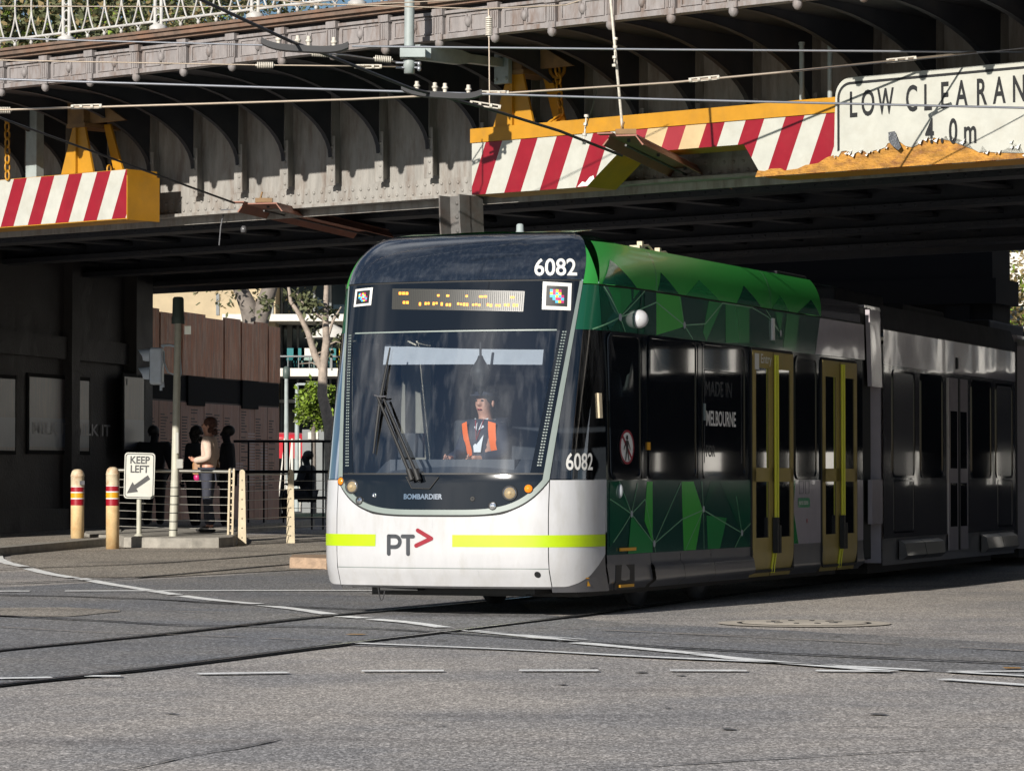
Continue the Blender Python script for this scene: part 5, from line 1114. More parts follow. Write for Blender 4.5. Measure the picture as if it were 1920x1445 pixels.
# endplates of the joint
q = MB(); q.fbox(lambda s, z, c_: S2(s, z, c_), -0.55, -0.06, 2.25, 3.12, -0.05, 0.0); q.build('joint_cover', M['tsilver'], tram); q = MB(); q.fbox(lambda s, z, c_: S2(s, z, c_), -0.55, -0.06, 0.70, 1.2, -0.05, 0.0); q.build('joint_cover', M['tsilver'], tram)
L2 = 7.45
for s_off, nm in ((0.0, 'a'), (8.7, 'b')):
    def Q(s): return s+s_off
    side2('upper_panel', Q(0), Q(L2), 2.52, 2.915, M['tsilver']); side2('roof_edge', Q(0), Q(L2), 2.93, 3.20, M['soffit']); wb = side2('window_band', Q(0), Q(L2), 1.2, 2.52, M['tdark'], -0.002)
    side2('lower_panel', Q(0), Q(L2), 0.53, 1.2, M['tdark']); side2('skirt_panel', Q(0), Q(L2), 0.22, 0.53, M['tskirt'], -0.02)
    q = MB(); q.grid(lambda i, j: S2(Q(L2*i), 2.915+0.015*j, -0.008), 8, 1); q.build('gutter', M['tseal'], tram)
    q = MB(); q.fbox(C2, Q(0), Q(L2), -1.325, -1.30, 0.25, 3.0); q.fbox(C2, Q(0), Q(0.03), -1.30, 1.29, 0.25, 3.05); q.fbox(C2, Q(L2-0.03), Q(L2), -1.30, 1.29, 0.25, 3.05); q.fbox(C2, Q(0), Q(L2), -1.1, 1.1, 3.15, 3.2); q.build('body_shell', M['tsilver'], tram)
    for a, b, hh in ((0.8, 3.2, 0.25), (4.2, 6.6, 0.22)):
        q = MB(); q.fbox(C2, Q(a), Q(b), -0.7, 0.55, 3.21, 3.21+hh); q.build('roof_box', M['soffit'], tram, bevel=0.03)
    q = MB(); q.fbox(C2, Q(0.3), Q(L2-0.3), -1.0, 1.05, 0.12, 0.25); q.build('underframe', M['black'], tram)
    wins = [(1673, 1712, 0), (1726, 1765, 1), (1821, 1856, 1), (1867, 1896, 0)]
    for x0, x1, kind in wins:
        s0, s1 = Q(s2px(x0)), Q(s2px(x1)); q = MB(); q.face([S2(s, z, 0.002) for s, z in rrect(s0, s1, 1.25, 2.44, 0.06)]); wn = q.build('side_window', M['twin'] if kind else M['tblind'], tram)
        q = MB(); sring(q, s0, s1, 1.25, 2.44, 0.06, 0.03, 0.010, 0, S2); q.build('window_frame', M['tblack'], wn)
    for x0, x1 in ((1776, 1794), (1795, 1812)):
        s0, s1 = Q(s2px(x0)), Q(s2px(x1)); q = MB(); q.fbox(lambda s, z, c_: S2(s, z, c_), s0, s1, 0.33, 2.46, 0.0, 0.012); dl = q.build('door', M['tsilver'], tram)
        for z0, z1 in ((0.62, 1.16), (1.34, 2.05)):
            q = MB(); q.fbox(lambda s, z, c_: S2(s, z, c_), s0+0.08, s1-0.08, z0, z1, 0.013, 0.016); q.build('door_glass', M['twin'], dl)
    q = MB(); sm = Q((s2px(1794)+s2px(1795))/2); q.fbox(lambda s, z, c_: S2(s, z, c_), sm-0.03, sm+0.03, 0.33, 2.46, 0.012, 0.03); q.build('door_seal', M['tseal'], tram)
    q = MB(); s0, s1 = Q(s2px(1675)), Q(s2px(1711)); sring(q, s0, s1, 0.60, 1.18, 0.02, 0.02, 0.006, 0, S2); s0, s1 = Q(s2px(1870)), Q(s2px(1896)); sring(q, s0, s1, 0.60, 1.18, 0.02, 0.02, 0.006, 0, S2); q.build('hatch_frame', M['tblack'], tram)
    for x0, x1 in ((1684, 1757), (1838, 1896)):
        s0, s1 = Q(s2px(x0)), Q(s2px(x1)); sm = (s0+s1)/2
        for a, b in ((s0, sm-0.01), (sm+0.01, s1)):
            q = MB(); q.prism(lambda z, o_, s: S2(s, z, o_), [(0.50, 0.0), (0.46, 0.07), (0.32, 0.10), (0.27, 0.04), (0.27, 0.0)], a, b); q.build('bogie_cover', M['tskirt'], tram)
    q = MB(); s0 = Q(s2px(1793)); q.fbox(lambda s, z, c_: S2(s, z, c_), s0-0.05, s0+0.05, 2.58, 2.72, 0.001, 0.012); q.build('side_vent', M['tseal'], tram)
q = MB(); q.fbox(C2, 7.45, 8.7, -1.1, 1.1, 0.3, 3.1); q.build('bellows', M['tseal'], tram)
# ================================================================= DRIVER
def skinned(name, joints, edges, mt, parent, sub=2, roots=(0,)):
    names = list(joints); me = bpy.data.meshes.new(name); me.from_pydata([tuple(joints[n][0]) for n in names], [(names.index(a), names.index(b)) for a, b in edges], [])
    o = bpy.data.objects.new(name, me); COL.objects.link(o); me.materials.append(mt)
    if parent: setpar(o, parent)
    o.modifiers.new('skin', 'SKIN'); 
    for i, n in enumerate(names): me.skin_vertices[0].data[i].radius = (joints[n][1], joints[n][2] if len(joints[n]) > 2 else joints[n][1]); me.skin_vertices[0].data[i].use_root = (i in roots)
    s = o.modifiers.new('smooth', 'SUBSURF'); s.levels = sub; s.render_levels = sub; o.modifiers['skin'].use_smooth_shade = True
    return o
def chain_edges(*cs): return [(a, b) for c_ in cs for a, b in zip(c_, c_[1:])]
def frame(base, yaw, k=1.0):                             # body frame: x to the person's left? (right = +x), y forward, z up
    m = Matrix.Rotation(yaw, 3, 'Z'); b = Vector(base)
    return lambda x, y, z: b+m @ Vector((x*k, y*k, z*k))
def fingers(J, E, fr, side, hand, wrist_dir, curl=0.3):
    """five short finger chains rooted in the palm 'hand' (local coords)"""
    hx, hy, hz = hand; dx, dy, dz = wrist_dir; roots = []
    for i, (o_, ln) in enumerate(((-0.028, 0.06), (-0.010, 0.075), (0.010, 0.07), (0.027, 0.055))):
        n = f'f{side}{i}'; J[n+'a'] = (fr(hx, hy+o_, hz), 0.009); J[n+'b'] = (fr(hx+dx*ln*0.6, hy+o_+dy*ln*0.6, hz+dz*ln*0.6), 0.008); J[n+'c'] = (fr(hx+dx*ln*0.95-side*0.02*curl, hy+o_+dy*ln*0.9, hz+dz*ln), 0.007)
        E += [(n+'a', n+'b'), (n+'b', n+'c')]; roots.append(n+'a')
    n = f't{side}'; J[n+'a'] = (fr(hx, hy+0.03, hz+0.03), 0.010); J[n+'b'] = (fr(hx+dx*0.03, hy+0.055, hz+0.01+dz*0.03), 0.009); E.append((n+'a', n+'b')); roots.append(n+'a')
    return roots
def person(label, base, yaw, k=1.0, mats=None, arms='down', seated=False, bulk=1.0, hairlong=False, cap=False, group=None, turn=0.0):
    sk, jk, tr, hr, sh = mats; fr = frame(base, yaw, k)
    p = thing('person', label, 'person', base, group)
    zo = -0.45 if seated else 0.0
    J = {'pelvis': (fr(0, 0, 0.95+zo), 0.12*k, 0.10*k), 'waist': (fr(0, 0.0, 1.10+zo), 0.115*k, 0.09*k), 'chest': (fr(0, 0.0, 1.30+zo), 0.14*k, 0.10*k), 'nbase': (fr(0, -0.01, 1.42+zo), 0.085*k), 'neck': (fr(0, 0.0, 1.49+zo), 0.062*k), 'jaw': (fr(0, 0.025, 1.55+zo), 0.066*k, 0.072*k), 'head': (fr(0, 0.01, 1.63+zo), 0.080*k, 0.095*k), 'crown': (fr(0, 0.0, 1.70+zo), 0.055*k, 0.07*k)}
    E = chain_edges(['pelvis', 'waist', 'chest', 'nbase', 'neck', 'jaw', 'head', 'crown'])
    jJ = {n: (J[n][0], J[n][1]*(1.14*bulk), (J[n][2] if len(J[n]) > 2 else J[n][1])*1.2*bulk) for n in ('pelvis', 'waist', 'chest')}; jJ['nbase'] = (J['nbase'][0]+Vector((0, 0, 0.03)), 0.098*k*bulk)
    jE = chain_edges(['pelvis', 'waist', 'chest', 'nbase']); tJ = {'pelvis': (J['pelvis'][0], 0.135*k*bulk, 0.115*k*bulk)}; tE_ = []
    for sd_ in (-1, 1):
        n = str(sd_)
        if arms == 'down': el, wr, hd = (sd_*0.24*bulk, -0.03, 1.12), (sd_*0.25*bulk, 0.04, 0.88), (sd_*0.245*bulk, 0.07, 0.80); wd = (0, 0.1, -1)
        elif arms == 'bent': el, wr, hd = (sd_*0.23, -0.06, 1.13), (sd_*0.13, 0.20, 1.09), (sd_*0.07, 0.25, 1.12); wd = (-sd_*0.6, 0.5, 0.3)
        else: el, wr, hd = (sd_*0.25, 0.06, 1.14), (sd_*0.16, 0.32, 1.10), (sd_*0.13, 0.40, 1.11); wd = (0, 0.9, -0.3)
        J['sh'+n] = (fr(sd_*0.165*bulk, -0.005, 1.40+zo), 0.062*k); J['el'+n] = (fr(el[0], el[1], el[2]+zo), 0.042*k); J['wr'+n] = (fr(wr[0], wr[1], wr[2]+zo), 0.029*k); J['ha'+n] = (fr(hd[0], hd[1], hd[2]+zo), 0.022*k, 0.038*k)
        E += [('chest', 'sh'+n), ('sh'+n, 'el'+n), ('el'+n, 'wr'+n), ('wr'+n, 'ha'+n)]
        jJ['sh'+n] = (J['sh'+n][0], 0.078*k*bulk); jJ['el'+n] = (J['el'+n][0], 0.062*k*bulk); jJ['wr'+n] = (J['wr'+n][0], 0.048*k); jE += [('chest', 'sh'+n), ('sh'+n, 'el'+n), ('el'+n, 'wr'+n)]
        if seated: kn, an, to = (sd_*0.12, 0.42, 0.50), (sd_*0.12, 0.40, 0.08), (sd_*0.13, 0.54, 0.03)
        else: kn, an, to = (sd_*0.095, 0.02+0.02*sd_, 0.50), (sd_*0.10, -0.02+0.05*sd_, 0.085), (sd_*0.12, 0.12+0.05*sd_, 0.03)
        J['hi'+n] = (fr(sd_*0.09, 0, 0.90+zo), 0.085*k); J['kn'+n] = (fr(*kn), 0.055*k); J['an'+n] = (fr(*an), 0.036*k); J['to'+n] = (fr(*to), 0.03*k)
        E += [('pelvis', 'hi'+n), ('hi'+n, 'kn'+n), ('kn'+n, 'an'+n), ('an'+n, 'to'+n)]
        tJ['hi'+n] = (J['hi'+n][0], 0.105*k*bulk); tJ['kn'+n] = (J['kn'+n][0], 0.080*k); tJ['an'+n] = (J['an'+n][0]+Vector((0, 0, 0.02)), 0.072*k); tE_ += [('pelvis', 'hi'+n), ('hi'+n, 'kn'+n), ('kn'+n, 'an'+n)]
        fingers(J, E, lambda x, y, z: fr(x, y, z+zo), sd_, hd, wd)
    J['nose'] = (fr(0.0, 0.122, 1.595+zo), 0.014*k); E.append(('head', 'nose'))
    names = list(J); roots = [0]+[i for i, n in enumerate(names) if n[0] in 'ft' and n.endswith('a') and n != 'ta']
    skinned('body', J, E, sk, p, 2, tuple(roots)); skinned('jacket', jJ, jE, jk, p); skinned('trousers', tJ, tE_, tr, p)
    for sd_ in (-1, 1):
        a, t_ = J['an'+str(sd_)][0], J['to'+str(sd_)][0]; q = MB(); q.ell((a+t_)/2+Vector((0, 0, -0.01)), (0.05*k, 0.14*k, 0.05*k), 0, 12, Matrix.Rotation(yaw, 3, 'Z')); q.build('shoe', sh, p)
    for sd_ in (-1, 1):                                   # ears and eyes
        q = MB(); q.ell(fr(sd_*0.083, -0.005, 1.60+zo), (0.012*k, 0.022*k, 0.032*k), 0, 8, Matrix.Rotation(yaw, 3, 'Z')); q.build('ear', sk, p)
        q = MB(); q.ell(fr(sd_*0.032, 0.096, 1.628+zo), (0.015*k, 0.012*k, 0.010*k), 0, 8, Matrix.Rotation(yaw, 3, 'Z')); q.build('eye', M['black'], p)
    q = MB(); q.ell(fr(0, 0.094, 1.548+zo), (0.028*k, 0.014*k, 0.008*k), 0, 8, Matrix.Rotation(yaw, 3, 'Z')); q.build('mouth', M['logored'], p)
    q = MB(); rm = Matrix.Rotation(yaw, 3, 'Z'); rnd = random.Random(len(label))
    q.ell(fr(0, -0.025, 1.665+zo), (0.098*k, 0.108*k, 0.092*k), 0, 18, rm)
    if hairlong:
        for i in range(26):
            a = rnd.uniform(0.5, 5.8); q.ell(fr(0.085*math.sin(a), -0.03-0.085*math.cos(a)*0.9 if math.cos(a) > -0.3 else -0.03, 1.70-rnd.uniform(0, 0.20)+zo), (0.036*k, 0.036*k, 0.036*k), 0, 8, rm)
    q.build('hair', hr, p)
    return p, fr, zo
SILHOUETTE = (M['cloth_dark'], M['cloth_dark'], M['cloth_dark'], M['hairdark'], M['shoe'])  # skin takes the dark cloth too, painting the figures as shaded silhouettes
# driver, seated: head seen at (908, 760)
dyaw = math.atan2(TA_.x, -TA_.y)+0.0
dbase = T(1.25, -0.03, 0.30)
dpers, dfr, dzo = person('seated tram driver in orange and navy vest, white shirt and dark cap behind the windscreen', dbase, math.pi-R(21.7)+R(-14), 1.0, (M['skin'], M['navy'], M['navy'], M['hairdark'], M['shoe']), arms='drive', seated=True)
# move the figure so that the head is at cap height 1.98
dz_ = 1.2+(899-744)/207.0-(dbase.z+1.66-0.45)
dpers.location.z += dz_
def dP(x, y, z): return dfr(x, y, z+dzo)+Vector((0, 0, dz_))
rmd = Matrix.Rotation(math.pi-R(21.7)+R(-14), 3, 'Z')
q = MB(); q.ell(dP(0, -0.01, 1.70), (0.105, 0.118, 0.065), 0, 18, rmd); q.ell(dP(0, 0.10, 1.675), (0.085, 0.08, 0.014), 0, 14, rmd); q.build('cap', M['navy'], dpers)
q = MB()
for sd_ in (-1, 1):
    q.grid(lambda i, j: dP(sd_*(0.105+0.07*i+0.015*j), 0.125-0.02*i-0.09*(1-j)**2*0.9, 1.14+0.30*j-0.02*i), 4, 8, 0)
    q.grid(lambda i, j: dP(sd_*(0.10+0.11*i), 0.04-0.10*j, 1.455-0.028*i+0.006), 4, 3, 1)
q.build('hi_vis_vest', [M['orange'], M['silver']], dpers)
q = MB(); q.grid(lambda i, j: dP((-0.05+0.10*i)*(0.5+0.7*(1-abs(j-0.6))), 0.128-0.05*j*j, 1.16+0.26*j), 4, 6, 0)
for sd_ in (-1, 1): q.face([dP(sd_*0.01, 0.125, 1.36), dP(sd_*0.075, 0.09, 1.40), dP(sd_*0.075, 0.06, 1.47), dP(sd_*0.03, 0.08, 1.455)], 0)
q.build('shirt_front', M['shirt'], dpers)
q = MB(); q.tube([dP(-0.045, 0.09, 1.45), dP(0.0, 0.14, 1.27), dP(0.045, 0.09, 1.45)], 0.007, 6); q.build('lanyard', M['logored'], dpers)
# ================================================================= STREET FURNITURE
def zroad(p): return gz(p.x, p.y)
def bollard(px, pytop, pybot, label, tilt=0):
    P = G(px, pybot); s = 6400/P.y; h = (pybot-pytop)/s; r = 12.5/s
    b = thing('bollard', label, 'bollard', P, 'reflective banded bollards at the island nose')
    q = MB(); q.lathe(P, [(0, 0), (r, 0), (r*1.0, h*0.53)], 24); q.build('post', M['bol'], b)
    q = MB(); q.lathe(P, [(r, h*0.77), (r, h*0.90), (r*1.04, h*0.905), (r*1.04, h*0.915), (r, h*0.92), (r*0.97, h*0.94), (r*0.8, h*0.975), (r*0.45, h*0.995), (0, h)], 24); q.build('cap', M['bolcap'], b)
    bands = [(0.53, 0.61, 'bred'), (0.61, 0.625, 'decal'), (0.625, 0.69, 'byel'), (0.69, 0.705, 'decal'), (0.705, 0.765, 'bred'), (0.765, 0.772, 'decal')]
    for a, c_, m_ in bands:
        q = MB(); q.lathe(P, [(r*1.012, h*a), (r*1.012, h*c_)], 24); q.build('reflective_band', M[m_], b)
    return P, s, r, h
bollard(145, 879, 1024, 'leftmost cream bollard with a small tag, standing clear of the wire barrier'); Pb, sb, rb, hb = bollard(211, 875, 1030, 'cream bollard with rusty cap next to the keep left sign')
q = MB(); q.box(at(154, 905, G(145, 1024).y-0.10), (0.07, 0.005, 0.06)); q.build('bollard_tag', M['poster'], label='small grey tag stuck on the leftmost bollard', cat='tag')
# traffic island
def island(name, px, pyf, pyb, h, label, xr):
    a = [G(x, y) for x, y in px]; q = MB()
    top = [p+Vector((0, 0, h)) for p in a]; low_ = [p+Vector((0, 0, -0.05)) for p in a]
    ins = sum(a, Vector())/len(a); tin = [t_+(Vector((ins.x, ins.y, t_.z))-t_)*0.02+Vector((0, 0, 0.012)) for t_ in top]
    q.face(tin, 0); n = len(a)
    for i in range(n):
        j = (i+1) % n; q.face([top[i], top[j], tin[j], tin[i]], 0, True); q.face([low_[i], low_[j], top[j], top[i]], 0, True)
    return q.build(name, M['concrete'], label=label, cat='traffic island', bevel=0)
island('traffic_island', [(224, 1024), (232, 1027), (300, 1028.5), (360, 1028.5), (410, 1028), (437, 1026), (446, 1021), (448, 1015), (440, 1010), (330, 1008), (232, 1012), (224, 1018)], 0, 0, 0.15, 'low concrete traffic island under the wire barrier and keep left sign', 0)
island('traffic_island', [(158, 1019), (166, 1022), (226, 1024), (228, 1012), (170, 1011), (160, 1014)], 0, 0, 0.15, 'small concrete kerb block between the two banded bollards', 0)
island('kerb_block', [(543, 1066), (612, 1068), (660, 1068), (660, 1060), (548, 1060)], 0, 0, 0.13, 'orange stained stone kerb block at the nose of the tram', 0)['category'] = 'kerb'
bpy.data.objects['kerb_block'].data.materials[0] = M['kerb']
# keep left sign
Ys = 49.2; Ps = Gx(261, Ys, 0.15); sg2 = thing('keep_left_sign', 'white KEEP LEFT sign with black arrow on a cream post', 'sign', Ps)
q = MB(); q.tube([Ps, at(261.5, 870, Ys)], 0.036, 12); q.lathe(Ps, [(0.07, 0), (0.07, 0.02), (0.04, 0.04)], 12); q.build('post', M['galv'], sg2)
sc_ = Ys/6400
cS = at(261.5, 891.5, Ys-0.05); tl = R(-1.5)
def SG(x, y, o=0.0):
    xx, yy = x*math.cos(tl)-y*math.sin(tl), x*math.sin(tl)+y*math.cos(tl); return cS+Vector((xx*0.985, -o-0.17*xx, yy))
W2, H2 = 29.5*sc_, 43*sc_
q = MB(); P_ = rrect(-W2, W2, -H2, H2, 0.05); q.face([SG(x, y, 0.01) for x, y in P_], 0); q.face([SG(x, y, -0.005) for x, y in P_][::-1], 1)
for i in range(len(P_)): j = (i+1) % len(P_); q.face([SG(*P_[i], 0.01), SG(*P_[j], 0.01), SG(*P_[j], -0.005), SG(*P_[i], -0.005)], 1)
q.build('sign_plate', [M['white'], M['galv']], sg2)
q = MB(); A_, B_ = rrect(-W2+0.014, W2-0.014, -H2+0.014, H2-0.014, 0.045), rrect(-W2+0.026, W2-0.026, -H2+0.026, H2-0.026, 0.036)
for i in range(len(A_)): j = (i+1) % len(A_); q.face([SG(*A_[i], 0.012), SG(*A_[j], 0.012), SG(*B_[j], 0.012), SG(*B_[i], 0.012)])
q.build('sign_border', M['black'], sg2)
q = MB(); add_text(q, 'KEEP', 0.148, lambda x, y: SG(x, y+0.175, 0.012), 0.004, 0.92, 'CENTER'); add_text(q, 'LEFT', 0.148, lambda x, y: SG(x, y+0.045, 0.012), 0.004, 0.92, 'CENTER')
ar = [(-0.181, -0.258), (-0.100, -0.092), (-0.072, -0.135), (0.126, 0.012), (0.163, -0.046), (-0.038, -0.187), (-0.013, -0.232)]
q.build('lettering', M['black'], sg2); q = MB(); q.face([SG(*ar[i], 0.0125) for i in (0, 1, 2, 5, 6)]); q.face([SG(*ar[i], 0.0125) for i in (2, 3, 4, 5)]); q.lathe(SG(0, H2-0.055, 0.012), [(0.012, 0), (0.012, 0.002)], 10, 0, rot('X', 90)); q.build('arrow', M['black'], sg2)
# wire barrier
Yf = 49.7
wb_ = thing('wire_barrier', 'steel wire barrier with bright top rail and double cream end posts on the island', 'barrier', Gx(330, Yf, 0.15))
A = at(213, 881, Yf); Bq = at(437, 884, Yf)
q = MB(); q.tube([A, Bq], 0.027, 10); q.build('top_rail', M['stainless'], wb_)
q = MB()
for i in range(7):
    y0 = 898+i*14.6; y1 = 902+i*14.9
    pa, pb = at(213, y0, Yf), at(435, y1, Yf); q.tube([pa, (pa+pb)/2+Vector((0, 0, -0.008)), pb], 0.006, 6)
q.build('strand_wires', M['stainless'], wb_)
for dx in (430, 438):
    q = MB(); q.box((at(dx+0.5-2, 1004, Yf)+at(dx, 879, Yf))/2, (0.028, 0.08, (1004-879)*Yf/6400), rot('Y', 1.2)); q.build('end_post', M['creampost'], wb_)
q = MB()
for i in range(9): q.box(at(434, 897+i*12.2, Yf), (0.05, 0.05, 0.02))
q.build('spacer', M['creampost'], wb_)
q = MB(); q.ell(at(432, 880, Yf), (0.022, 0.022, 0.03), 0, 8); q.ell(at(439, 880, Yf), (0.022, 0.022, 0.03), 0, 8); q.build('post_cap', M['stainless'], wb_)
# fin posts with wires
def fin(px, yt, yb, label):
    P = G(px, yb); s = 6400/P.y; h = (yb-yt)/s; q = MB(); w0, w1 = 8.0/s, 5.0/s
    p = thing('barrier_post', label, 'post', P, 'tapered cream fin posts')
    fn = lambda a, b, c_: P+Vector((a, c_, b)); q.prism(fn, [(-w0, 0), (w0, 0), (w1, h-w1)]+[(w1*math.cos(a), h-w1+w1*math.sin(a)) for a in [math.pi*i/8 for i in range(1, 8)]]+[(-w1, h-w1)], -0.03, 0.03, 0); q.build('fin', M['creampost'], p)
    q = MB()
    for i in range(7): q.lathe(P+Vector((0, -0.031, 0.12+i*h/8)), [(0.012, 0), (0, 0.012)], 8, 0, rot('X', 90))
    q.build('bolts', M['stainless'], p); return P, h
P1f, h1f = fin(454, 880, 1023, 'tapered cream fin post right next to the end of the wire barrier'); P2f, h2f = fin(545, 880, 1019, 'tapered cream fin post nearest to the tram')
q = MB()
for i in range(7):
    zz_ = 0.12+i*0.135; q.tube([P1f+Vector((0.05, 0, zz_)), P2f+Vector((0, 0, zz_+0.01))], 0.005, 5); q.tube([P2f+Vector((0.0, 0, zz_)), P2f+Vector((1.3, 1.4, zz_))], 0.004, 5)
q.tube([P1f+Vector((0, 0, h1f-0.07)), P2f+Vector((0, 0, h2f-0.07))], 0.012, 6)
q.build('barrier_wires', M['stainless'], label='thin steel wires strung between the two tapered fin posts', cat='wires')
# traffic signal pole
Yt = 49.0; Pt = Gx(325, Yt, 0.15); ts = thing('traffic_signal', 'traffic light seen from the side on a cream green pole with a capped top', 'traffic light', Pt)
q = MB(); topP = at(334, 600, Yt); mid = at(328, 900, Yt); q.tube([Pt, mid], 0.060, 16); q.tube([mid, topP], [0.056, 0.048], 16); q.build('pole', M['galv'], ts)
q = MB()
for i in range(6): q.tube([mid+(Pt-mid)*(0.12+0.15*i), mid+(Pt-mid)*(0.12+0.15*i)+Vector((0, 0, -0.012))], 0.063, 16)
q.build('strap', M['tseal'], ts)
q = MB(); c0 = at(334, 607, Yt); q.lathe(c0, [(0.095, 0), (0.095, 0.09), (0.085, 0.11), (0.080, 0.36), (0.06, 0.385), (0, 0.39)], 18); q.build('pole_cap', M['signalgreen'], ts)
lc = at(292, 687, Yt); ln = MB(); s_ = Yt/6400
ln.fbox(lambda x, y, z: lc+Vector((x, y, z)), -0.075, 0.105, -0.15, 0.15, -34*s_, 35*s_); lant = ln.build('lantern', M['signal'], ts, bevel=0.03)
for zc_ in (17*s_, -17*s_):
    vs = MB(); nn_ = 14
    def vis(i, j): a = math.pi*(-0.15+1.3*i); return lc+Vector((-0.08-(0.17-0.05*math.sin(a)*0)*j*(0.55+0.45*max(0, math.sin(a))), 0.125*math.cos(a), zc_+0.125*math.sin(a)*(1-0.12*j)))
    vs.grid(vis, nn_, 4); vs.build('visor', M['signal'], lant)
    vs = MB(); vs.lathe(lc+Vector((-0.076, 0, zc_)), [(0.11, 0), (0.11, 0.01), (0, 0.012)], 16, 0, rot('Y', -90)); vs.build('lens', M['tseal'], lant)
q = MB()
for z0 in (652, 716): q.tube([at(305, z0, Yt), at(306, z0-3 if z0 < 700 else z0+10, Yt)], 0.02, 8); 
q.tube([at(302, 648, Yt), at(318, 647, Yt), at(331, 650, Yt)], 0.018, 8); q.tube([at(302, 722, Yt), at(302, 732, Yt)], 0.02, 8)
q.tube([at(307, 658, Yt), at(308, 680, Yt), at(315, 698, Yt), at(326, 702, Yt), at(334, 690, Yt), at(330, 650, Yt)], 0.014, 8); q.tube([at(338, 670, Yt), at(340, 700, Yt), at(334, 715, Yt), at(328, 735, Yt)], 0.010, 6)
q.build('bracket_and_cable', M['signal'], ts)
q = MB(); q.box(at(332, 830, Yt-0.1), (0.04, 0.05, 0.30)); q.box(at(337, 869, Yt-0.12), (0.09, 0.09, 0.13)); q.box(at(352, 619, Yt), (0.09, 0.03, 0.12)); q.build('push_button_box', M['stainless'], ts)
# dark handrail behind
Yh = 57.5
hr = thing('handrail', 'black pedestrian handrail with vertical bars behind the fin posts', 'railing', Gx(530, Yh))
q = MB(); q.tube([at(438, 827, Yh), at(640, 827, Yh)], 0.022, 8); q.tube([at(300, 884, Yh), at(640, 884, Yh)], 0.026, 8); q.build('rail', M['cloth_dark'], hr)
for x in (466, 495, 532, 541, 585, 606, 632):
    q = MB(); q.tube([at(x, 827, Yh), Gx(x, Yh)], 0.015, 8); q.build('post', M['cloth_dark'], hr)
# people
Yw = 50.9; Pw = Gx(392, Yw, 0.15)
wp_, wf, _ = person('woman with short auburn curls in a cream jumper carrying a tan shoulder bag', Pw, R(80), 0.985, (M['skin'], M['cloth_cream'], M['denim'], M['hair'], M['shoe']), arms='bent', hairlong=True)
hb_ = thing('handbag', 'tan leather shoulder bag hanging at the hip of the woman in cream', 'handbag', wf(-0.20, 0.02, 0.93))
rmw = Matrix.Rotation(R(80), 3, 'Z'); bx = wf(0.22, 0.10, 1.00)
q = MB(); q.fbox(lambda a, b, c_: wf(0.20+b, 0.10+a, 0.97+c_), -0.21, 0.21, -0.055, 0.06, -0.10, 0.11); q.build('bag_body', M['leather'], hb_, bevel=0.04)
q = MB(); q.fbox(lambda a, b, c_: wf(0.20+b, 0.10+a, 0.97+c_), -0.20, 0.02, 0.0605, 0.07, -0.02, 0.10); q.build('flap', M['leather'], hb_, bevel=0.01)
q = MB(); q.tube([wf(0.24, 0.26, 1.06), wf(0.24, 0.10, 1.22), wf(0.17, 0.02, 1.45), wf(0.20, -0.08, 1.25), wf(0.24, -0.08, 1.06)], 0.012, 6); q.build('strap', M['leather'], hb_)
q = MB(); q.ell(wf(0.22, 0.24, 0.84), (0.06, 0.06, 0.07), 0, 10); q.ell(wf(0.27, 0.26, 0.85), (0.03, 0.03, 0.04), 1, 8); q.build('bag_charm', [M['mg'], M['byel']], hb_)
person('bulky person in a dark coat waiting in the shade left of the signal pole', Gx(289, 56.5), R(-20), 1.0, SILHOUETTE, bulk=1.42, group='people waiting in the shade under the bridge')
person('dark clothed person waiting just left of and behind the woman in cream', Gx(366, 55.8), R(60), 1.0, SILHOUETTE, bulk=1.05, hairlong=True, group='people waiting in the shade under the bridge')
person('dark clothed person waiting just right of and behind the woman in cream', Gx(426, 55.8), R(100), 1.0, SILHOUETTE, bulk=1.15, group='people waiting in the shade under the bridge')
Pp = Gx(576, 66); person('person in dark clothes sitting hunched behind the handrail', Pp, R(70), 1.0, SILHOUETTE, arms='drive', seated=True, bulk=1.2)
bn = MB(); bn.fbox(lambda a, b, c_: Pp+Vector((a, b, c_)), -0.7, 0.6, -0.3, 0.3, 0.36, 0.42); bn.fbox(lambda a, b, c_: Pp+Vector((a, b, c_)), -0.6, -0.5, -0.25, 0.25, 0, 0.36); bn.fbox(lambda a, b, c_: Pp+Vector((a, b, c_)), 0.4, 0.5, -0.25, 0.25, 0, 0.36); bn.build('bench', M['black'], label='low dark bench under the sitting person', cat='bench')
# leaf litter
rnd = random.Random(2); q = MB(); P = G(166, 1025)
for i in range(6): a = P+Vector((rnd.uniform(-0.1, 0.1), rnd.uniform(-0.1, 0.1), 0.02)); q.face([a, a+Vector((0.05, 0.02, 0.02)), a+Vector((0.04, 0.0, 0.05)), a+Vector((-0.01, 0.01, 0.03))])
q.build('dry_leaf', M['wood'], label='curled brown leaf lying against the small kerb block', cat='leaf')
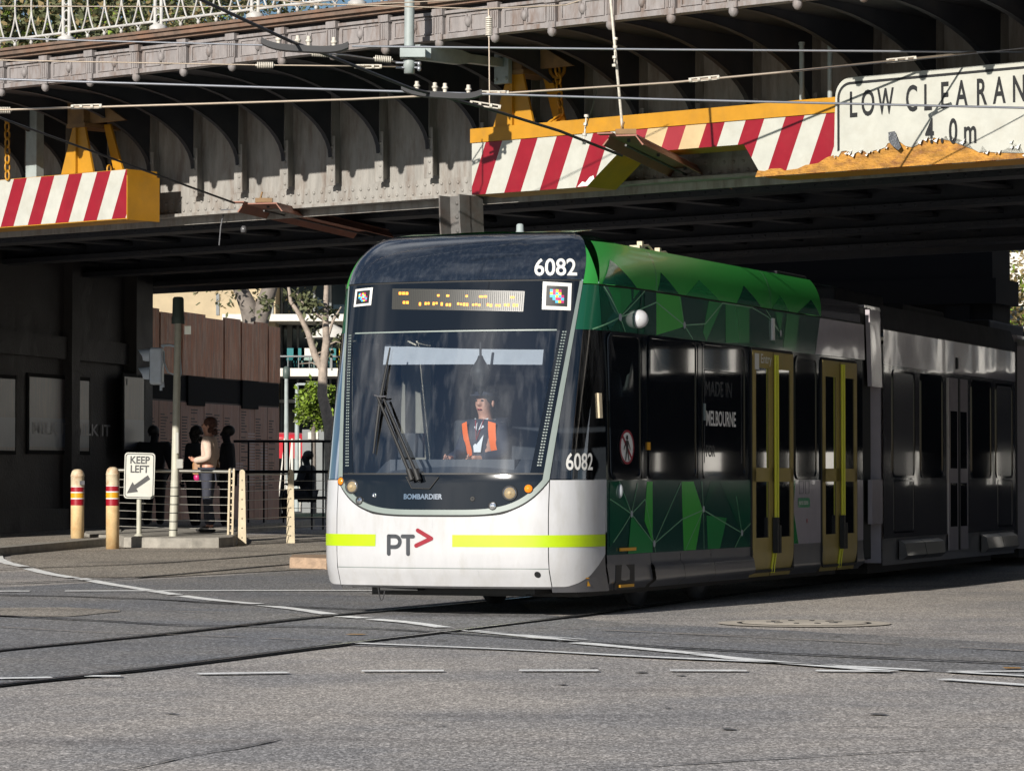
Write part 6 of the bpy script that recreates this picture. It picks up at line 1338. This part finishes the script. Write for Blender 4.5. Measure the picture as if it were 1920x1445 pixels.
# ================================================================= OVERHEAD LINES
def wire(label, pts, r, m, name='overhead_wire', sag=0.0, extra=None):
    P_ = [at(x, y, Y) for x, y, Y in pts]; out = []
    for a, b in zip(P_, P_[1:]):
        n = 8
        for i in range(n): t_ = i/n; out.append(a+(b-a)*t_+Vector((0, 0, -sag*4*t_*(1-t_))))
    out.append(P_[-1]); q = MB(); q.tube(out, r, 6)
    if not extra: return q.build(name, m, label=label, cat='wire', group='overhead wires and stays in front of the bridge')
    root = thing(name, label, 'wire', P_[0], 'overhead wires and stays in front of the bridge'); q.build('strand', m, root)
    for kind, x, y, Y, d_ in extra:
        c_ = at(x, y, Y); dv = Vector(d_).normalized(); e = MB()
        if kind == 'ins':
            ln_ = 0.10; e.tube([c_-dv*ln_, c_+dv*ln_], 0.012, 8)
            for k in range(9): p = c_+dv*(-0.075+0.019*k); e.tube([p-dv*0.006, p+dv*0.006], 0.034, 10)
            e.build('insulator', M['insul'], root)
        elif kind == 'turn':
            for o_ in (-0.015, 0.015): e.tube([c_-dv*0.12+Vector((0, 0, o_)), c_+dv*0.12+Vector((0, 0, o_))], 0.008, 6)
            for k in (-0.13, -0.05, 0.05, 0.13): e.tube([c_+dv*(k-0.012), c_+dv*(k+0.012)], 0.022, 8)
            e.build('turnbuckle', M['insul'], root)
        elif kind == 'frog':                              # dark boat-shaped crossing plate with bolts
            for k in range(14):
                a0, a1 = -0.36+0.72*k/14, -0.36+0.72*(k+1)/14; h0, h1 = 0.20*(a0/0.36)**4*0.25-0.02, 0.20*(a1/0.36)**4*0.25-0.02
                e.raw([c_+dv*a+Vector((0, b, h+z)) for a, h in ((a0, h0), (a1, h1)) for b in (-0.06, 0.06) for z in (-0.025, 0.025)], [(0, 1, 3, 2), (4, 6, 7, 5), (0, 4, 5, 1), (2, 3, 7, 6), (0, 2, 6, 4), (1, 5, 7, 3)], 0)
            for k in (-0.22, -0.06, 0.03, 0.24): e.tube([c_+dv*k+Vector((0, 0, 0.0)), c_+dv*k+Vector((0, 0, 0.09))], 0.018, 8, 1); e.ell(c_+dv*k+Vector((0, 0, 0.05)), (0.03, 0.03, 0.018), 1, 8)
            e.build('crossing_plate', [M['wiredark'], M['insul']], root)
    return root
X1 = (1, 0, 0)
wire('blue grey wire sagging across the whole picture below the bridge cornice', [(-60, 147, 31), (660, 169, 31), (1260, 187, 31), (1980, 204, 31)], 0.0115, M['wire'])
wire('bronze span wire rising to the right with wire wraps', [(-60, 208, 31.5), (660, 186.5, 31.5), (800, 180, 31.5), (961, 174, 31.5), (1260, 155, 31.5), (1484, 134, 31.5), (1830, 98, 33)], 0.0115, M['wiretan'], extra=[('turn', 162, 200, 31.5, (1, 0, 0.03)), ('turn', 925, 174.5, 31.5, X1), ('turn', 1320, 148, 31.5, (1, 0, 0.1)), ('turn', 1690, 112, 32.3, (1, 0, 0.1))])
wire('straight light wire passing just below the hanging pole arm', [(660, 87, 33), (1260, 93.5, 33), (1980, 98.5, 33)], 0.0115, M['wire'])
wire('thin grey wire at upper left running to the dark crossing plate', [(-60, 70, 33), (150, 76, 33), (490, 85, 33), (570, 88, 33)], 0.009, M['wire'])
wire('thin stay with a cage insulator left of the hanging pole', [(-60, 112, 35), (474, 122, 35), (640, 124, 35), (757, 126, 35.5)], 0.008, M['wiretan'], extra=[('ins', 497, 122.5, 35, X1), ('turn', 690, 125, 35.2, X1)])
wire('thin upper stay ending on the hanging pole', [(570, 98, 34), (650, 104, 34.5), (755, 118, 35.5)], 0.008, M['wire'], extra=[('ins', 600, 101, 34.3, (1, 0, -0.05)), ('ins', 718, 111, 35, (1, 0, -0.08))])
wire('black contact wire running diagonally to the right hand brown trough', [(360, -8, 27), (545, 78, 28), (620, 106, 29), (770, 166, 30), (905, 201, 31), (1050, 246, 32), (1166, 292, 33.3)], 0.014, M['wiredark'], extra=[('frog', 572, 88, 28.2, (1, 0, -0.05)), ('frog', 828, 175, 30.3, (1, 0, -0.07)), ('turn', 910, 197, 31, (1, 0, -0.15))])
wire('black contact wire running diagonally to the left hand brown trough', [(-60, 196, 34), (8, 224, 35), (440, 381, 39.4)], 0.012, M['wiredark'], extra=[('ins', 4, 207, 34.5, X1)])
wire('bright thin tan stay along the top of the picture', [(440, -6, 32), (600, 8, 32), (900, 17, 32), (1060, 10, 32), (1110, -6, 32)], 0.007, M['wiretan'])
wire('second bright thin stay crossing the white railing', [(-60, 12, 33), (420, 13, 33), (700, 8, 33), (1030, -8, 33)], 0.006, M['wiretan'])
wire('vertical dropper rod with small insulators hanging near the arm', [(916, 18, 31.2), (917, 80, 31.2), (918, 196, 31.2)], 0.007, M['wiretan'], extra=[('ins', 917, 50, 31.2, (0, 0, 1))])
wire('braided cable holding up the right hand brown trough', [(1144, -10, 33), (1153, 90, 33), (1168, 250, 33.2)], 0.015, M['insul'], extra=[('turn', 1153, 98, 33, (0.05, 0, 1))])
wire('short dropper wire between the span wire and contact wire', [(1120, 168, 31.5), (1110, 205, 32), (1095, 248, 32.6)], 0.005, M['wiredark'], extra=[('turn', 1097, 243, 32.5, (0.1, 0, 1))])
wire('stay wire crossing above the LOW CLEARANCE sign', [(1484, 134, 31.5), (1760, 108, 31.5), (1980, 84, 31.5)], 0.006, M['wiredark'])
# hanging pole with arm
Yp = 35.2; hp = thing('hanging_pole', 'grey green pole with a tapered arm hanging in front of the bridge cornice', 'pole', at(767, 138, Yp))
q = MB(); q.tube([at(769, -120, Yp), at(767, 100, Yp)], 0.052, 16); q.build('pole', M['polegreen'], hp)
q = MB(); q.lathe(at(767.5, 138, Yp), [(0, 0), (0.055, 0), (0.055, 0.05), (0.062, 0.055), (0.062, 0.13), (0.055, 0.14)], 16); q.box(at(774, 100, Yp-0.02), (0.26, 0.20, 0.10)); q.build('clamp', M['polegreen'], hp)
armA, armB = at(780, 98, Yp), at(950, 120, 36.9); dv = (armB-armA).normalized(); q = MB()
for t0, t1, h0, h1 in ((0, 0.45, 0.075, 0.075), (0.45, 0.55, 0.075, 0.045), (0.55, 1.0, 0.045, 0.045)):
    a, b = armA+(armB-armA)*t0, armA+(armB-armA)*t1; n = Vector((-dv.y, dv.x, 0))*0.05
    q.raw([p+n*s1_+Vector((0, 0, h*s2_)) for p, h in ((a, h0), (b, h1)) for s1_ in (-1, 1) for s2_ in (-1, 1)], [(0, 1, 3, 2), (4, 6, 7, 5), (0, 4, 5, 1), (2, 3, 7, 6), (0, 2, 6, 4), (1, 5, 7, 3)])
q.box(armA+(armB-armA)*0.1+Vector((0, -0.08, 0)), (0.12, 0.05, 0.12)); q.build('arm', M['polegreen'], hp)
q = MB(); e = BR(tpx(950), -0.06, zpx(950, 122)); q.box(e, (0.20, 0.06, 0.42), rot('Z', -40)); 
for sx in (-0.07, 0.07):
    for sz in (-0.16, 0.16): q.ell(e+ET*sx+Vector((0, 0, sz))-EP*0.04, (0.022, 0.022, 0.022), 0, 8)
q.build('wall_plate', M['polegreen'], hp)
q = MB()
for y0 in (118, 127): q.tube([at(742, y0, Yp-0.02), at(788, y0, Yp-0.02)], 0.013, 6); q.ell(at(786, y0+2, Yp-0.02), (0.025, 0.025, 0.03), 0, 8)
q.build('bolts', M['wire'], hp)
# troughs
def trough(A, Bq, wdt, h, label):
    d_ = (Bq-A).normalized(); n = Vector((d_.y, -d_.x, 0)).normalized()
    root = thing('wire_trough', label, 'trough', A, 'brown contact wire troughs under the bridge'); f_ = lambda a, b, c_: A+d_*a+n*b+Vector((0, 0, c_)); L = (Bq-A).length
    q = MB(); q.fbox(f_, 0, L, -wdt/2, wdt/2, h-0.015, h); q.prism(lambda b, c_, a: f_(a, b, c_), [(-wdt/2, h-0.016), (-wdt/2-0.07, h-0.10), (-wdt/2-0.055, h-0.105), (-wdt/2+0.012, h-0.016)], 0, L); q.prism(lambda b, c_, a: f_(a, b, c_), [(wdt/2, h-0.016), (wdt/2+0.07, h-0.10), (wdt/2+0.055, h-0.105), (wdt/2-0.012, h-0.016)], 0, L)
    q.fbox(f_, -0.10, 0.05, -wdt/2-0.1, -wdt/2+0.05, h+0.001, h+0.015); q.build('channel', M['trough'], root)
    q = MB(); q.tube([f_(0.15, 0, -0.02), f_(L, 0, -0.02)], 0.012, 6)
    a = 0.3
    while a < L: q.box(f_(a, 0, 0.02+h*0.4), (0.03, 0.06, h*0.7)); a += 1.6
    q.build('contact_wire', M['wiredark'], root)
    q = MB(); q.box(f_(0.15, 0, h+0.04), (0.20, 0.10, 0.05)); q.tube([f_(0.15, -0.05, h+0.05), f_(0.15, -0.02, h+0.14)], 0.012, 6); q.build('clamp', M['brownpaint'], root)
trough(at(1168, 266, 33.0), at(1340, 350, 38.3), 0.27, 0.07, 'brown wooden wire trough hanging over the tram beside the striped beam')
trough(at(487, 390, 39.6), at(700, 440, 43.9), 0.42, 0.06, 'brown wire trough under the girder left of the tram roof')
sl = MB(); P = at(455, 398, 41); sl.box(P, (0.5, 0.3, 0.05)); sl.tube([at(420, 395, 41), at(414, 425, 41), at(411, 460, 41)], 0.010, 6); sl.lathe(at(457, 436, 41), [(0, 0), (0.035, 0), (0.04, 0.05), (0.02, 0.08), (0, 0.08)], 10); sl.build('under_bridge_lamp', M['tskirt'], label='small lamp and drop pipe fixed below the girder by the left trough', cat='lamp')
# ================================================================= BEYOND THE BRIDGE
def tree(label, base, limbs, trunk_m, blobs, leaf_m, n, leaf, seed, group='trees beyond the bridge', name='tree'):
    t_ = thing(name, label, 'tree', base, group); q = MB()
    for pts, r0, r1 in limbs:
        m_ = len(pts); q.tube(pts, [r0+(r1-r0)*i/(m_-1) for i in range(m_)], 10)
    q.build('trunk', trunk_m, t_)
    rnd = random.Random(seed)
    if n:
        q = MB(); tot = sum(b[1][0]*b[1][1]*b[1][2] for b in blobs)
        for c_, rr in blobs:
            k = int(n*rr[0]*rr[1]*rr[2]/tot); clumps = [(Vector((rnd.gauss(0, 0.45)*rr[0], rnd.gauss(0, 0.45)*rr[1], rnd.gauss(0, 0.45)*rr[2]))) for _ in range(max(4, k//40))]
            for _ in range(k):
                o_ = rnd.choice(clumps); s_ = 0.16*(rr[0]+rr[2])/2
                p = Vector(c_)+o_+Vector((rnd.gauss(0, s_), rnd.gauss(0, s_), rnd.gauss(0, s_)))
                d_ = Vector((rnd.uniform(-1, 1), rnd.uniform(-1, 1), rnd.uniform(-1, 0.5))).normalized(); e = d_.cross(Vector((rnd.uniform(-1, 1), rnd.uniform(-1, 1), 1))).normalized(); l_ = leaf*rnd.uniform(0.6, 1.4)
                q.face([p, p+d_*l_*0.5+e*l_*0.28, p+d_*l_, p+d_*l_*0.5-e*l_*0.28], rnd.randrange(len(leaf_m)) if rnd.random() < 0.5 else 0)
        q.build('crown', leaf_m, t_)
    return t_
LV = [M['leaf2'], M['leaf3'], M['leaf1']]
Yg = 76
def L(px, Y): return [at(x, y, Y+dy) for x, y, dy in px]
bG = Gx(478, Yg)
tree('big gum tree with a thick forked trunk rising behind the rust red wall', bG, [([bG]+L([(476, 700, 0), (479, 610, 0)], Yg), 0.36, 0.30), (L([(478, 620, 0), (466, 575, 0), (452, 545, 0), (430, 490, 0), (410, 380, 0)], Yg), 0.24, 0.10), (L([(480, 620, 0), (494, 575, 0), (506, 540, 0), (530, 480, 0), (545, 380, 0)], Yg), 0.24, 0.10)], M['barkdark'],
     [(at(420, 120, Yg), (4.2, 3.0, 3.2)), (at(560, 330, Yg), (3.0, 3.0, 2.0)), (at(330, 300, Yg), (2.6, 2.5, 2.2)), (at(420, 560, Yg-1), (1.0, 0.8, 0.45)), (at(540, 565, Yg+1), (0.9, 0.8, 0.5))], [M['leaf2'], M['leaf3']], 16000, 0.15, 1)
bB = Gx(622, 71)
tree('thin pale barked tree with bare angular branches left of the tram', bB, [([bB]+L([(618, 800, 0), (604, 740, 0), (606, 690, 0), (612, 640, 0), (610, 590, 0), (613, 520, 0)], 71), 0.14, 0.05), (L([(606, 695, 0), (590, 665, 0), (578, 625, 0), (562, 590, 0), (545, 565, 0), (540, 530, 0)], 71), 0.085, 0.03), (L([(609, 600, 0), (590, 588, 0), (570, 572, 0), (556, 550, 0)], 71), 0.04, 0.015), (L([(612, 640, 0), (625, 600, 0), (640, 575, 0)], 71), 0.04, 0.015), (L([(590, 665, 0), (602, 660, 0), (625, 655, 0)], 71), 0.02, 0.008), (L([(606, 690, 0), (585, 680, 0), (560, 682, 0)], 71), 0.02, 0.006), (L([(608, 650, 0), (630, 640, 0), (645, 645, 0)], 71), 0.02, 0.006)], M['bark'],
     [(at(610, 560, 71), (0.9, 0.8, 0.4)), (at(620, 640, 71.5), (0.5, 0.5, 0.6))], [M['leaf2']], 420, 0.15, 2)
bS = Gx(588, 74)
tree('bright green leafy bush behind the pale barked tree', bS, [([bS, at(588, 800, 74), at(590, 740, 74)], 0.07, 0.03)], M['barkdark'], [(at(584, 735, 74), (0.30, 0.28, 0.36)), (at(600, 770, 74), (0.34, 0.30, 0.30)), (at(578, 770, 74), (0.30, 0.28, 0.36)), (at(612, 738, 74.4), (0.25, 0.24, 0.30))], [M['leaf1'], M['leaf1'], M['leaf2']], 2600, 0.11, 3, name='bush')
for i, (px, pyc, Y, r_, lab) in enumerate(((120, 20, 124, (7.2, 5, 5.2), 'dry leaved tall tree behind the white railing'), (-60, 60, 120, (5.8, 4.4, 5.0), 'dark tall tree at the far left behind the railing'), (300, 60, 132, (5.8, 4.4, 4.6), 'sparse tall tree far behind the white railing'))):
    b = Gx(px, Y); tree(lab, b, [([b, at(px+10, 500, Y), at(px, pyc+60, Y)], 0.35, 0.12)], M['barkdark'], [(at(px, pyc, Y), r_), (at(px+90, pyc+90, Y), (r_[0]*0.6, r_[1]*0.6, r_[2]*0.5))], LV, 11000, 0.30, 10+i)
b = Gx(1935, 78); tree('sunlit tree glimpsed past the end of the tram at the right edge', b, [([b, at(1935, 700, 78), at(1930, 560, 78)], 0.25, 0.12)], M['bark'], [(at(1935, 560, 78), (1.9, 1.5, 1.1)), (at(1925, 640, 78), (1.2, 1.0, 0.8))], [M['leaf3'], M['leaf1']], 4000, 0.13, 21)
# grass and path
lawn = MB(); lawn.grid(lambda i, j: (lambda p: Vector((p.x, p.y, gz(p.x, p.y)+0.006)))(Vector((-9+8*i, 66+9*j, 0))), 10, 10); lawn.build('lawn', M['grass'], kind='structure')
# building with slabs and balconies
Yb = 98.0
bd_ = thing('office_building', 'modern building with white balcony slabs, dark glass and cream walls beyond the trees', 'building', Gx(560, Yb))
def BX(px, py, Y): return at(px, py, Y)
x0, x1 = at(300, 700, Yb).x, at(900, 700, Yb).x; zs = lambda py: at(0, py, Yb).z
q = MB(); q.fbox(lambda a, b, c_: Vector((a, b, c_)), at(505, 0, Yb).x, x1, Yb+2.2, Yb+10, 0, zs(380)); core = q.build('glass_wall', M['bldglass'], bd_)
q = MB(); q.fbox(lambda a, b, c_: Vector((a, b, c_)), x0-6, at(516, 0, Yb).x, Yb+0.3, Yb+9, 0, zs(370)); q.build('cream_wall', M['bldcream'], bd_)
for (ya, yb, dep) in ((590, 603, 0.0), (691, 706, 0.0), (480, 492, 0.0)):
    q = MB(); q.fbox(lambda a, b, c_: Vector((a, b, c_)), at(420 if ya == 590 else 517, 0, Yb).x, x1, Yb-0.4, Yb+2.19, zs(yb), zs(ya)); q.build('floor_slab', M['bldwhite'], bd_)
q = MB(); q.fbox(lambda a, b, c_: Vector((a, b, c_)), at(517, 0, Yb).x, x1, Yb-0.3, Yb-0.28, zs(691), zs(668)); q.build('balcony_glass', M['bglass'], bd_)
q = MB(); q.tube([at(517, 668, Yb-0.3), at(900, 668, Yb-0.3)], 0.03, 6)
for k in range(9): q.tube([at(520+k*20, 668, Yb-0.3), at(520+k*20, 691, Yb-0.3)], 0.015, 6)
q.build('balcony_rail', M['bldgrey'], bd_)
for px in (516, 536, 650, 760):
    q = MB(); q.fbox(lambda a, b, c_: Vector((a, b, c_)), at(px-5, 0, Yb).x, at(px+4, 0, Yb).x, Yb+1.9, Yb+2.19, zs(691), zs(603)); q.build('column', M['bldgrey'], bd_)
for k in range(5):
    q = MB(); xx = at(520+k*31, 0, Yb).x
    for (za, zb_) in ((886, 706), (691, 604), (590, 493)): q.fbox(lambda a, b, c_: Vector((a, b, c_)), xx-0.03, xx+0.03, Yb+2.1, Yb+2.18, zs(za), zs(zb_))
    q.build('mullion', M['bldgrey'], core)
q = MB(); q.fbox(lambda a, b, c_: Vector((a, b, c_)), at(517, 0, Yb).x, x1, Yb+1.8, Yb+2.15, zs(752), zs(746)); q.fbox(lambda a, b, c_: Vector((a, b, c_)), at(517, 0, Yb).x, x1, Yb+1.8, Yb+2.15, zs(828), zs(790-20)) if False else None; q.build('awning', M['bldwhite'], bd_)
q = MB(); rnd = random.Random(6)
for k in range(12):
    xx = at(395+k*10+rnd.uniform(-2, 2), 0, Yb).x
    if rnd.random() < 0.55: q.fbox(lambda a, b, c_: Vector((a, b, c_)), xx, xx+0.09, Yb+0.27, Yb+0.295, zs(590), zs(550))
q.build('wall_strips', M['bldgrey'], bd_)  # thin grey strips at random spots on the cream wall
for k, (x, c_) in enumerate(((548, 'teal'), (560, 'teal'), (575, 'bldwhite'), (640, 'yl'), (625, 'teal'))):
    P = at(x, 690, Yb+0.3); ch_ = MB(); ch_.box(P+Vector((0, 0, 0.25)), (0.32, 0.3, 0.06)); ch_.box(P+Vector((0, 0.14, 0.42)), (0.32, 0.04, 0.32))
    for sx in (-0.13, 0.13):
        for sy in (-0.12, 0.12): ch_.tube([P+Vector((sx, sy, 0)), P+Vector((sx, sy, 0.23))], 0.012, 5)
    ch_.build('balcony_chair', M[c_], label=['teal chair nearest the left end of the far balcony', 'teal chair second on the far balcony', 'white chair on the far balcony behind bare branches', 'yellow chair on the far balcony beside the tram', 'teal chair behind the pale tree trunk on the balcony'][k], cat='chair', group='chairs on the far balcony')
# park furniture
def lamp_post(px, pyt, Y, label, arm):
    b = Gx(px, Y); t_ = at(px, pyt, Y); r_ = thing('street_lamp', label, 'lamp', b, 'slim lamp posts beyond the bridge')
    q = MB(); q.tube([b, t_], [0.07, 0.045], 10); q.build('pole', M['polegreen'], r_)
    q = MB()
    if arm: q.box(t_+Vector((0.30, 0, 0)), (0.6, 0.12, 0.05)); q.box(t_+Vector((0.5, 0, -0.03)), (0.3, 0.16, 0.06))
    else: q.lathe(t_, [(0.05, 0), (0.09, 0.05), (0.09, 0.25), (0.03, 0.30), (0, 0.30)], 12)
    q.build('lamp_head', M['signalgreen'] if not arm else M['polegreen'], r_)
lamp_post(537, 710, 82, 'plain grey lamp post in the gap beside the rust red wall', False); lamp_post(557, 720, 80, 'slim lamp post with a flat arm in front of the green bush', True)
Pq = Gx(590, 80); q = MB()
fn = thing('white_fence', 'white slatted fence with diagonal braces beyond the bridge', 'fence', Pq)
for x in range(520, 640, 14):
    q = MB(); q.tube([Gx(x, 80), at(x, 822, 80)], 0.03, 6); q.tube([Gx(x, 80), at(x+14, 824, 80)], 0.02, 5); q.tube([at(x, 826, 80), at(x+14, 826, 80)], 0.025, 5); q.build('fence_bay', M['bldwhite'], fn)
bxp = thing('planter_box', 'grey box with a white notice below the green bush', 'box', Gx(590, 77))
q = MB(); q.fbox(lambda a, b, c_: Vector((a, b, c_)), at(568, 0, 77).x, at(612, 0, 77).x, 77, 77.8, gz(-4, 70), at(0, 805, 77).z); q.build('box_body', M['bldgrey'], bxp)
q = MB(); q.fbox(lambda a, b, c_: Vector((a, b, c_)), at(579, 0, 77).x, at(598, 0, 77).x, 76.97, 76.995, at(0, 823, 77).z, at(0, 810, 77).z); q.build('notice', M['bldwhite'], bxp)
rc = MB(); P = at(538, 822, 86); rc.ell(P, (0.75, 0.4, 0.16), 0, 16); rc.fbox(lambda a, b, c_: P+Vector((a, b, c_)), -0.7, 0.7, -0.35, 0.35, -0.5, -0.1); rc.build('red_kiosk_cover', M['redcar'], label='low red and white covered stand behind the handrail', cat='stand')
um = thing('white_umbrella', 'white cafe umbrella on the upper terrace beside the tram', 'umbrella', at(622, 660, 95)); P = at(622, 634, 95)
q = MB(); q.lathe(P, [(0.75, 0.0), (0.4, 0.22), (0, 0.42)], 8); q.build('canopy', M['bldwhite'], um); q = MB(); q.tube([P+Vector((0, 0, -0.9)), P], 0.03, 6); q.build('pole', M['bldgrey'], um)
# buildings and wall added to be mirrored in the paint and glass of the tram
def block(base, size, rz, label, floors, bays, m_wall, yoff=0):
    r_ = thing('street_building', label, 'building', base); r_.rotation_euler.z = 0
    mt = Matrix.Rotation(rz, 3, 'Z'); f_ = lambda a, b, c_: Vector(base)+mt @ Vector((a, b, c_)); W_, D_, H_ = size
    q = MB(); q.fbox(f_, -W_/2, W_/2, -D_/2, D_/2, 0, H_); q.fbox(f_, -W_/2-0.3, W_/2+0.3, -D_/2-0.3, D_/2+0.3, H_, H_+0.6); wl = q.build('wall', m_wall, r_)
    q = MB(); fh, bw = H_/floors, W_/bays; bd2 = D_/bays
    for i in range(floors):
        for k in range(bays):
            for sg_ in (-1, 1):
                a = -W_/2+(k+0.2)*bw; q.fbox(f_, a, a+bw*0.6, sg_*D_/2-0.02+0.001*sg_, sg_*D_/2+0.02, i*fh+fh*0.25, i*fh+fh*0.8)
                a = -D_/2+(k+0.2)*bd2; q.fbox(f_, sg_*W_/2-0.02, sg_*W_/2+0.02, a, a+bd2*0.6, i*fh+fh*0.25, i*fh+fh*0.8)
    q.build('windows', M['bldglass'], r_)['kind'] = 'stuff'
    return r_
rw = thing('reflection_wall', 'dark slotted wall added out of view, shaped for its reflection in the tram side', 'wall', (20, 50, 0))  # added out of view; its slots shape the reflections on the tram
W0 = Vector((12.2, 55.4, 0)); WD = Vector((0.79, -0.61, 0)); WN = Vector((0.61, 0.79, 0)); fw = lambda a, b, c_: W0+WD*a+WN*b+Vector((0, 0, c_))
rnd = random.Random(8)
q = MB(); q.fbox(fw, -1.5, 11, 0, 0.5, 0, 1.12); q.build('parapet', M['near_black'], rw)
q = MB(); q.fbox(fw, -1.5, 11, 0, 0.5, 1.66, 2.98); q.build('mid_band', M['near_black'], rw)
q = MB(); q.fbox(fw, 11, 30, -0.1, 0.6, 0, 4.0); q.build('wall_bay', M['near_black'], rw)
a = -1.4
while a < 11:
    w_ = rnd.uniform(0.25, 1.3); q = MB(); q.fbox(fw, a, a+w_, 0.05, 0.4, 1.121, 1.659); q.build('low_pier', M['near_black'], rw); a += w_+rnd.uniform(0.06, 0.40)
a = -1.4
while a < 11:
    w_ = rnd.uniform(0.08, 0.5); q = MB(); q.fbox(fw, a, a+w_, 0.1, 0.4, 2.981, 3.42 if a > 3.3 else 4.2); q.build('post', M['near_black'], rw); a += w_+rnd.uniform(0.08, 0.5)
q = MB(); q.fbox(fw, -1.5, 3.3, -0.1, 0.6, 4.15, 7.5); q.fbox(fw, 3.3, 30, -0.1, 0.6, 3.40, 7.5); q.build('lintel', M['near_black'], rw)
block((34, 84, 0), (30, 10, 16), R(-38), 'pale office block across the street, mirrored in the tram side', 9, 24, M['bldstone'])
block((14, 96, 0), (10, 8, 13), R(-30), 'white building beyond the bridge, mirrored in the second tram car', 4, 4, M['bldwhite'])
